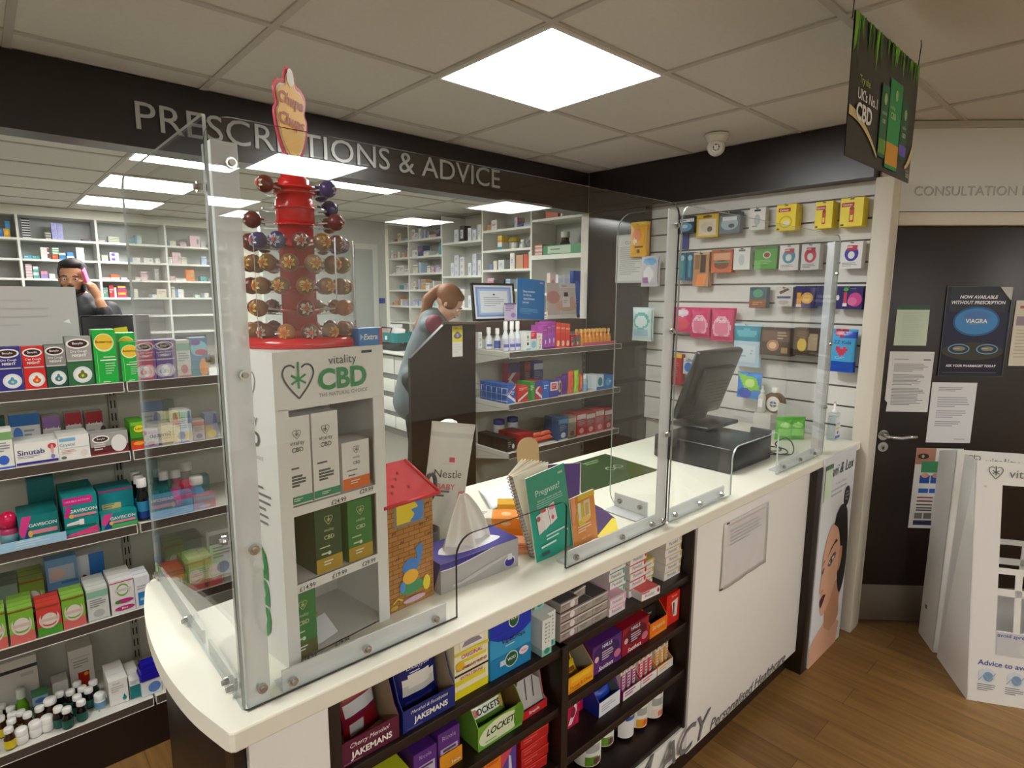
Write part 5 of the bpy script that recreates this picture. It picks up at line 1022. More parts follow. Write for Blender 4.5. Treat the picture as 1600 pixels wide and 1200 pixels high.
card('leaflet', 'orange vitamin booklet leaning beside the teal pregnancy booklet', 'leaflet', .104, .145, .004, 'e08a3e', ORG, (-.128, -.292, ZC + .001), (-.10, -.06, .02))
card('leaflet', 'purple booklet fanned out behind the teal pregnancy booklet', 'leaflet', .148, .232, .004, '4a2f84', (('t', 'n?', .88, .25, .12, .08, W1), ('r', .97, .0, 1, 1, 'e8e6ea'), ('r', 0, 0, 1, .02, 'e8e6ea')), (-.195, -.262, ZC + .001), (-.12, .16, .05))
sn = thing('spiral_notebook', 'thick spiral-bound notebook standing fanned open behind the teal booklet', 'notebook', (-.305, -.262, ZC), .0)
b = MB(); PG = M('ece8d8', .6)
for k in range(9):
    a = .30 + k * .055; dx, dy = cos(a) * .15, sin(a) * .15
    p = [(0 + .004 * k * 0, .002 * k, .002), (dx, dy + .002 * k, .002), (dx - .03, dy + .002 * k + .02, .232), (-.072, .002 * k + .012, .240)]
    q = [(x, y + .0016, z) for x, y, z in p]; b.add(p + q, [(0, 1, 2, 3), (7, 6, 5, 4), (0, 4, 5, 1), (1, 5, 6, 2), (2, 6, 7, 3), (3, 7, 4, 0)], M(('e9e4d2', 'ddd6c0', 'd9b08a', 'ece8d8')[k % 4], .6))
b.build('pages', sn)
b = MB()
for k in range(24):
    t = k / 23; c = Vector((-.004 - .072 * t, .006 + .012 * t, .006 + .228 * t)); b.tube([c + Vector((.007 * cos(u), .008 * sin(u), .001 * sin(u))) for u in [2 * pi * i / 10 for i in range(10)]], .0011, M('8f9aa0', .25, .8), 5, True)
b.build('spiral_binding', sn)
def flat(name, label, cat, pts, col, z=ZC, t=.0012, ops=None, edge=None):
    b = MB(); b.prism(pts, 'z', 0, t, M(edge or col, .5), M(col, .5))
    if ops: ops(b, t)
    return put(b, name, label, cat, 0, 0, z)
def pop(b, t):
    F = Fr((0, 0, t), (1, 0, 0), (0, 1, 0)); b.poly(F, [(-.012, -.292), (.080, -.225), (.118, -.252), (.03, -.330)], 'e8d048', .0004); b.lines(F, .0, -.30, .06, -.285, 1, '6a5a2a')
flat('leaflet', 'purple leaflet with yellow foot lying flat beside the orange booklet', 'leaflet', [(-.085, -.285), (-.005, -.150), (.137, -.088), (.122, -.153), (.085, -.23), (.0, -.31)], '43295e', ops=lambda b, t: b.poly(Fr((0, 0, t), (1, 0, 0), (0, 1, 0)), [(-.080, -.287), (.078, -.222), (.085, -.23), (.0, -.31)], 'e8d048', .0004))
b = MB(); nu = 10; pts = []
for j in range(nu + 1):
    for i in range(nu + 1):
        u, v = i / nu, j / nu; x = -.175 + .12 * u + .10 * v; y = .075 + .04 * u * 0 + .19 * v - .04 * u; pts.append((x, y, .006 + .010 * sin(u * 4 + 1) * sin(v * 3.5) + .014 * (1 - v) * sin(pi * u) + .008 * u))
b.add(pts, [(j * (nu + 1) + i, j * (nu + 1) + i + 1, (j + 1) * (nu + 1) + i + 1, (j + 1) * (nu + 1) + i) for j in range(nu) for i in range(nu)], M('eceef4', .6), True)
o = put(b, 'paper_sheet', 'crumpled white sheet lying behind the spiral notebook', 'paper', 0, 0, ZC); md = o.modifiers.new('thickness', 'SOLIDIFY'); md.thickness = .001
flat('paper_sheet', 'plain white sheet on the counter beneath the orange vitamin boxes', 'paper', [(-.35, -.09), (-.27, .03), (-.10, .02), (-.18, -.16)], 'efede6', ZC)
YV = (('r', .1, .2, .95, .7, 'd9cdd2'), ('t', 'Multi C', .5, .5, .7, .26, '6a3a78', .02), ('l', .15, .24, .8, .34, 1, '9a8a9a'))
put(carton(.125, .055, .052, 'd8a620', YV), 'vitamin_box', 'mustard yellow vitamin box with lilac panel behind the spiral notebook', 'vitamin box', -.140, -.012, ZC, -.72)
OV = (('r', .0, .0, .32, 1, 'ece6dc'), ('l', .04, .3, .28, .7, 2, '8a8f8a'), ('r', .36, .1, 1, .9, 'f08c1e'), ('e', .6, .5, .1, .2, 'f6c890'))
for x, y, z, rz, l in ((-.275, -.068, ZC + .002, -.62, 'lower box'), (-.262, -.075, ZC + .031, -.75, 'upper box')):
    b = carton(.15, .075, .028, 'f0a028', OV); decor(b, Fr((-.075, -.0375, .0283), (1, 0, 0), (0, 1, 0), .15, .075), OV); put(b, 'vitamin_box', 'flat orange and white vitamin box behind the tissue box, ' + l, 'vitamin box', x, y, z, rz)
put(carton(.10, .05, .03, 'e8a070', (('l', .05, .2, .9, .8, 4, 'd8603a'),)), 'vitamin_box', 'small peach box in front of the orange vitamin boxes', 'vitamin box', -.300, -.195, ZC, -.85)
# bendy pages behind: tan clipboard and green counter mat
b = MB(); b.prism(rr(-.055, 0, .055, .14, (.004, .004, .05, .05), 6), 'y', 0, .004, M('a88a62', .5)); put(b, 'clipboard', 'tan rounded clipboard top showing behind the white pages', 'clipboard', .225, .312, ZC + .0, 0, None, (-.1, 0, -.1))
b = MB(); b.prism([(.175, -.012), (.245, -.005), (.635, -.015), (.665, .285), (.44, .282)], 'z', 0, .003, M('22401f', .4))
F = Fr((0, 0, .003), (1, 0, 0), (0, 1, 0)); b.ring(F, [(.44, .278), (.662, .281)], .006, 'e8ebe4', .0005, False)
for k in range(2): b.ring(F, [(.50 + .05 * k + .02 * cos(t), .12 + .018 * sin(t)) for t in [2 * pi * i / 14 for i in range(14)]], .004, '9ab88a', .0005)
b.lines(F, .46, .20, .60, .24, 2, '6a8f62'); put(b, 'counter_mat', 'dark green printed counter mat lying in front of the vitamin shelving', 'mat', 0, 0, ZC)
# ---- till
tl = thing('cash_drawer', 'black cash drawer under the till screen', 'cash drawer', (.80, -.242, ZC))
b = MB(); b.box(0, 0, .004, .355, .36, .102, M('111214', .3), .006); b.build('drawer_case', tl)
b = MB()
for x in (.02, .335): b.box(x - .012, .01, 0, x + .012, .35, .006, BLACK)
b.build('foot', tl)
b = MB(); b.box(.012, .357, .02, .343, .364, .09, M('1b1c1e', .35), .002); b.build('drawer_front', tl)
b = MB(); b.box(.3555, .01, .0, .372, .10, .125, M('3a3b3d', .3), .002); b.build('side_bracket', tl)['label'] = 'dark grey side plate'
ts = thing('till_screen', 'black touchscreen till seen from behind, tilted toward the staff side', 'till', (.97, .06, ZC + .1025))
b = MB(); b.box(.04, -.08, 0, .32, .12, .018, M('161719', .35), .006); b.build('base', ts)
b = MB(); b.prism([(.05, .015), (.10, .015), (.03, .20), (-.02, .20)], 'x', .12, .24, M('1c1d1f', .35), bev=.004); b.build('neck', ts)
hd = MB(); hd.box(-.01, -.025, 0, .375, .012, .335, M('1a1b1d', .3), .012); hd.box(.05, -.05, .04, .315, -.02, .26, M('141517', .35), .01)
for k in range(7): hd.box(.08, -.0515, .08 + k * .018, .285, -.0495, .086 + k * .018, BLACK)
hd.build('screen_back', ts, (0, .075, .045), 0, (.34, 0, 0))
b = MB(); pts = smooth_curve([(1.20, -.20, .004), (1.27, -.26, .006), (1.34, -.22, .008), (1.28, -.16, .02), (1.22, -.20, .012), (1.27, -.28, .006), (1.36, -.25, .03), (1.40, -.20, .045), (1.36, -.17, .02), (1.30, -.22, .006), (1.22, -.12, .006), (1.18, .02, .006)], 6)
b.tube(pts, .0028, M('1c1c1e', .4), 8); put(b, 'power_cord', 'tangled thin black cord on the counter beside the cash drawer', 'cord', 0, 0, ZC)
# ---- far end of the counter: bottles against the slatted wall
hs_ = thing('hand_sanitiser', 'clear hand sanitiser pump bottle at the far end of the counter outside the screen', 'bottle', (1.74, -.285, ZC))
b = MB(); b.prism(rr(-.032, -.022, .032, .022, (.012,) * 4, 4), 'z', 0, .135, acrylic('clear_pet', (.93, .96, .97, 1), .06)); b.prism(rr(-.028, -.018, .028, .018, (.01,) * 4, 4), 'z', .004, .118, acrylic('gel', (.90, .94, .95, 1), .03)); b.build('bottle_body', hs_)
b = MB(); f = Fr((-.030, -.0225, .012), (1, 0, 0), (0, 0, 1), .060, .105); b.rect(f, 0, .5, 1, 1, 'e6e8ea', .0004); b.rect(f, 0, 0, 1, .42, 'dfe3ea', .0004); b.rect(f, 0, .43, 1, .49, 'b8c85a', .0006); b.rect(f, 0, 0, 1, .12, '4a6ab8', .0008); b.rect(f, .3, .2, .62, .34, 'a03a5a', .0010); b.text(f, 'Sanitiser', .5, .70, .8, .12, '5a6a8a', .0008); b.build('label', hs_)
b = MB(); b.lathe([(.012, .135), (.014, .137), (.014, .15), (.006, .155), (.005, .185), (.004, .19)], M('f0f0ee', .35), seg=14); b.tube([(0, 0, .188), (-.012, -.012, .192), (-.030, -.024, .186)], [.006, .005, .0035], M('f0f0ee', .35), 8); b.build('pump', hs_)
for i, (x, y, c, l) in enumerate(((1.55, -.125, '5fbf3a', 'front'), (1.60, -.165, '58b034', 'rear'))):
    put(pouch(.085, .115, .04, c, (('r', .1, .2, .9, .5, '8fd86a'), ('e', .5, .66, .3, .12, 'a8e080')), .3, seed=70 + i), 'soap_refill', l + ' of two bright green refill pouches behind the till cord', 'pouch', x, y, ZC, -.75)
b = MB(); b.prism([(0, 0), (.13, 0), (.13, .14), (0, .17)], 'y', 0, .003, M('dcdcd8', .4)); b.lines(Fr((0, -.0004, 0), (1, 0, 0), (0, 0, 1), .13, .15), .15, .3, .85, .55, 3, '9fa4a0'); put(b, 'card_holder', 'plain white card standing behind the green refill pouches', 'card', 1.62, -.06, ZC, -.75)
CP = M('f0efe8', .35)
lb = thing('lotion_bottle', 'clear pump lotion bottle with white label near the slatted wall', 'bottle', (1.70, .085, 1.0006))
b = MB(); b.box(-.055, -.045, 0, .055, .045, .085, M('cfcdc6', .5)); put(b, 'counter_riser', 'small grey plinth box by the slatted wall carrying two bottles', 'riser', 1.745, .05, ZC)
lb.location = (1.725, .073, ZC + .0856)
b = MB(); b.lathe([(.018, 0), (.019, .003), (.019, .085), (.012, .10), (.007, .105)], M('c9c8bc', .2), seg=16); b.box(-.0195, -.012, .03, -.0188, .012, .075, M('f2f2ee', .4)); b.build('bottle_body', lb)
b = MB(); b.lathe([(.010, .105), (.010, .118), (.004, .12), (.004, .14)], CP, seg=12); b.tube([(0, 0, .14), (-.02, -.008, .143), (-.034, -.012, .138)], .0045, CP, 8); b.build('pump', lb)
rb = thing('body_oil', 'round flat brown bottle with white cap and blue crossed label', 'bottle', (1.76, .020, ZC + .0856))
b = MB(); b.prism([(.056 * cos(a), .056 + .056 * sin(a)) for a in [2 * pi * i / 28 for i in range(28)]], 'x', -.016, .016, M('5a3c1c', .2), bev=.004); b.build('bottle_body', rb)
b = MB(); F = Fr((-.0165, 0, .05), (0, -1, 0), (0, 0, 1)); b.ell(F, 0, 0, .036, .040, 'ece8dc', .0004); b.ell(F, 0, -.002, .019, .017, '3a4a7a', .0009); b.rect(F, -.002, -.02, .002, .016, 'ece8dc', .0016); b.rect(F, -.02, -.004, .02, 0, 'ece8dc', .0016); b.build('label', rb)
b = MB(); b.lathe([(.016, .108), (.017, .112), (.017, .134), (.014, .138)], CP, seg=14); b.build('cap', rb)
# ================================================================== goods on the vitamin shelving and its ledge
ZT = 1.3926
MB().box(.80, 1.374, 1.461, 1.785, 1.50, 1.543, M('4a3d36', .4)).build('top_ledge', g2)
GL = 'on the top vitamin shelf'
CT(.800, 1.33, 1.392, .026, .03, .095, 'e8e6dc', 'vitamin_box', 'narrow white box at the back of the top vitamin shelf beside the brown panel', PLAIN('c8d0c8', 'b8c4cc'), cat='vitamin box')
def spray(x, y, h, r, who, lab='cfd6e4'):
    o = bottle('spray_bottle', who, (x, y, ZT), r, h, 'dfe3e4', 'f2f3f0', lab, ('5a62a8', .2, .5), .62, .28, True, 'spray bottle'); return o
spray(.822, 1.28, .125, .020, 'white pointed spray bottle at the back of the top vitamin shelf, first of two', 'dce2ec')
spray(.858, 1.245, .120, .019, 'white pointed spray bottle at the back of the top vitamin shelf, second of two', '3f5aa8')
for i, x in enumerate((.815, .862, .905)): spray(x, 1.125, .165, .0185, 'tall white capped spray bottle near the front of the top vitamin shelf, %s of three' % ordinal(i), 'c8c6dc')
Yt = 1.075
TV = lambda x0, x1, h, d, col, name, who, ops, n=1, cat='vitamin box', z=1.392, y=Yt: CT((x0 + x1) / 2, y, z, x1 - x0 - .002, d, h, col, name, who, ops, n=n, cat=cat)
TV(.925, .962, .10, .05, 'e9ebe2', 'vitamin_box', 'white box with green leaf on the top vitamin shelf', (('e', .4, .75, .2, .1, '5a9a5a'), ('r', .2, .3, .6, .45, '3a3a4a'), ('r', 0, 0, 1, .12, '8fc4d8'), ('l', .15, .5, .8, .62, 2, '9fb4a8')), 2)
TV(.962, 1.010, .105, .05, 'cfe0e4', 'vitamin_box', 'red topped pale blue box on the top vitamin shelf', (('r', 0, .6, 1, 1, 'd82a4a'), ('l', .1, .7, .8, .9, 2, 'f0c0c8'), ('e', .5, .3, .4, .2, '8fc0cc')), 2)
TV(1.012, 1.056, .092, .05, 'eae8e0', 'vitamin_box', 'white box with red ring on the top vitamin shelf', (('e', .65, .45, .25, .2, 'd88a8a'), ('e', .65, .45, .17, .13, 'eae8e0'), ('l', .1, .7, .7, .85, 2, 'b0a8a0'), ('r', .3, .05, .8, .2, '8fc8b8')), 2)
PUR = (('r', 0, .62, 1, 1, 'a03a9a'), ('t', 'Berocca', .5, .82, .8, .12, 'e0c0e0', .01), ('e', .55, .38, .32, .2, '8a4ab8'), ('e', .6, .3, .14, .1, 'e8e0ec'), ('r', 0, 0, 1, .08, '6a2a7a'))
for i in range(3): TV(1.062 + i * .034, 1.095 + i * .034, (.135, .152, .16)[i], .05, 'b04aa8', 'vitamin_box', 'purple effervescent vitamin box, %s of three on the top vitamin shelf' % ordinal(i), PUR, 2)
OR = (('r', 0, .6, 1, 1, 'e0503a'), ('t', 'Multi', .5, .8, .8, .12, 'f8d8c0', .01), ('e', .5, .4, .34, .2, 'd8302a'), ('e', .5, .18, .3, .12, 'e8d4b8'), ('e', .3, .2, .1, .07, 'f0a03a'))
for i in range(3): TV(1.168 + i * .042, 1.208 + i * .042, (.15, .145, .14)[i], .05, 'd8382c', 'vitamin_box', 'red and orange multivitamin box, %s of three on the top vitamin shelf' % ordinal(i), OR, 2)
TV(1.300, 1.345, .072, .06, 'a81c3a', 'vitamin_box', 'low dark red box with berries in front of green packets', (('e', .7, .5, .25, .3, '1f7a5a'), ('l', .1, .5, .5, .8, 2, 'e0a0b0'), ('e', .3, .25, .2, .15, 'd88a9a')))
TV(1.346, 1.392, .070, .06, 'b03a4a', 'vitamin_box', 'low red and green box beside the dark red berry box', (('e', .5, .5, .35, .35, '2a7a5f'), ('e', .35, .3, .15, .15, 'e8b8a0')))
TV(1.325, 1.352, .13, .04, 'e8c08a', 'vitamin_box', 'slim cream and orange box standing behind the berry boxes', (('r', .2, .4, .8, .9, 'f0902a'),), y=1.15)
ob = bottle('vitamin_drink', 'small amber vitamin bottle, first in the front row of amber bottles', (1.425, 1.10, ZT), .016, .10, 'd8862a', 'f0b860', 'e0962a', None, .6, .2, True, 'bottle')
k = 0
for j in range(2):
    for i in range(8):
        if i or j: k += 1; dup(ob, (1.425 + i * .038, 1.10 + j * .04, ZT), 0, 'small amber vitamin bottle, %s in the %s row of amber bottles' % (ordinal(i), ('front', 'back')[j]))
b = MB(); b.box(1.405, 1.0665, 1.3926, 1.735, 1.068, 1.412, M('c8506a', .4)); put(b, 'shelf_strip', 'pink shelf strip in front of the amber bottles', 'shelf label', 0, 0, 0)
# second vitamin shelf
Zs = 1.10
UJ_ = (('r', 0, .0, 1, 1, '2a62b8'), ('p', ((0, .5), (1, 1), (1, .85), (.2, .45)), 'e6e6ea'), ('p', ((0, .4), (1, .0), (1, .15), (.2, .5)), 'e6e6ea'), ('r', .55, .3, 1, .7, '1f4a98'), ('l', .5, .4, .95, .62, 2, 'd8e0f0'), ('p', ((0, .48), (.9, .98), (.98, .94), (.1, .45)), 'c8303a'))
for i in range(5): CT(.825, 1.085 + i * .048, Zs, .062, .046, .105, '2a62b8', 'painkiller_box', 'blue painkiller box with flag stripes in the wire tray, %s from the front' % ordinal(i), UJ_, cat='tablet box')
b = MB(); WR = M('b9bcc0', .3, .8)
for z in (.012, .05, .085): b.tube([(.788, 1.075, Zs + z), (.788, 1.36, Zs + z)], .0015, WR, 6)
for k in range(7): b.tube([(.788, 1.08 + k * .045, Zs), (.788, 1.08 + k * .045, Zs + .086)], .0013, WR, 6)
put(b, 'wire_tray', 'wire tray side holding the blue flag-striped boxes', 'wire tray', 0, 0, .0006)
M2 = lambda x0, x1, h, col, who, ops, n=2: TV(x0, x1, h, .05, col, 'painkiller_box', who, ops, n, 'tablet box', Zs)
RD = (('r', 0, .55, 1, 1, 'd82a2a'), ('p', ((0, .0), (1, .5), (1, .62), (0, .15)), 'e8e4e0'), ('l', .1, .7, .9, .9, 2, 'f0c8c0'))
M2(.866, .945, .09, 'c02a30', 'red painkiller box with white slash on the second vitamin shelf', RD)
M2(.948, 1.000, .108, '3a9a3a', 'green painkiller box on the second vitamin shelf', (('p', ((0, 0), (.6, 0), (.2, 1), (0, 1)), '2a7a2a'), ('l', .3, .5, .9, .8, 3, 'cfeac8')))
M2(1.002, 1.060, .108, 'b82a38', 'red and blue painkiller box with flag stripes on the second vitamin shelf', UJ_[1:3] + (('r', 0, .7, 1, 1, '2a4a98'),))
M2(1.062, 1.120, .098, '2a62c0', 'plain bright blue painkiller box on the second vitamin shelf', (('l', .2, .5, .9, .8, 2, 'c8d8f0'),))
M2(1.123, 1.196, .092, '3a3f9a', 'blue box carrying a white card with red letters', (('r', .05, .42, .95, .98, 'e8e0e0'), ('r', .2, .5, .8, .9, 'd83a3a'), ('l', .3, .55, .7, .8, 2, 'f0e0e0')))
for i, (x0, x1, h, c, c2, l) in enumerate(((1.200, 1.252, .11, '5a2a98', 'e8d02a', 'purple and yellow'), (1.254, 1.305, .125, '6a2a8a', '3a2a6a', 'violet'), (1.307, 1.360, .14, 'e86a4a', 'd83a4a', 'coral'), (1.362, 1.407, .14, 'a8d02a', '6aa82a', 'lime green'), (1.409, 1.438, .115, 'd84a3a', 'e8b02a', 'red and gold'))):
    put(pouch(x1 - x0 - .004, h, .03, c, (('e', .5, .5, .30, .34, c2), ('e', .5, .5, .2, .24, c)), .35, seed=90 + i), 'vitamin_pouch', l + ' curved vitamin pouch on the second vitamin shelf', 'pouch', (x0 + x1) / 2, 1.10, Zs + .001)
cb = bottle('clear_bottle', 'clear capped bottle with blue label on the second vitamin shelf, first of three', (1.465, 1.10, Zs + .0006), .018, .10, 'a8b4b4', 'e6eaea', '6f9fc8', None, .6, .2, True)
for i in (1, 2): dup(cb, (1.465 + .036 * i, 1.10 + .03 * i, Zs + .0006), 0, 'clear capped bottle with blue label on the second vitamin shelf, %s of three' % ordinal(i))
M2(1.555, 1.625, .095, 'dfe8ea', 'white box with teal disc on the second vitamin shelf', (('e', .5, .55, .34, .3, '2a8a98'), ('r', 0, 0, 1, .2, '3a6ab8')))
M2(1.632, 1.728, .085, '2a78c0', 'wide blue box at the corner end of the second vitamin shelf', (('e', .4, .5, .3, .3, '5aa8d8'), ('l', .5, .4, .9, .6, 2, 'd8e8f0')))
CT(1.04, 1.30, Zs, .10, .05, .19, 'b8345a', 'painkiller_box', 'tall flag-patterned box at the back of the second vitamin shelf', UJ_[1:3] + (('r', 0, .7, 1, 1, '3a2a6a'),), cat='tablet box')
CT(1.155, 1.30, Zs, .05, .05, .19, '7a1f3a', 'painkiller_box', 'dark red box at the back of the second vitamin shelf', PLAIN('a83a5a', '5a1a2a'), cat='tablet box')
CT(1.25, 1.30, Zs, .08, .05, .19, '5a5aa0', 'painkiller_box', 'slate blue box with white top at the back of the second vitamin shelf', PLAIN('d8d8e8', '3a3a7a'), cat='tablet box')
# third vitamin shelf
Zq = .82
for i in range(6): CT(.828, 1.085 + i * .044, Zq, .066, .042, .072, '15171a', 'razor_box', 'black box with white crest in the row along the shelf end, %s from the front' % ordinal(i), (('e', .7, .4, .14, .2, 'd8dce0'), ('l', .1, .3, .5, .8, 3, '9a9ea0')), cat='box', top='26282a')
TV(.880, .992, .088, .06, 'a8222a', 'plaster_box', 'red plaster box with white panel on the lowest vitamin shelf', (('r', .25, 0, .95, .6, 'e2ded8'), ('l', .35, .15, .85, .45, 2, 'b0a8a4')), 3, 'plaster box', Zq)
for i in range(4):
    put(pouch(.11, .035, .028, 'd8503a', (('r', .1, .3, .9, .6, 'e88a6a'),), .3, seed=120 + i, nv=10), 'plaster_pouch', 'orange red flat pouch, %s in the pile on the lowest vitamin shelf' % ordinal(i), 'pouch', 1.06 + .085 * (i % 2), 1.105 + .004 * i, Zq + .018 + .026 * (i // 2), 0, None, (-1.1, 0, .04 * i))
TV(1.205, 1.290, .142, .06, '24507a', 'plaster_box', 'tall dark blue plaster box on the lowest vitamin shelf', PLAIN('5a88b0', 'c8d4dc'), 2, 'plaster box', Zq)
TV(1.294, 1.366, .138, .06, '8a7a66', 'plaster_box', 'brown grey plaster box on the lowest vitamin shelf', PLAIN('b8a890', '5a4a3a'), 2, 'plaster box', Zq)
for i, (c, l) in enumerate((('b02a2a', 'red'), ('a83a34', 'brick red'), ('c04a4a', 'rose red'), ('9a2028', 'dark red'))): TV(1.375 + i * .09, 1.460 + i * .09, .15 - .008 * (i % 2), .06, c, 'plaster_box', l + ' first aid box toward the corner on the lowest vitamin shelf', PLAIN('d8c8c0', 'e0a0a0'), 2, 'plaster box', Zq)
for x, l in ((.92, 'first'), (1.03, 'second')): bottle('cream_tub', 'white tub with blue lid at the back of the lowest vitamin shelf, ' + l + ' of two', (x, 1.30, Zq + .0006), .035, .14, 'dcdfe4', '2a3f9a', None, None, 1.0, .2, False, 'tub')
put(pouch(.26, .12, .09, 'c8b41a', (('r', .1, .2, .9, .6, 'e0d040'),), .35, seed=130), 'wadding_bag', 'yellow bag low down under the vitamin shelving', 'bag', .98, 1.25, .20) if 0 else None
b = MB(); b.box(.84, 1.10, .166, 1.78, 1.388, .19, METAL); b.build('base_shelf', g2)
for i, x in enumerate((.95, 1.13)): put(pouch(.17, .42, .12, 'c9b51c', (('r', .1, .3, .9, .7, 'e2d244'), ('l', .2, .4, .8, .6, 3, '8a7a10')), .35, seed=131 + i), 'wadding_bag', ('left' if i == 0 else 'right') + ' tall yellow bag under the lowest vitamin shelf', 'bag', x, 1.22, .191)
# the ledge: framed certificate, poster cards, leaflets
ZL = 1.549
ct_ = thing('certificate_frame', 'black framed certificate with blue border standing on the brown ledge', 'picture frame', (.975, 1.40, ZL), 0)
b = MB(); w_, h_, t_ = .335, .225, .012
for q in ((-w_ / 2, 0, w_ / 2, t_), (-w_ / 2, h_ - t_, w_ / 2, h_), (-w_ / 2, t_, -w_ / 2 + t_, h_ - t_), (w_ / 2 - t_, t_, w_ / 2, h_ - t_)): b.box(q[0], -.008, q[1], q[2], .008, q[3], BLACK)
b.build('frame', ct_, rot=(-.12, 0, 0))
b = MB(); b.box(-w_ / 2 + t_, -.002, t_, w_ / 2 - t_, .006, h_ - t_, M('e6e6ea', .5)); f = Fr((-w_ / 2 + t_, -.0022, t_), (1, 0, 0), (0, 0, 1), w_ - 2 * t_, h_ - 2 * t_)
b.rect(f, .05, .06, .95, .94, '7f9ccf'); b.rect(f, .10, .12, .90, .88, 'a8bce0', .001); b.rect(f, .15, .18, .85, .82, 'dfe4ea', .0014); b.ell(f, .5, .72, .03, .03, '6a5a6a', .0018); b.lines(f, .24, .34, .78, .64, 5, '9a9aa8', .3, l=.0018); b.build('certificate', ct_, rot=(-.12, 0, 0))
b = MB(); b.prism([(.012, .0), (.075, .0), (.012, .12)], 'x', -.01, .01, BLACK); b.build('easel_foot', ct_)
card('poster_card', 'bright blue pharmacy notice card standing on the brown ledge', 'notice', .250, .255, .003, '1272b8', (('t', 'NHS', .88, .93, .12, .05, 'e8f0f8', .02), ('t', 'Stop smoking', .42, .68, .66, .075, 'e8f0f8', .02), ('t', 'for life by', .36, .59, .5, .07, 'e8f0f8', .02), ('t', 'appointment', .42, .50, .66, .07, 'e8f0f8', .02), ('t', 'just ask', .30, .41, .42, .07, 'e8f0f8', .02), ('l', .1, .12, .8, .26, 4, '6ab0dc')), (1.285, 1.41, ZL), (-.06, .06, .02))
card('poster_card', 'beige counter card picturing hands holding a white cream jar', 'notice', .275, .235, .003, 'c4b4ac', (('r', .42, .1, 1, .85, 'cfc4bc'), ('r', .42, .86, 1, 1, 'd8d4d2'), ('t', 'Hygiene', .60, .92, .3, .06, '5a5a6a'), ('e', .22, .60, .22, .18, 'c08a80'), ('e', .66, .36, .36, .16, 'd2a898'), ('r', .52, .32, .78, .62, 'e0d8d4'), ('r', .58, .62, .72, .74, '3a302e'), ('e', .86, .52, .08, .10, 'd2a898'), ('r', 0, 0, 1, .1, 'dcd8d2'), ('l', .56, .42, .74, .52, 2, 'a8a0a0')), (1.570, 1.40, ZL), (-.08, 0, -.03))
CT(1.515, 1.44, ZL - .0006, .055, .03, .30, 'd8c4c0', 'leaflet_box', 'pink and white carton behind the beige counter card', (('e', .5, .7, .35, .16, 'd08a80'),), cat='carton')
for i, x in enumerate((1.60, 1.66)): CT(x, 1.45, ZL - .0006, .05, .03, .29, 'e2e4e8', 'leaflet_box', 'white upright leaflet holder behind the beige counter card, ' + ('first' if i == 0 else 'second'), PLAIN('c8d4e0', 'b8c0cc'), cat='carton')
CT(1.725, 1.415, ZL - .0006, .075, .03, .32, '1f4aa8', 'leaflet_box', 'tall deep blue carton beside the dark corner panel on the ledge', (('e', .5, .6, .4, .2, '3a6ac8'), ('l', .2, .25, .8, .4, 3, '7a9ad8'), ('r', 0, 0, 1, .06, '2a2a30')), cat='carton')
card('price_card', 'small lilac and white card in front of the certificate', 'card', .10, .105, .002, 'd4c8e0', (('l', .1, .5, .9, .9, 4, '8a6ab0'), ('e', .7, .3, .2, .14, 'a88ac8'), ('r', 0, .92, 1, 1, '5a4a7a')), (1.072, 1.365, ZL), (-.1, 0, 0))
b = MB(); b.box(-.036, 0, 0, .036, .0015, .175, M('dcdad2', .5)); f = Fr((-.036, -.0003, 0), (1, 0, 0), (0, 0, 1), .072, .175); b.rect(f, .03, .48, .97, .98, 'd8c81e', .0003); b.poly(f, smooth_curve([(.1, .68), (.3, .76), (.5, .82), (.7, .76), (.9, .68), (.75, .60), (.5, .58), (.25, .60), (.1, .68)], 3), '6a5a78', .0006); b.ell(f, .5, .69, .12, .06, 'a898c0', .0009); b.lines(f, .2, .88, .8, .94, 1, '7a7420', .4, l=.0006); b.lines(f, .1, .1, .9, .4, 4, 'cdcbc4', .4, l=.0006)
put(b, 'notice_card', 'yellow and white notice card hung on the brown sloped panel', 'notice', .645, 1.3425, 1.355)
# framed notice on the dark corner panel
b = MB(); nf = thing('framed_notice', 'clear framed notice headed by a crest on the glossy dark corner panel', 'notice', (1.7995, 1.133, 1.785), -pi / 2)
b.box(0, -.012, 0, .235, 0, .305, M('b8b8b4', .3)); b.build('frame', nf)
b = MB(); f = Fr((.012, -.0122, .012), (1, 0, 0), (0, 0, 1), .211, .281); b.rect(f, 0, 0, 1, 1, 'd6d4d0', .0003); b.text(f, 'CLINIC', .5, .86, .5, .07, '4a4a4a'); b.lines(f, .1, .12, .9, .76, 14, 'a8a6a2', .4); b.build('page', nf)
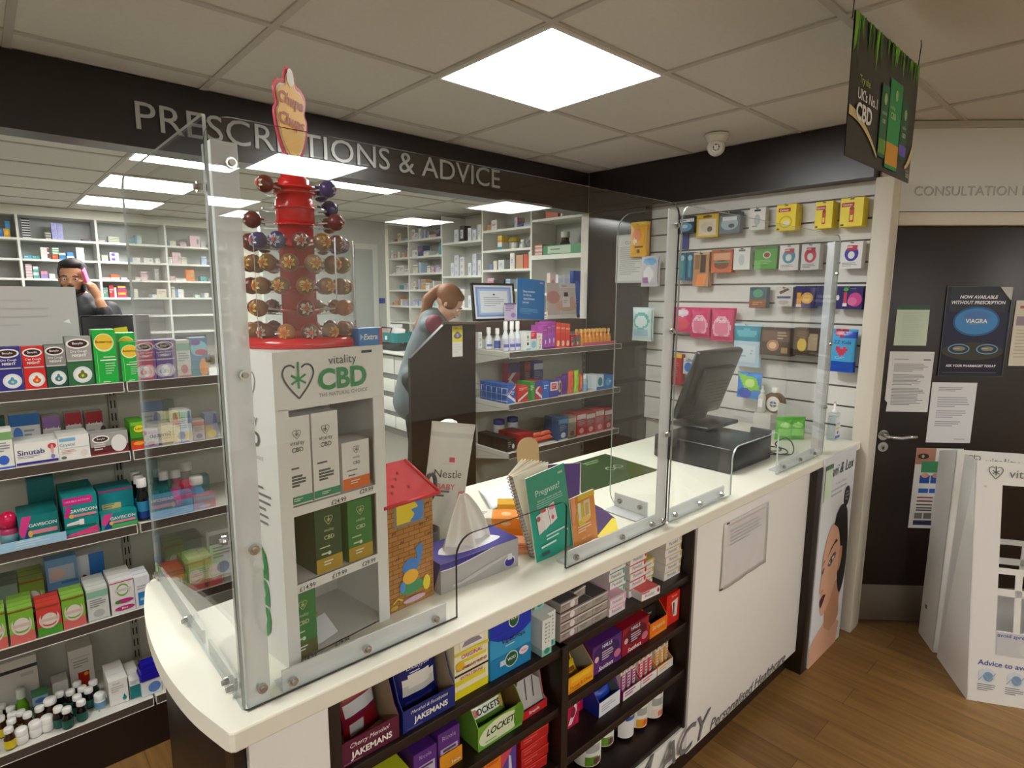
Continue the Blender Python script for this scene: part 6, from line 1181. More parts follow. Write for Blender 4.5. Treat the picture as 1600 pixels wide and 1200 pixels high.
# ================================================================== packs hanging on the slatted wall
slat = bpy.data.objects['slatwall']
def hook(y, z, x0):
    MB().tube([(1.873, y, z), (x0, y, z), (x0 - .006, y, z + .008)], .0022, CHROME, 6).build('hook', slat)
def hang(y0, y1, z0, z1, col, who, ops=(), name='hanging_pack', cat='hanging pack', x=1.80, d=.012, n=3, bag=False, hk=True, tab=True, t=.03):
    w, h = y0 - y1, z1 - z0; yc = (y0 + y1) / 2; gap = d + .002
    if bag: o = pouch(w, h, t, col, ops, .3, seed=int(y0 * 997) % 89 + 3).build(name, None, (x + t / 2, yc, z0), -pi / 2); gap = t * .8
    else:
        mb = carton(w, d, h, col, ops)
        if tab: mb.ell(front(w, d, h), .5, .955, .10, .018, '2a2a2a', .003)
        o = mb.build(name, None, (x + d / 2, yc, z0), -pi / 2)
    tag(o, who, cat)
    n = max(1, min(n, int((1.868 - x) / gap)))
    for k in range(1, n): dup(o, (x + (t / 2 if bag else d / 2) + k * gap, yc, z0), -pi / 2, '%s, %s behind it on the hook' % (' '.join(who.split()[:9]).rstrip(','), ordinal(k)))
    if hk: hook(yc, z1 - .006, x - .012)
BLK = (('r', 0, .66, 1, .86, 'dfe4e6'), ('e', .5, .36, .40, .26, '5a9ac0'), ('e', .45, .4, .18, .12, 'b8d4e4'), ('r', 0, .86, 1, 1, '2a3a44'), ('l', .2, .70, .8, .80, 1, '5a6a70'))
hang(.690, .580, 2.071, 2.165, '243a48', 'dark blue blister pack on the top row beside the middle post', BLK)
hang(.562, .426, 2.037, 2.165, 'd8b83a', 'cream and yellow blister pack on the top row', (('r', .1, .08, .9, .8, 'e4dac0'), ('e', .5, .45, .28, .24, 'd8ccb8'), ('e', .62, .35, .12, .12, '6a665c'), ('r', 0, .84, 1, 1, 'd8b02a'), ('r', .3, .86, .7, .95, '6a4a1a')))
hang(.419, .298, 2.050, 2.165, '6a7c88', 'grey and silver blister pack on the top row', (('e', .5, .45, .42, .3, 'a8bcc8'), ('r', .15, .6, .85, .78, 'dfe4e8'), ('e', .6, .35, .15, .1, '3a4a5a'), ('r', 0, .86, 1, 1, '3a4248')))
hang(.245, .158, 2.056, 2.172, 'e4e3df', 'white blister pack on the top row left of the yellow boxes', (('r', .3, .84, .7, .92, '2a2a2a'), ('e', .5, .45, .2, .25, 'b8c0c4'), ('l', .2, .1, .8, .2, 1, '8a8a8a')))
YEL = (('r', .1, .72, .72, .86, 'b8241c'), ('t', 'Carmex', .40, .79, .5, .08, W1, .02), ('e', .5, .33, .34, .24, 'd8b81a'), ('e', .5, .33, .27, .18, 'f0dc2a'), ('e', .55, .3, .16, .10, 'e8e0c0'), ('r', .06, .04, .2, .10, '3a3a10'))
hang(.094, -.005, 2.040, 2.172, 'f2dc12', 'yellow lip balm box with round pot picture, first of three on the top row', YEL, 'lip_balm_box', 'lip balm box', 1.79, .035, 2)
YE2 = (('r', .05, .70, .6, .84, 'b8241c'), ('t', 'Carmex', .32, .77, .5, .07, W1, .02), ('r', .42, .16, .62, .66, 'c84a2a'), ('r', .46, .22, .58, .4, 'f0d84a'), ('e', .52, .64, .08, .06, '8a2a1a'), ('r', .06, .04, .2, .10, '3a3a10'))
hang(-.100, -.180, 2.037, 2.166, 'f2dc12', 'yellow lip balm box with red tube picture, second of three on the top row', YE2, 'lip_balm_box', 'lip balm box', 1.79, .035, 2)
hang(-.215, -.315, 2.036, 2.170, 'f2dc12', 'yellow lip balm box with red tube picture beside the door trim', YE2, 'lip_balm_box', 'lip balm box', 1.79, .035, 2)
hang(.992, .868, 1.945, 2.156, 'e8a81a', 'orange and yellow vitamin pouch hanging in front of the dark corner panel', (('e', .42, .62, .3, .2, 'e87a3a'), ('e', .3, .45, .12, .08, 'e8e4c0'), ('r', .3, .26, .8, .32, '5a3a12'), ('r', .45, .10, .6, .22, '6a4a1a'), ('r', 0, .9, 1, 1, 'f0c84a')), 'vitamin_pouch', 'pouch', 1.74, .02, 3, True, False, t=.018)
MB().tube([(1.80, .93, 2.14), (1.72, .93, 2.14)], .0022, CHROME, 6).build('hook', slat)
# second row
hang(.905, .782, 1.760, 1.945, 'c8c4cc', 'clear and pale blue cotton bag left of the middle post', (('e', .55, .82, .4, .12, '6aa8d8'), ('e', .5, .4, .3, .25, 'e8e4e8'), ('r', .1, .1, .5, .3, 'a86a9a')), 'cotton_bag', 'bag', 1.74, .02, 2, True, False)
hang(.690, .650, 1.985, 2.075, '2a3f8a', 'narrow navy card just right of the middle post', (), n=1, tab=False, hk=False, x=1.86)
for i, (a, q, c) in enumerate(((.670, .622, '1f6a7a'), (.618, .570, '1a4a78'))): hang(a, q, 1.796, 1.958, c, ('teal', 'blue')[i] + ' rounded toothbrush pack on the second row', (('r', .3, .1, .7, .9, '2f8f98'), ('e', .5, .8, .3, .1, '8fc4c8')), 'toothbrush_pack', 'toothbrush pack', 1.80, .02, 2)
hang(.570, .470, 1.760, 1.954, 'b8885a', 'tan and orange brush pack on the second row', (('r', .1, .5, .4, .95, '8a6a44'), ('r', .45, .4, .8, .92, '4a3428'), ('p', ((.2, 0), (.7, 0), (.9, .35), (.3, .35)), 'e88a4a'), ('r', 0, .93, 1, 1, 'd8b088')))
hang(.456, .330, 1.835, 1.962, 'c8663a', 'orange brown blister pack on the second row', (('r', .1, .55, .9, .85, 'd8a07a'), ('e', .5, .35, .35, .2, '7a3a24'), ('r', .1, .42, .9, .48, '4a9a78'), ('r', 0, .88, 1, 1, 'a85a34')))
hang(.322, .228, 1.848, 1.966, 'e3e3df', 'plain white blister pack on the second row', (('r', .3, .84, .7, .92, '6a6a6a'), ('e', .5, .45, .18, .25, 'c0c8cc')))
hang(.202, .080, 1.848, 1.966, '4a9a3a', 'green blister pack with red badge on the second row', (('e', .55, .62, .18, .16, 'c8d8b8'), ('e', .55, .62, .13, .11, '8a1f2a'), ('r', 0, 0, .3, .4, '6ab85a'), ('l', .3, .2, .85, .4, 3, '8fca7a'), ('r', 0, .88, 1, 1, '3a7a2e')))
def CUFF(c): return (('e', .5, .55, .33, .28, c), ('r', .28, .68, .76, .86, 'b8304a'), ('l', .3, .72, .72, .82, 1, 'e8d8d8'), ('l', .1, .06, .9, .22, 3, '8f9296'), ('e', .5, .5, .16, .14, 'dfe4e8'))
for y0, y1, c, l in ((.068, -.030, '2f8fb0', 'blue'), (-.044, -.132, 'd04a5a', 'red'), (-.232, -.325, '3a2f9a', 'violet')): hang(y0, y1, 1.838, 1.966, 'e6e6e6', 'white plaster pack with %s ring picture on the second row' % l, CUFF(c), 'plaster_pack', 'plaster pack', 1.80, .012, 4)
# third row
hang(.216, .122, 1.640, 1.752, '2a5a6a', 'teal and brown dental pack on the third row', (('r', 0, 0, 1, .42, '8a4a24'), ('e', .5, .7, .3, .2, '4a9a7a'), ('l', .2, .1, .8, .3, 2, 'c8a07a')))
hang(.074, -.015, 1.652, 1.752, 'd4d2cc', 'white pack with brown wand picture on the third row', (('p', ((.2, .75), (.7, .95), (.8, .85), (.3, .62)), '5a3a2a'), ('r', .1, .40, .9, .52, '3a3f7a'), ('e', .5, .2, .3, .12, 'b8b4ac')))
hang(-.028, -.126, 1.645, 1.756, '2a2468', 'navy pack with orange lip balm picture on the third row', (('r', .1, .1, .32, .7, 'e8a02a'), ('e', .62, .45, .30, .26, 'e8a848'), ('e', .62, .45, .2, .16, 'f0c87a'), ('r', .08, .04, .36, .16, 'e8e0d0')))
hang(-.130, -.195, 1.655, 1.756, '2c2a6e', 'plain navy pack behind the right white post', (), tab=False)
hang(-.228, -.345, 1.643, 1.754, '221a60', 'navy pack with pink balm and petals beside the door trim', (('r', .28, .16, .40, .74, 'c0385a'), ('r', .26, .12, .42, .26, 'e8e4e8'), ('e', .72, .42, .26, .30, 'c8408a'), ('e', .62, .34, .18, .18, 'd86aa0'), ('e', .36, .86, .1, .09, '3fa03a'), ('l', .5, .84, .95, .9, 1, '8a8ac0'), ('e', .06, .5, .06, .12, 'd8d8e4')))
# fourth row
hang(.958, .812, 1.420, 1.630, 'cfe4e2', 'white and aqua cotton wool bag left of the middle post', (('e', .5, .6, .42, .26, '5ab8b4'), ('e', .5, .58, .3, .18, 'dfeeec'), ('r', .1, .15, .9, .35, '9ac4d8')), 'cotton_bag', 'bag', 1.74, .02, 2, True, False)
PK = (('e', .5, .42, .42, .34, 'e8b4c4'), ('e', .5, .42, .34, .26, 'e07a9a'), ('t', 'Pads', .5, .62, .5, .12, 'f4e4ea', .02), ('r', .15, .06, .85, .16, 'c02a5a'))
for i, (y0, y1, z0) in enumerate(((.702, .560, 1.488), (.564, .440, 1.460), (.432, .294, 1.448))): hang(y0, y1, z0, 1.636, 'd0286a', 'hot pink hygiene pouch, %s of three on the fourth row' % ordinal(i), PK if i else (('e', .6, .78, .28, .16, 'e8d4e0'), ('e', .5, .35, .42, .28, 'e0506a')), 'hygiene_pouch', 'pouch', 1.78, .02, 2, True)
hang(.289, .134, 1.316, 1.552, 'b8d4e4', 'teal topped clear wipes pack on the fourth row', (('r', 0, .62, 1, .95, '1f8aa0'), ('e', .5, .78, .4, .1, '5ab8c8'), ('r', .1, .1, .9, .5, 'cfe0ea'), ('l', .2, .2, .8, .4, 3, '8fb4cc')), 'wipes_pack', 'wipes pack', 1.78, .02, 2, True)
BR = (('r', .05, .5, .95, .9, '6a5040'), ('e', .42, .36, .2, .2, 'b8784a'), ('e', .42, .36, .12, .12, 'e0c09a'), ('l', .55, .55, .9, .85, 3, 'b8a48a'), ('r', .7, .1, .9, .3, 'a88a5a'))
hang(.134, -.030, 1.390, 1.538, '3a2a22', 'dark brown tights pack with face picture on the fourth row', BR, 'tights_pack', 'tights pack', 1.79, .02, 3)
hang(-.043, -.173, 1.402, 1.544, '4a3a2c', 'brown tights pack with yellow oval on the fourth row', (('e', .32, .38, .18, .24, 'd8b83a'), ('r', .55, .2, .9, .8, 'b8a080'), ('e', .35, .75, .25, .15, '6a4a3a')), 'tights_pack', 'tights pack', 1.79, .02, 3)
hang(-.222, -.335, 1.334, 1.545, '4aa8dc', 'sky blue bath salt pouch with red heart beside the door trim', (('r', 0, 0, 1, .24, '1a4fb8'), ('e', .45, .92, .3, .10, 'a82a4a'), ('r', .55, .82, 1, .95, '1a4fb8'), ('t', 'ZZ Kids', .5, .70, .7, .10, '3a5a9a', .02), ('p', ((.2, .55), (.35, .62), (.5, .55), (.65, .62), (.78, .52), (.48, .36)), 'c83a5a'), ('l', .25, .3, .8, .36, 2, 'a8d8f0')), 'bath_pouch', 'pouch', 1.78, .02, 2, True)
# fifth row
hang(.700, .618, 1.163, 1.350, 'b01c24', 'tall red pack with yellow top behind the till', (('r', 0, .88, 1, 1, 'e8c01a'), ('l', .2, .15, .8, .8, 8, 'd86a6a')), 'pack', 'hanging pack', 1.80, .02, 2)
hang(.605, .520, 1.235, 1.330, 'c8ccd0', 'small clear pack with blue insert behind the till', (('e', .4, .45, .3, .3, '2a6ac0'), ('r', .2, .8, .8, .95, '8a8f94')), 'pack', 'hanging pack')
hang(.252, .110, 1.140, 1.285, '2a8ae0', 'lime and blue hygiene pouch above the till', (('p', ((0, .95), (.8, .8), (1, .35), (.4, .3)), '8ad02a'), ('e', .35, .2, .3, .2, '1a4ac0'), ('e', .55, .6, .2, .15, 'c8ec8a')), 'hygiene_pouch', 'pouch', 1.78, .02, 1, True)
# ================================================================== dispensary: stock on the shelves, desks, people
PAL = (('white', 'e6e6e0', 10), ('cream', 'e2dac0', 3), ('pale pink', 'dfb8c2', 3), ('pale blue', 'b4cae0', 2), ('lilac', 'c4bce0', 2), ('mint', 'b8d8c6', 2), ('teal', '3f9a98', 1), ('orange', 'de7a34', 1), ('red', 'b83a3c', 1), ('navy', '36427a', 1), ('grey', 'a8aaa8', 2), ('tan', 'c49a6c', 1))
PL = [p for p in PAL for _ in range(p[2])]
rn = random.Random(5)
_SB = {}
def stock(cn, hx, w, d, h, k):
    key = (cn, round(w, 3), round(h, 3), k)
    if key not in _SB:
        c2 = ('8a8fa0', 'a86a7a', '5a8ab0', '6a9a7a')[k % 4]
        ops = ((('r', 0, .7, 1, .85, c2), ('l', .1, .3, .8, .6, 2, 'a8a8a4')), (('l', .1, .35, .9, .75, 3, c2),), (('r', 0, 0, .3, 1, c2), ('l', .4, .4, .9, .6, 1, '9a9a98')), (('e', .75, .5, .12, .25, c2), ('l', .1, .4, .55, .7, 2, 'b0aca8')))[k % 4]
        _SB[key] = carton(w, d, h, hx, ops).mesh('carton')
    return _SB[key]
def fill(bay, a0, a1, f, zs, ax, skip=(), lo=.62, hmax=.12):
    """cartons along each shelf of one bay; ax 'x' faces -y, ax 'y' faces -x and runs from large y to small"""
    for si, z in enumerate(zs):
        if si in skip: continue
        p = .014; L = abs(a1 - a0); i = 0
        while p < L - .05:
            cn, hx, _ = rn.choice(PL); w = rn.choice((.035, .05, .06, .08, .10)); h = rn.choice((.03, .05, .07, .09, hmax)); w = min(w, L - .014 - p)
            if w < .03: break
            if rn.random() < lo:
                m = stock(cn, hx, w, .09, h, rn.randrange(4)); u = p + w / 2
                o = bpy.data.objects.new('carton', m); COL.objects.link(o)
                s = rn.uniform(.012, .03) + .045
                o.location = (a0 + u, f + s, z + .0006) if ax == 'x' else (f + s, a0 - u, z + .0006); o.rotation_euler = (0, 0, rn.uniform(-.02, .02) + (0 if ax == 'x' else -pi / 2))
                tag(o, '%s %s carton, %s along the %s shelf of %s' % (('flat', 'small', 'small', 'upright', 'tall')[(.03, .05, .07, .09, hmax).index(h)], cn, ordinal(i), ordinal(si), bay), 'carton'); i += 1
            p += w + rn.choice((.003, .004, .03))
def BX(x0, x1, z, h, col, who, ops=(), y=5.975, d=.10, name='carton'): return tag(carton(x1 - x0, d, h, col, ops).build(name, None, ((x0 + x1) / 2, y + d / 2, z + .0006)), who, 'carton')
bm = 'behind the man'
# back wall, the parts one can make out
for i in range(8): BX(-.965, -.905, 2.21 + i * .0225, .0215, 'e0e0de', 'flat black-topped white box, %s from the bottom of the dark striped stack' % ordinal(i), (('r', 0, .45, 1, 1, '2c2a36'),), d=.12)
for i, x in enumerate((-.745, -.700)):
    for j in range(3): BX(x, x + .043, 2.21 + j * .052, .051, 'a8a8da', 'lilac box, %s from the bottom of the %s lilac stack' % (ordinal(j), ('left', 'right')[i]), (('l', .1, .3, .9, .8, 2, '8a8ac8'),))
for i in range(3): BX(-.795, -.752, 2.21 + i * .024, .023, 'bcbcae', 'grey and dark box, %s from the bottom beside the lilac stacks' % ordinal(i), (('r', 0, .6, 1, 1, '4a4a48'),))
BX(-.51, -.45, 2.21, .02, '4a3a44', 'flat dark box near the upright on the top shelf', ())
BX(-1.10, -1.055, 2.21, .075, 'e0a024', 'yellow orange box on the top shelf at the picture edge', (('e', .5, .5, .3, .3, 'f0c84a'),)); BX(-1.16, -1.105, 2.21, .075, '2f7ac0', 'blue box on the top shelf at the picture edge', (('l', .1, .2, .9, .8, 4, '8fbce0'),)); BX(-1.085, -1.05, 2.286, .07, '3a8ab8', 'blue box stacked on the yellow orange box', ())
BX(-.37, -.32, 2.21, .018, 'd8b0b0', 'flat pinkish box beyond the upright on the top shelf')
for i in range(4): BX(-.29, -.20, 2.21 + i * .016, .015, 'c8ccb8', 'flat pale green box, %s from the bottom of the neat stack' % ordinal(i), (('r', 0, .6, 1, 1, '8a9078'),))
for i, (x0, c, l) in enumerate(((-.975, '5aa8c0', 'pale blue'), (-.915, '2f8a88', 'teal'))): BX(x0, x0 + .058, 2.02, .03, c, l + ' flat box at the start of the second shelf', (('l', .1, .2, .9, .7, 1, 'cfe4e4'),))
for i in range(2): BX(-.845, -.782, 2.02 + i * .056, .055, 'e2dcd8', 'white box with maroon end, %s of two in the stack' % ('lower' if i == 0 else 'upper'), (('r', .78, .2, 1, .9, '8a3a4a'),))
BX(-.760, -.715, 2.02, .045, 'e0502a', 'bright orange box on the second shelf above the man', (('l', .1, .3, .9, .7, 1, 'f0906a'),))
for i in range(3): BX(-.755, -.705, 2.066 + i * .022, .021, 'cfe0d0', 'white and green box, %s from the bottom on the orange box' % ordinal(i), (('r', 0, 0, 1, .4, '5a9a6a'),))
for i, c in enumerate(('3f8ac0', '3a7a9a', 'd8dce0')): BX(-.708, -.655, 2.02 + i * .022, .021, c, ('blue', 'teal blue', 'white')[i] + ' flat box in the leaning pile on the second shelf')
BX(-.648, -.588, 2.02, .038, 'd6e4e6', 'white and blue box on the second shelf'); BX(-.645, -.592, 2.059, .035, '3f86d0', 'blue box stacked on the white and blue box')
for i in range(3): BX(-.568, -.505, 2.02 + i * .042, .041, 'e4e4de', 'white box, %s from the bottom of the white stack on the second shelf' % ordinal(i), (('l', .2, .3, .8, .6, 1, 'a8a8a8'),))
for i in range(2): BX(-.362, -.31, 2.02 + i * .03, .029, ('d8d8b8', 'c8c4a8')[i], ('lower', 'upper')[i] + ' cream flat box past the upright on the second shelf')
for i in range(2): BX(-.292, -.215, 2.02 + i * .046, .045, 'cfc8e6', ('lower', 'upper')[i] + ' white and lilac box on the second shelf', (('e', .4, .5, .25, .3, '7a5ab8'), ('r', .6, .1, 1, .9, 'e4dcc0')))
for i in range(5): BX(-.972, -.925, 1.837 + i * .026, .025, 'e2d4d4', 'white and pink box, %s from the bottom of the tall stack' % ordinal(i), (('r', 0, .5, 1, .8, 'c88a98'),))
for i in range(4): BX(-.918, -.878, 1.837 + i * .028, .027, ('5aa8a0', 'd8e0de')[i % 2], 'teal and white box, %s from the bottom of its stack' % ordinal(i))
for i in range(2): BX(-.862, -.812, 1.837 + i * .035, .034, ('9a8ac8', 'd090a0')[i], ('lilac', 'rose')[i] + ' box on the third shelf left of the man')
BX(-.80, -.755, 1.837, .045, 'e0e0de', 'white box on the third shelf beside the man')
for i in range(3): BX(-.568, -.515, 1.837 + i * .035, .034, 'd8dcd6', 'white and mint box, %s from the bottom right of the man' % ordinal(i), (('r', 0, .6, 1, .9, 'a8c4b8'),))
BX(-.375, -.305, 1.837, .022, 'd8a8a4', 'flat rose box on the third shelf'); BX(-.30, -.225, 1.837, .022, 'dcd4cc', 'flat white box on the third shelf'); BX(-.298, -.228, 1.860, .026, 'e06a3a', 'orange red box on the third shelf'); BX(-.21, -.160, 1.837, .022, 'e0e0da', 'small white box at the shelf end on the third shelf')
for i, (x0, x1, h, c, l) in enumerate(((-.375, -.335, .10, '5a8a78', 'green'), (-.325, -.285, .12, 'b8303a', 'red'), (-.282, -.262, .10, 'd8d0c8', 'white'), (-.255, -.175, .085, 'b03a5a', 'crimson'))): BX(x0, x1, 1.656, h, c, l + ' upright packet on the fourth shelf past the man', (('r', .1, .3, .9, .6, 'd8a83a') if i == 3 else ('l', .1, .3, .9, .7, 2, 'd8c8c0'),))
BX(-.25, -.18, 1.742, .03, 'e0a030', 'yellow and violet box lying on the crimson packet', (('r', 0, 0, 1, .4, '7a4aa8'),))
fill('the bay at the picture edge', -1.60, -1.16, 5.965, BZ[1:4], 'x', (), .8); fill('the bay behind the man', -.99, -.40, 5.965, (1.656,), 'x', (), .7)
fill('the bay seen through the side screen', -.135, .21, 5.965, BZ, 'x', (), .8); fill('the last bay beside the screen post', .23, .82, 5.965, BZ, 'x', (), .8)
# side wall shelving
fill('the far end bay', 4.71, 4.30, 2.21, DZ[:5], 'y', (), .75, .10); fill('the bay behind the woman', 4.28, 3.675, 2.21, DZ[:5], 'y', (), .8, .11)
SX = lambda y0, y1, z, h, col, who, ops=(), x=2.225, d=.09: tag(carton(y0 - y1, d, h, col, ops).build('carton', None, (x + d / 2, (y0 + y1) / 2, z + .0006), -pi / 2), who, 'carton')
LAB = (('r', .2, .2, .8, .75, 'cfd4da'), ('l', .3, .3, .7, .6, 2, '8a90a0'))
for z, zi in ((2.216, 0), (1.888, 1), (1.576, 2)):
    for k, (y0, w, h) in enumerate(((3.55, .05, .13), (3.49, .07, .20 if zi else .12), (3.40, .07, .18 if zi else .15), (3.27, .05, .12), (3.20, .06, .20 if zi else .10), (3.12, .05, .14))):
        if (zi, k) in ((0, 0),): continue
        nn = 3 if zi and k in (1, 2, 4) else 1
        for j in range(nn): SX(y0, y0 - w, z + j * (h / nn + .0005), h / nn, ('e4e6ea', 'd8dae4', 'e8e6e0')[k % 3] if not (zi == 0 and k == 2) else '2a2c34', 'white stock carton, %s of pile %s on the %s wide shelf of the stacked bay' % (ordinal(j), ('one', 'two', 'three', 'four', 'five', 'six')[k], ordinal(zi)), LAB)
fill('the bay with the yellow packet', 3.005, 2.40, 2.21, (2.288, 1.756), 'y', (), .6, .10)
SX(2.83, 2.77, 2.108, .065, 'e2e6e2', 'white and teal carton carrying the yellow one', (('r', 0, .0, 1, .4, '2f9aa0'),)); SX(2.83, 2.77, 2.174, .06, 'e0c45a', 'yellow carton on the white and teal carton', (('r', 0, 0, 1, .3, 'e09a3a'),))
wt = thing('pill_tub', 'white tub with mustard yellow cap on the side shelving', 'tub', (2.29, 2.665, 2.1086)); MB().lathe([(.03, 0), (.032, .003), (.032, .06), (.028, .066)], M('dcdcd4', .4), seg=16).build('tub_body', wt); MB().lathe([(.06, .066), (.062, .072), (.05, .10), (.02, .108)], M('a8901a', .4), seg=16).build('yellow_cap', wt)
bottle('pill_bottle', 'white round bottle beside the mustard capped tub', (2.29, 2.56, 2.1086), .032, .08, 'd4d6d8', 'e6e6e4', None, None, .7, .3, True); bottle('pill_bottle', 'grey bottle at the shelf end beside the white round bottle', (2.29, 2.46, 2.1086), .034, .10, '6a6c72', '9a9ca0', None, None, .6, .3, True)
for k, (y0, w, h, c, l) in enumerate(((2.95, .05, .05, '7a86c0', 'blue'), (2.89, .05, .08, 'e2dcc8', 'cream'), (2.82, .08, .085, 'd8e0dc', 'white striped'), (2.66, .06, .14, 'e4dcd4', 'white stacked'), (2.58, .09, .12, 'c49a78', 'tan'), (2.48, .05, .12, 'd85a34', 'orange'), (2.42, .03, .14, 'dcd8d0', 'narrow white'))): SX(y0, y0 - w, 1.932, h, c, l + ' carton on the third shelf of the bay with the yellow packet', LAB if k in (2, 3) else ())
ka = thing('label_printer', 'black and white label printer on the side shelving above the certificate', 'printer', (2.30, 2.84, 1.7566), -pi / 2); MB().box(-.06, -.07, 0, .09, .07, .09, M('16171a', .35), .008).build('case', ka); MB().box(-.115, -.06, .0, -.062, .05, .07, M('e2e2e0', .4), .006).build('label_roll', ka); MB().box(-.10, -.062, .02, -.075, -.06, .05, BLACK).build('slot', ka)
for j in range(3): SX(2.345, 2.255, 2.035 + j * .03, .029, ('c88a74', 'd8b0a0', 'c07a6a')[j], 'rose carton, %s from the bottom of the small stack in the corner bay' % ordinal(j), (('r', 0, .3, 1, .6, 'e4d4cc'),))
bottle('pill_bottle', 'brown bottle with white cap beside the green box in the corner bay', (2.34, 2.10, 2.0356), .045, .19, '2c1810', 'd8d8ce', '8fa6a0', None, .85, .25, True)
SX(2.23, 1.80, 2.035, .075, '2f8a58', 'long green box with white panel in the corner bay', (('r', .12, .1, .72, .9, 'b8ccb4'), ('l', .2, .35, .65, .6, 1, '5a6a5a')), 2.212, .22)
for k, (y0, w, c, l) in enumerate(((2.22, .14, 'c86a50', 'brick red'), (2.05, .02, 'd8d4cc', 'thin white'), (2.02, .16, '8a2f2a', 'dark red'))): SX(y0, y0 - w, 2.33, .06, c, l + ' folder on the top shelf of the corner bay')
fill('the corner bay', 2.35, 1.74, 2.21, (1.72, 1.45), 'y', (), .8, .11)
# partition with pale door at the far end
struct('wall_partition', MB().box(.80, 4.765, .2, 2.19, 4.84, H, M('cfd2cc', .6)), 'pale partition wall between the back wall and the side shelving', 'wall')
pd = thing('door_2', 'pale closed door in the partition wall with a small blue sign', 'door'); pd['kind'] = 'structure'
MB().box(1.25, 4.752, .205, 2.02, 4.764, 2.20, M('c4c8c4', .5), .002).build('door_leaf', pd)
MB().box(1.19, 4.748, .205, 1.25, 4.764, 2.26, SHELFW).box(2.02, 4.748, .205, 2.08, 4.764, 2.26, SHELFW).box(1.25, 4.748, 2.20, 2.02, 4.764, 2.26, SHELFW).build('door_lining', pd)
b = MB(); b.box(2.085, 4.757, 1.60, 2.165, 4.764, 1.66, M('2a4aa8', .4)); put(b, 'door_sign', 'small blue sign on the pale partition wall beside the side shelving', 'sign', 0, 0, 0)
b = MB(); b.box(2.09, 4.60, 2.16, 2.19, 4.76, 2.20, M('2a2a2c', .4)); b.box(2.085, 4.62, 2.168, 2.09, 4.74, 2.192, M('e8e4d8', .4))
# desk behind the medicine shelving and its clutter
dk = thing('dispensary_desk', 'pale dispensary desk hidden behind the medicine shelving', 'desk')
MB().box(-2.4, 1.52, 1.06, -.45, 2.15, 1.10, SHELFW, .003).build('desk_top', dk); MB().box(-2.4, 1.52, 1.33, -.45, 1.80, 1.35, SHELFW, .002).build('raised_shelf', dk)
for x in (-2.39, -1.45, -.49): MB().box(x, 1.53, .2, x + .03, 2.13, 1.06, SHELFW).box(x, 1.53, 1.10, x + .03, 1.79, 1.33, SHELFW).build('leg_panel', dk)
ZD = 1.3506
b = pouch(.19, .15, .12, 'c4ccd8', (('e', .72, .5, .2, .34, '2a4ab8'), ('e', .66, .66, .10, .12, 'e6e8ee'), ('r', .1, .3, .5, .5, 'd4dae2')), .15, seed=201, wob=.25); put(b, 'plastic_bag', 'crumpled clear bag with blue print behind the side screen', 'bag', -.80, 1.68, ZD)
b = pouch(.13, .16, .10, '161c34', (('r', .2, .7, .8, .8, '2a3450'),), .3, seed=202, wob=.2); put(b, 'wash_bag', 'navy padded bag behind the side screen beside the white post', 'bag', -.635, 1.68, ZD)
CT(-.80, 1.79, ZD + .16, .14, .05, .03, '24306a', 'folder_box', 'flat dark blue box behind the clear bag', (), cat='box') if 0 else None
b = MB(); b.box(-.09, -.12, 0, .09, .12, .17, M('b9bfc4', .45), .004)
for z in (.055, .112): b.box(-.088, -.1215, z, .088, -.1195, z + .004, BLACK)
put(b, 'drawer_unit', 'small grey stacked drawer unit behind the notice board', 'drawers', -1.118, 1.95, 1.1006); 
b = MB()
mo = thing('monitor', 'black computer monitor seen from behind with a yellow note stuck on it', 'monitor', (-.865, 1.96, 1.1006))
MB().box(-.15, -.02, .20, .12, .02, .50, BLACK, .008).box(-.11, -.045, .26, .04, -.018, .42, M('101012', .5), .008).build('housing', mo)
MB().box(-.10, -.01, .02, -.04, .03, .26, BLACK, .004).box(-.18, -.06, 0, .04, .10, .018, BLACK, .005).build('stand', mo)
b = MB(); b.box(0, 0, 0, .052, .001, .030, M('d8d41a', .5)); o = put(b, 'sticky_note', 'bright yellow sticky note on the back of the black monitor', 'note', -.893, 1.9135, 1.512, 0, None, (0, -.1, 0))
chb = thing('office_chair', 'dark green office chair with rounded back behind the black monitor', 'chair', (-.62, 3.05, .2006))
MB().prism([(.22 * cos(a) * (1 + .08 * sin(a)), .85 + .30 * sin(a)) for a in [2 * pi * i / 24 for i in range(24)]], 'y', -.03, .03, M('14201a', .7), bev=.012).prism([(-.03, .45), (.03, .45), (.03, .8), (-.03, .8)], 'y', .03, .05, BLACK).build('backrest', chb)
MB().box(-.23, -.02, .44, .23, .42, .50, M('14201a', .7), .02).build('seat', chb)
MB().lathe([(.025, .06), (.025, .44)], BLACK, (0, .2, 0), 12).build('column', chb)
b = MB()
for k in range(5): a = 2 * pi * k / 5; b.tube([(0, .2, .07), (.26 * cos(a), .2 + .26 * sin(a), .05)], .018, BLACK, 8); b.ball((.26 * cos(a), .2 + .26 * sin(a), .026), .026, BLACK, 8)
b.build('base', chb)
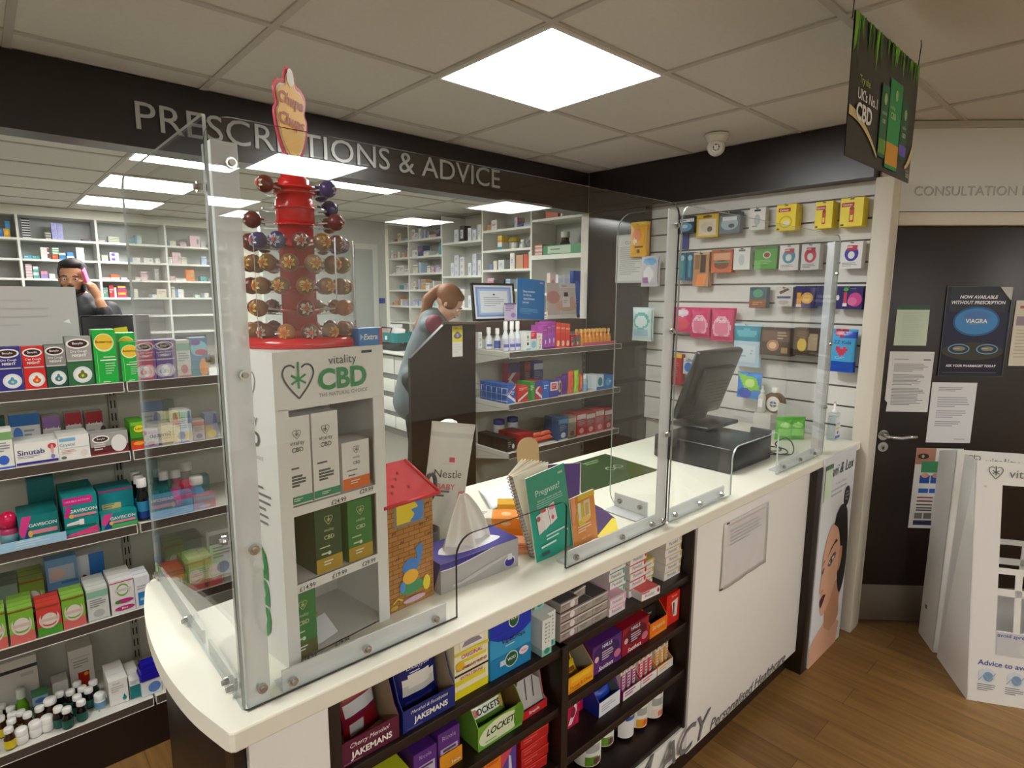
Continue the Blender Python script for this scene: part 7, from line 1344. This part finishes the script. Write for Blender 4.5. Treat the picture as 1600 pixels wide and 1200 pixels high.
# shopping basket on the bench
bk_ = thing('basket', 'teal plastic basket filled with white paper bags on the white bench', 'basket', (1.96, 4.17, 1.1206), 0)
b = MB(); TQ = M('0f7f84', .35)
for i in range(2):
    z0, z1 = (.012, .07) if i == 0 else (.085, .185)
    q0 = rr(-.13, -.19, .13, .19, (.03,) * 4, 4); k0, k1 = 1 + .18 * z0, 1 + .18 * z1; n = len(q0)
    for (s0, s1) in ((1., 1.), ) if 1 else (): b.add([(x * k0, y * k0, z0) for x, y in q0] + [(x * k1, y * k1, z1) for x, y in q0], [(j, (j + 1) % n, n + (j + 1) % n, n + j) for j in range(n)], TQ if i else M('1c2a2c', .5))
b.prism(rr(-.13, -.19, .13, .19, (.03,) * 4, 4), 'z', 0, .013, M('1c2a2c', .5)); b.box(-.146, -.04, .11, -.141, .0, .15, M('d8e4e4', .4))
o = b.build('basket_body', bk_); md = o.modifiers.new('thickness', 'SOLIDIFY'); md.thickness = .004
MB().tube([(-.14, -.10, .185), (-.12, -.10, .235), (-.12, .10, .235), (-.14, .10, .185)], .006, BLACK, 8).build('handle', bk_)
for i, (dx, dy, w, h, c, l) in enumerate(((-.05, -.08, .15, .22, 'e4e2e0', 'front white'), (.03, .07, .15, .25, 'dcdcdc', 'rear white'), (-.03, .10, .12, .19, 'dcb8a8', 'pinkish'))): put(pouch(w, h, .07, c, (('l', .2, .4, .8, .6, 3, 'b8b0ac'),), .5, seed=210 + i, wob=.3), 'paper_bag', l + ' prescription bag standing in the teal basket', 'bag', 1.96 + dx, 4.17 + dy, 1.136, -1.2 + .4 * i, None, (0, .15 - .15 * i, -1.1 + .3 * i))
for i in range(4): CT(1.86, 4.62 - .0 * i, 1.1206 + i * .022 - .0006, .16, .16, .021, ('d8dcda', '3a3a44', 'c8ccd0', '8a3a4a')[i], 'paper_tray', ('pale', 'black', 'grey', 'maroon')[i] + ' document tray in the low pile at the end of the bench', (), cat='tray')
# ---- people
def solid(parts, voxel, smooth=2):
    """one continuous skin over overlapping tapered limbs: list of (points, radii) chains and ('e', centre, radii) blobs"""
    bm = bmesh.new()
    for p in parts:
        if p[0] == 'e':
            r = bmesh.ops.create_uvsphere(bm, u_segments=20, v_segments=14, radius=1)
            m_ = Matrix.Translation(p[1]) @ (p[3] if len(p) > 3 else Matrix.Identity(4)) @ Matrix.Diagonal((*p[2], 1)); bmesh.ops.transform(bm, matrix=m_, verts=r['verts'])
        else:
            pts, rs = p
            for i in range(len(pts) - 1):
                a, q = Vector(pts[i]), Vector(pts[i + 1]); d = q - a
                r = bmesh.ops.create_cone(bm, cap_ends=True, segments=16, radius1=rs[i], radius2=rs[i + 1], depth=d.length)
                bmesh.ops.transform(bm, matrix=Matrix.Translation((a + q) / 2) @ d.to_track_quat('Z', 'Y').to_matrix().to_4x4(), verts=r['verts'])
                for c_, k in ((a, rs[i]), (q, rs[i + 1])):
                    r = bmesh.ops.create_uvsphere(bm, u_segments=14, v_segments=10, radius=k); bmesh.ops.translate(bm, vec=c_, verts=r['verts'])
    me = bpy.data.meshes.new('tmp'); bm.to_mesh(me); bm.free()
    o = bpy.data.objects.new('tmp', me); COL.objects.link(o)
    a = o.modifiers.new('r', 'REMESH'); a.mode = 'VOXEL'; a.voxel_size = voxel
    a = o.modifiers.new('s', 'SMOOTH'); a.iterations = smooth; a.factor = .5
    out = bpy.data.meshes.new_from_object(o.evaluated_get(bpy.context.evaluated_depsgraph_get()))
    bpy.data.objects.remove(o); out.polygons.foreach_set('use_smooth', [True] * len(out.polygons)); return out
def skin(name, parts, mat, parent, voxel=.012, smooth=2):
    me = solid(parts, voxel, smooth); me.materials.clear(); me.materials.append(M(mat, .6)); o = bpy.data.objects.new(name, me); COL.objects.link(o); o.parent = parent; return o
def rotx(a): return Matrix.Rotation(a, 4, 'X')
def head_parts(c, yaw=0., pitch=0.):
    """head facing local -y, tilted; returns blobs and a point mapper"""
    R = Matrix.Rotation(yaw, 4, 'Z') @ Matrix.Rotation(pitch, 4, 'X'); c = Vector(c)
    P = lambda x, y, z: c + (R @ Vector((x, y, z)))
    E = lambda x, y, z, a, b_, d: ('e', P(x, y, z), (a, b_, d), R)
    return [E(0, .012, .03, .075, .095, .090), E(0, -.02, -.03, .062, .070, .080), E(0, -.035, -.075, .042, .048, .034), E(0, -.092, -.012, .011, .014, .022), E(0, -.100, -.026, .014, .015, .010), E(0, -.080, .012, .050, .012, .012),
            E(.042, -.066, -.028, .020, .016, .018), E(-.042, -.066, -.028, .020, .016, .018), E(.080, .010, -.005, .008, .017, .030), E(-.080, .010, -.005, .008, .017, .030), E(0, -.082, -.058, .024, .010, .007)], P, R
def face(t, P, R, brow='1a120e', lip='8a4f42', iris='2a1a10'):
    for s in (-1, 1):
        b = MB(); b.ball((0, 0, 0), .0115, M('ece6e0', .3), 12); b.ball((0, -.0075, 0), .0058, M(iris, .2), 10); o = b.build('eye', t); o.matrix_local = Matrix.Translation(P(s * .031, -.077, -.001)) @ R
        b = MB(); b.tube([(-.018, .004, -.002), (0, -.002, .003), (.018, .003, -.003 if s > 0 else .0)], [.003, .0042, .0028], M(brow, .7), 6); o = b.build('eyebrow', t); o.matrix_local = Matrix.Translation(P(s * .032, -.089, .020)) @ R
    b = MB(); b.tube([(-.020, .008, 0), (-.008, -.001, .002), (0, -.001, .0005), (.008, -.001, .002), (.020, .008, 0)], [.002, .0045, .004, .0045, .002], M(lip, .5), 8); o = b.build('lips', t); o.matrix_local = Matrix.Translation(P(0, -.091, -.058)) @ R
def hand(c, d, up, k=1., curl=.9, side=1):
    """palm and five bent fingers from wrist c toward d; up is the back of the hand"""
    d = Vector(d).normalized(); up = (Vector(up) - d * Vector(up).dot(d)).normalized(); s = d.cross(up) * side; c = Vector(c); q = [([c, c + d * .035 * k, c + d * .075 * k], [.026 * k, .030 * k, .028 * k])]
    for i, (o, L) in enumerate(((-.030, .066), (-.010, .076), (.010, .072), (.029, .056))):
        p = c + d * .078 * k + s * o * k; pts = [p]; a = 0
        for j in range(3): a += curl * (.35, .5, .45)[j]; p = p + (d * cos(a) - up * sin(a)) * (L * (.45, .32, .23)[j] * k); pts.append(p)
        q.append((pts, [.0092 * k, .0088 * k, .0080 * k, .0068 * k]))
    p = c + d * .030 * k - s * .024 * k; q.append(([p, p + (d * .7 - s * .7 - up * .3) * .034 * k, p + (d * .95 - s * .45 - up * .6) * .060 * k], [.0125 * k, .0105 * k, .0082 * k])); return q
# the man on the phone, standing behind the notice board
mx_, my_ = -.845, 3.72
man = thing('person', 'dark-haired bearded man in a black jacket holding a pink phone to his ear', 'person', (mx_, my_, .2006), -.40)
hp_, P, R = head_parts((0, 0, 1.600), .10, .10)
hd_p = hand((.155, -.075, 1.475), (-.35, .05, .9), (.9, -.3, .3), .95, 1.0, -1)
body = hp_ + [([(0, .02, 1.54), (0, .03, 1.44)], [.052, .06]), ([(0, .03, 1.42), (0, .03, 1.20), (0, .02, .95)], [.11, .13, .12]), ('e', (0, .03, 1.37), (.20, .105, .075)),
     ([(.19, .03, 1.38), (.26, -.03, 1.16), (.165, -.085, 1.44)], [.052, .042, .030]), ([(-.19, .03, 1.38), (-.25, .0, 1.12), (-.22, -.18, .98)], [.052, .042, .030])] + hd_p + hand((-.22, -.19, .975), (.1, -1, -.2), (0, 0, 1), .95) + \
     [([(.09, .02, .92), (.10, .0, .48), (.10, .03, .07)], [.085, .058, .042]), ([(-.09, .02, .92), (-.10, .0, .48), (-.10, .03, .07)], [.085, .058, .042]), ([(.10, .03, .045), (.11, -.13, .032)], [.042, .032]), ([(-.10, .03, .045), (-.11, -.13, .032)], [.042, .032])]
skin('body', body, 'b98460', man, .008)
skin('jacket', [([(0, .03, 1.40), (0, .03, 1.18), (0, .02, .90)], [.125, .145, .15]), ('e', (0, .03, 1.37), (.215, .12, .085)), ([(.19, .03, 1.38), (.26, -.03, 1.16), (.18, -.072, 1.38)], [.066, .058, .045]), ([(-.19, .03, 1.38), (-.25, .0, 1.12), (-.22, -.16, .99)], [.066, .058, .044]), ([(0, .03, 1.46), (0, .03, 1.40)], [.075, .11])], '15171a', man, .012)
skin('trousers', [([(0, .02, .95), (0, .02, .86)], [.145, .14]), ([(.09, .02, .92), (.10, .0, .48), (.10, .03, .10)], [.10, .075, .06]), ([(-.09, .02, .92), (-.10, .0, .48), (-.10, .03, .10)], [.10, .075, .06])], '1d2230', man, .014)
for s in (-1, 1): skin('shoe', [([(s * .10, .04, .05), (s * .11, -.15, .038)], [.050, .037])], '121212', man, .01)
E_ = lambda x, y, z, a, b_, d: ('e', P(x, y, z), (a, b_, d), R)
skin('hair', [E_(0, .030, .055, .084, .095, .080), E_(0, -.035, .098, .066, .058, .032), E_(.068, .02, .035, .018, .055, .050), E_(-.068, .02, .035, .018, .055, .050)], '14100f', man, .008, 1)
skin('beard', [E_(0, -.040, -.084, .046, .052, .034), E_(.055, -.018, -.055, .014, .040, .045), E_(-.055, -.018, -.055, .014, .040, .045), E_(0, -.090, -.046, .026, .010, .006)], '1c1512', man, .007, 1)
face(man, P, R)
ph = MB(); ph.box(-.006, -.035, -.072, .006, .035, .072, M('d8508a', .3), .004); ph.box(.006, -.028, -.06, .0072, .028, .06, M('e890b0', .4))
tag(ph.build('mobile_phone', None), 'pink mobile phone the bearded man holds to his ear', 'phone'); bpy.data.objects['mobile_phone'].matrix_world = Matrix.Translation((mx_, my_, .2006)) @ Matrix.Rotation(-.40, 4, 'Z') @ Matrix.Translation((.098, -.065, 1.592)) @ Matrix.Rotation(-.12, 4, 'Y') @ Matrix.Rotation(.35, 4, 'X')
pn_ = MB(); pn_.box(-.004, -.05, 0, .004, -.048, .10, M('e6e8ea', .4)); tag(pn_.build('paper_strip', None, (-.90, 1.83, 1.3506 + .0), 0, (0, .45, 0)), 'thin white strip leaning on the desk below the man', 'paper strip')
# the woman bending over behind the brown panel: local x forward, z up
wx, wy = .962, 2.235
wo = thing('person', 'auburn pony-tailed woman in a grey tunic and burgundy sleeves bending over a desk', 'person', (wx, wy, .2006), radians(-42))
wh, P, R = head_parts((.225, 0, 1.440), radians(90), .62)
RA = ([(.135, -.135, 1.305), (.23, -.16, 1.19), (.36, -.06, 1.12)], [.043, .036, .026]); LA = ([(.135, .135, 1.305), (.24, .16, 1.17), (.38, .06, 1.10)], [.043, .036, .026])
body = wh + [([(.185, 0, 1.385), (.12, 0, 1.315)], [.045, .052]), ([(.10, 0, 1.30), (.03, 0, 1.10), (-.015, 0, .90)], [.095, .10, .115]), ('e', (.12, 0, 1.295), (.085, .165, .065)), RA, LA] + hand((.37, -.055, 1.115), (.9, .3, -.2), (0, 0, 1), .9) + hand((.39, .055, 1.095), (.9, -.3, -.2), (0, 0, 1), .9) + \
     [([(-.02, -.085, .88), (.0, -.09, .46), (-.03, -.09, .06)], [.082, .054, .038]), ([(-.02, .085, .88), (.0, .09, .46), (-.03, .09, .06)], [.082, .054, .038]), ([(-.03, -.09, .045), (.11, -.10, .03)], [.04, .03]), ([(-.03, .09, .045), (.11, .10, .03)], [.04, .03])]
skin('body', body, 'd8a88c', wo, .008)
skin('tunic', [([(.11, 0, 1.31), (.03, 0, 1.10), (-.02, 0, .90), (-.035, 0, .74)], [.105, .118, .132, .155]), ('e', (.105, 0, 1.29), (.095, .165, .075)), ([(-.02, -.05, .92), (-.05, -.06, .74)], [.11, .12]), ([(-.02, .05, .92), (-.05, .06, .74)], [.11, .12])], '5c686c', wo, .012)
for s, A in ((-1, RA), (1, LA)): skin('sleeve', [(A[0][:2] + [(.285, s * .12, 1.155)], [.064, .056, .048])], '6a1a30', wo, .009)
skin('trousers', [([(-.02, -.085, .90), (.0, -.09, .46), (-.03, -.09, .09)], [.095, .07, .055]), ([(-.02, .085, .90), (.0, .09, .46), (-.03, .09, .09)], [.095, .07, .055])], '131417', wo, .012)
for s in (-1, 1): skin('shoe', [([(-.04, s * .09, .045), (.12, s * .10, .035)], [.044, .034])], '101010', wo, .01)
E_ = lambda x, y, z, a, b_, d: ('e', P(x, y, z), (a, b_, d), R)
skin('hair', [E_(0, .028, .050, .086, .098, .082), E_(0, -.028, .080, .068, .046, .034), E_(.066, .0, .02, .022, .06, .055), E_(-.066, .0, .02, .022, .06, .055), E_(0, .105, .035, .042, .045, .05),
    ([P(0, .120, .02), P(0, .135, -.06), Vector((.055, .0, 1.365)), Vector((-.005, -.01, 1.27)), Vector((-.03, -.01, 1.20))], [.038, .042, .036, .028, .010])], '7a4a22', wo, .008, 1)
skin('hair_tie', [E_(0, .122, .022, .030, .022, .034)], '2a1a14', wo, .006, 1)
face(wo, P, R, '5a3a20', 'b06a60')
de = thing('consultation_desk', 'white desk top in front of the bending woman behind the brown panel', 'desk'); MB().box(1.20, 1.50, 1.255, 1.72, 2.05, 1.285, SHELFW, .003).build('desk_top', de)
for x, y in ((1.22, 1.52), (1.66, 1.52), (1.22, 1.99), (1.66, 1.99)): MB().box(x, y, .2, x + .04, y + .04, 1.255, SHELFW).build('leg', de)
# ================================================================== door notices, stands, hanging sign, camera
def notice(name, label, s0, s1, z0, z1, col, draw=None, cat='notice', outline=None, t=.0012, z=0., rough=.5):
    b = MB(); w, h = s1 - s0, z1 - z0
    if outline: b.prism(outline, 'y', -t, 0, M(col, rough))
    else: b.box(0, -t, 0, w, 0, h, M(col, rough))
    if draw: draw(b, Fr((0, -t, 0), (1, 0, 0), (0, 0, 1), w, h))
    o = b.build(name, None, (s0, .0035, z0)); tag(o, label, cat); return at_door(o)
def letter(seed, head=True):
    def f(b, F):
        if head: b.rect(F, .78, .86, .95, .875, '3a3a3a'); b.lines(F, .10, .85, .72, .88, 1, '8a8a88', .3)
        b.lines(F, .12, .66, .92, .80, 6, '8f8f8e', .4, seed); b.lines(F, .12, .44, .92, .62, 8, '85858a', .4, seed + 1); b.lines(F, .12, .10, .92, .40, 12, '85858a', .4, seed + 2)
    return f
def letter2(b, F):
    b.lines(F, .15, .84, .85, .92, 3, '8f9090', .35, 4); b.lines(F, .15, .58, .88, .76, 5, 'b0b0b6', .5, 5); b.lines(F, .15, .40, .85, .54, 4, 'b4b4ba', .5, 6); b.lines(F, .15, .26, .86, .36, 3, 'b0b0b6', .5, 7); b.rect(F, .62, .06, .86, .068, '6a6a6a')
def green(b, F): b.rect(F, 0, .89, 1, 1, '2f5a48'); b.lines(F, .2, .15, .85, .8, 12, 'c4d8c0', .3, 8)
notice('notice_sheet', 'pale green notice with dark green heading, highest on the brown door', 1.715, 1.870, 1.467, 1.664, 'cfe0c8', green)
notice('notice_sheet', 'white typed letter with curled corner on the brown door under the green notice', 1.702, 1.912, 1.135, 1.437, 'e2e2e2', letter(11), outline=[(.008, .0), (.21, 0), (.213, .302), (0, .302), (-.002, .06), (.012, .045)])
notice('notice_sheet', 'white typed letter with wide margins on the brown door above the chart', 1.921, 2.136, .980, 1.286, 'e4e4e6', letter2)
def viagra(b, F):
    b.rect(F, 0, 0, 1, .28, '0c0c26', .0004); b.rect(F, 0, .28, 1, .72, '161a3e', .0004); b.ell(F, .5, .28, .48, .10, '3a3828', .0008); b.rect(F, .06, .72, .94, 1, '26303a', .0004)
    b.text(F, 'NOW AVAILABLE', .50, .885, .58, .04, 'eef0f4', .0012, .03, .15); b.text(F, 'WITHOUT PRESCRIPTION', .50, .825, .84, .038, 'eef0f4', .0012, .03, .15)
    b.ell(F, .50, .615, .36, .165, '1f5f96', .0012, 32); b.ell(F, .50, .615, .33, .145, '3f8ac8', .0016, 32)
    D_ = lambda k: smooth_curve([(.5 - .30 * k, .615), (.5 - .16 * k, .615 + .10 * k), (.5, .615 + .13 * k), (.5 + .16 * k, .615 + .10 * k), (.5 + .30 * k, .615), (.5 + .16 * k, .615 - .10 * k), (.5, .615 - .13 * k), (.5 - .16 * k, .615 - .10 * k), (.5 - .30 * k, .615)], 4)[:-1]
    b.poly(F, D_(1.02), '8fc0e4', .002); b.poly(F, D_(.97), '14234e', .0024); b.ell(F, .5, .67, .2, .06, '4a7ab8', .0028)
    b.text(F, 'VIAGRA', .5, .62, .42, .05, 'f2f4f8', .0034, .03); b.lines(F, .38, .575, .62, .59, 1, '8fa0c0', .4, l=.0034)
    for u in (.28, .72): b.ell(F, u, .305, .17, .058, '6aa8c8', .0016, 24); b.ell(F, u, .305, .15, .048, '2a3440', .002, 24); b.ell(F, u, .31, .10, .026, '8a8a78', .0024); b.lines(F, u - .08, .30, u + .08, .315, 1, 'c8c8b8', .4, l=.0028)
    b.text(F, 'ASK YOUR PHARMACIST TODAY', .5, .115, .84, .028, 'e6e8f0', .0012, .03, .1); b.rect(F, .06, .035, .9, .04, '5a5a80', .0012)
    b.poly(F, [(.80, 1), (1, 1), (1, .85), (.97, .86)], 'c8c6c0', .003); b.ring(F, [(0, 0), (1, 0), (1, 1), (0, 1)], .004, '4a5058', .0036)
notice('poster', 'dark poster with glowing blue pill shapes on the brown door', 1.940, 2.245, 1.320, 1.755, '14182e', viagra, 'poster', rough=.2)
def right(b, F): b.rect(F, .1, .88, .3, .92, 'b8604a'); b.rect(F, .05, .62, .6, .76, '9a8a98'); b.lines(F, .08, .1, .9, .56, 9, 'c4bca8', .4, 9)
notice('notice_sheet', 'cream leaflet partly cut off by the picture edge on the brown door', 2.270, 2.480, 1.372, 1.690, 'dcd4c0', right)
def chart(b, F):
    b.rect(F, 0, .80, .42, 1, 'b07a66', .0004); b.ell(F, .16, .90, .12, .035, '3a2418', .0008); b.ell(F, .15, .90, .03, .02, 'a8b8a8', .0012); b.lines(F, .5, .92, .9, .96, 1, '6a7a9a', .5)
    b.rect(F, .14, .70, .50, .84, '3a9a68', .0008); b.rect(F, .53, .70, .95, .84, 'e8882a', .0008)
    for k in range(4): b.rect(F, .13 + k * .235, .565, .34 + k * .235, .665, '1f4fa8', .0006); b.ell(F, .235 + k * .235, .665, .08, .03, 'd89a8a', .001); b.rect(F, .13 + k * .235, .445, .34 + k * .235, .50, '1f5fb8', .0006)
    for v_, c in ((.38, '8a2a3a'), (.335, '8a2a3a'), (.29, '6a4a50'), (.25, '4a4a4a'), (.22, '4a4a4a')): b.rect(F, .12, v_, .46, v_ + .016, c, .0006); b.rect(F, .52, v_, .78, v_ + .014, '6a6a64', .0006)
    for k in range(4): b.rect(F, .10 + k * .2, .12, .27 + k * .2, .195, '7a7a74', .0006)
    b.rect(F, .09, .04, .95, .10, '2a2f5a', .0006)
notice('poster', 'colourful skin condition chart low on the brown door behind the white stands', 1.881, 2.110, .527, .950, 'e4e6e4', chart, 'poster')
# white cardboard floor stands; x across the front, y back
ang = math.atan2(-.851, .525)
def lean(s, z): return s - .072 * z
CB = M('e9e8e4', .45); CBG = M('b4b2aa', .5)
def stand(label, loc, hgt, ln, depth, side_back, full=True):
    t = thing('cardboard_stand', label, 'display stand', loc, ang); L = lambda s, z: s - ln * z
    def q(s0, s1, z0, z1, mb): mb.prism([(L(s0, z0), z0), (L(s1, z0), z0), (L(s1, z1), z1), (L(s0, z1), z1)], 'y', 0, .005, CB, bev=0)
    b = MB(); e = .072
    cols = ((0, .095), (.50, .57)); 
    q(0, .57, .0, .330, b); q(0, .57, .955, hgt, b); q(0, .095, .330, .955, b); q(.50, .57, .330, .955, b); q(.095, .50, .485, .515, b); q(.095, .50, .580, .605, b); q(.155, .178, .330, .58, b); q(.30, .32, .330, .58, b)
    b.build('front_panel', t)
    b = MB(); b.add([(L(0, 0), .0, 0), (L(0, hgt), .0, hgt), (side_back, depth, hgt - .05), (0, depth, 0), (L(0, 0) + .004, .0, 0), (L(0, hgt) + .004, .0, hgt), (side_back + .004, depth, hgt - .05), (.004, depth, 0)], [(0, 1, 2, 3), (7, 6, 5, 4), (0, 4, 5, 1), (1, 5, 6, 2), (2, 6, 7, 3), (3, 7, 4, 0)], CB); b.build('side_panel', t)
    b = MB(); b.box(.566, .006, 0, .570, depth, hgt - .08, CB); b.build('side_panel', t)
    p = MB()
    class LF:  # leaning print frame
        pass
    f = Fr((0, -.0006, 0), (1, 0, 0), (0, 0, 1)); f.at = lambda u, v, l=0.: Vector((L(u, v), -.0006 - l, v))
    tx = lambda s, u, v, w, h, c, bold=.0: p.text(Fr((L(0, v), -.0006, 0), (1, 0, 0), (0, 0, 1)), s, u, v, w, h, c, .0006, bold, al='l')
    heart(p, f, .07, hgt - .045, .052, '5a6a60', .003, '4a5f54'); tx('vitality', .115, hgt - .05, .17, .045, '6a756f')
    if full:
        p.rect(f, .098, .225, .50, .327, 'c9cacc', .0005); tx('avoid spread of', .10, .312, .26, .022, '5a66a8', .02); tx('Advice to avoid catching', .035, .178, .42, .030, '5a66a8', .02)
        p.ell(f, .20, .265, .035, .04, 'a8a8aa', .0009); p.ell(f, .20, .262, .024, .03, 'd2d0ce', .0013)
        for k in range(4):
            u = .07 + k * .10; p.ell(f, u, .125, .030, .034, 'd4dde4', .0006); p.ell(f, u + .004, .12, .018, .022, '7f9fbe', .001); p.ring(f, [(u - .03, .10), (u - .01, .13), (u + .01, .105), (u + .03, .14)], .004, '9fb4c8', .0014, False); p.lines(f, u - .034, .050, u + .034, .085, 4, '7f8288', .4, k)
        p.ell(f, .036, .945, .006, .004, 'c4d0c8', .0006)
    p.build('print', t)
    m_ = MB(); m_.add([(-.0006, depth * .75, .16), (-.0006, depth * .62, .16), (-.0006, depth * .62, .18), (-.0006, depth * .75, .18)], [(0, 1, 2, 3)], '5a5a5a'); m_.build('side_mark', t)
    return t
stand('white cardboard health advice stand nearest the door side, in front of its twin', (1.626, -.945, .0006), 1.05, .072, .312, .012)
stand('white cardboard stand standing behind the health advice stand, only its top edge showing', (1.922, -.757, .0006), 1.01, .0, .18, .0, False)
# hanging sign
hs = thing('hanging_sign', 'dark hanging sign with grass border and green boxes strung from the ceiling', 'sign', (.36, -.72, 2.068))
SWd, SHt = .565, .352; NU = 14
def cv(u): return .004 * (1 - u)
class Curl(Fr):
    def at(s, u, v, l=0.): return Vector((u * SWd, cv(u) * v - l, v * SHt))
cf = Curl((0, 0, 0), (1, 0, 0), (0, 0, 1), SWd, SHt)
b = MB()
for sgn, l in ((1, .0), (-1, -.002)):
    vs = [cf.at(i / NU, j / 4, l) for j in range(5) for i in range(NU + 1)]
    b.add(vs, [((j * (NU + 1) + i), (j * (NU + 1) + i + 1), ((j + 1) * (NU + 1) + i + 1), ((j + 1) * (NU + 1) + i))[::sgn] for j in range(4) for i in range(NU)], M('272b28', .3), True)
b.build('board', hs)
p = MB(); rn = random.Random(3)
def strip(pts, c, l):
    pts = [(u, v) for u, v in pts]; p.add([cf.at(u, v, l) for u, v in pts], [tuple(range(len(pts)))], c)
for i in range(46):
    u = rn.uniform(0, .97); w = rn.uniform(.012, .03); d = rn.uniform(.10, .30) * (1.15 if u < .4 else .8); strip([(u, 1), (u + rn.uniform(-.02, .03), 1 - d), (u + w, 1)], rn.choice(('4f9a1e', '6abf28', '3f7f24', '86d83a', '2f6a2a')), .0012 + .00003 * i)
strip([(0, 1), (.0, .72), (.03, .78), (.05, 1)], '7fb83a', .0026)
def ctext(s, u, v, w, h, c, bold=0., al='l'):
    vv, ff, tw, th_ = text_mesh(s, bold); k = min(w * SWd / tw, h * SHt / th_)
    p.add([cf.at(u + x * k / SWd, v + (y * k - th_ * k / 2) / SHt, .004) for x, y in vv], ff, c)
ctext('Try the', .10, .565, .2, .07, 'b8d85a'); ctext("UK's No.1", .09, .47, .27, .10, 'f0f2ee', .01); ctext('CBD', .085, .345, .22, .13, 'f0f2ee', .03)
def bar4(u0, v0, u1, v1, c, l):
    for k in range(4): a, q = u0 + (u1 - u0) * k / 4, u0 + (u1 - u0) * (k + 1) / 4; strip([(a, v0), (q, v0), (q, v1), (a, v1)], c, l)
for u0, u1, v0, v1, c, c2, h2 in ((.42, .53, .10, .66, '2f6a4a', '6a9a3a', .2), (.54, .74, .04, .74, '2f9a54', 'd89a2a', .25), (.75, .87, .16, .64, '2a5f44', '6a5ab8', .18)):
    bar4(u0, v0, u1, v1, c, .003); bar4(u0, v0 + .03, u1, v0 + h2 * (v1 - v0) + .03, c2, .0034)
    uc = (u0 + u1) / 2; ctext('vitality', u0 + .02, v1 - .22, u1 - u0 - .04, .04, 'c8d8a0'); ctext('CBD', u0 + .03, v1 - .28, u1 - u0 - .06, .05, 'c8d8a0', .02); p.add([cf.at(uc + .022 * cos(a), v1 - .11 + .045 * sin(a), .0042) for a in [2 * pi * i / 10 for i in range(10)]], [tuple(range(10))], 'a8c88a')
GD = smooth_curve([(0, .285), (.12, .27), (.25, .20), (.40, .08), (.42, .095), (.26, .26), (.12, .345), (0, .36)], 4)
for k in range(12):
    a, q = k * .0345, (k + 1) * .0345; lo = lambda u: .29 - 1.25 * u * u; hi_ = lambda u: .36 - .10 * u - 1.25 * u * u; strip([(a, lo(a)), (q, lo(q)), (q, hi_(q)), (a, hi_(a))], 'd8c48a', .0026)
for k in range(6):
    a, q = .88 + k * .02, .88 + (k + 1) * .02; g_ = lambda u: .10 + 10 * (u - .88) ** 2; strip([(a, g_(a)), (q, g_(q)), (q, g_(q) + .02 + .9 * (q - .88)), (a, g_(a) + .02 + .9 * (a - .88))], 'd8c48a', .0026)
ctext('vitality', .90, .085, .08, .03, 'c8c8a0'); ctext('CBD', .905, .05, .07, .035, 'c8c8a0', .02)
p.build('print', hs)
MB().tube([(.03, .02, SHt - .006), (.035, .02, SHt + .088)], .0016, M('3a3a3a', .4), 6).build('hanging_wire', hs); MB().tube([(SWd - .02, 0, SHt - .006), (SWd - .01, .0, SHt + .06), (SWd + .02, .01, SHt + .088)], .0016, M('3a3a3a', .4), 6).build('hanging_wire', hs)
# dome camera
dc = thing('security_camera', 'white ball security camera on the ceiling by the dark fascia', 'security camera', (1.50, .295, H))
WH = M('dcd9cf', .35)
MB().lathe([(.058, -.0005), (.060, -.004), (.056, -.018), (.050, -.024), (.048, -.040)], WH, seg=24).build('base', dc)
b = MB(); b.ball((0, 0, -.062), .044, WH, 20); b.build('ball', dc)
q = (Vector((-1.359, -1.33, 1.70)) - Vector((1.50, .295, H - .062))); q = (Vector((q.x, q.y * 1.0, q.z * 1.0))).normalized(); tr = q.to_track_quat('Z', 'Y').to_matrix().to_4x4()
b = MB(); b.lathe([(.030, .030), (.031, .036), (.027, .040), (.024, .034)], WH, seg=20); b.lathe([(.0001, .034), (.024, .0345), (.015, .041), (.0001, .043)], M('14120f', .1), seg=20); o = b.build('lens', dc); o.matrix_local = Matrix.Translation((0, 0, -.062)) @ tr
# notice in a plastic wallet on the white counter panel
wl = thing('notice_wallet', 'wrinkled plastic wallet with a typed sheet pinned to the white counter front', 'notice', (.515, -.3735, .660))
b = MB(); nu, nv = 14, 12
def wr(u, v): return -.002 - .004 * max(0, sin(6 * u + 3 * v)) * (1 - v) * .9 - .002 * abs(sin(11 * u - 5 * v)) * (1 - v)
b.add([(u / nu * .345 + .012 * (1 - v / nv) * (u / nu - .3), wr(u / nu, v / nv), v / nv * .252) for v in range(nv + 1) for u in range(nu + 1)], [(v * (nu + 1) + u, v * (nu + 1) + u + 1, (v + 1) * (nu + 1) + u + 1, (v + 1) * (nu + 1) + u) for v in range(nv) for u in range(nu)], M('dcdbd8', .25), True)
o = b.build('sheet', wl); md = o.modifiers.new('thickness', 'SOLIDIFY'); md.thickness = .0008
b = MB(); F = Fr((0, -.0065, 0), (1, 0, 0), (0, 0, 1), .345, .252); b.lines(F, .12, .60, .92, .86, 5, 'b4b2b4', .25, 3, .0); b.rect(F, .10, .94, .97, .955, 'd8c0c4', .0); b.build('typed_lines', wl)
b = MB()
for x, z in ((.018, .246), (-.004, .004)): b.box(x, -.006, z, x + .014, -.001, z + .005, M('5a544a', .4))
b.build('tape_tab', wl)
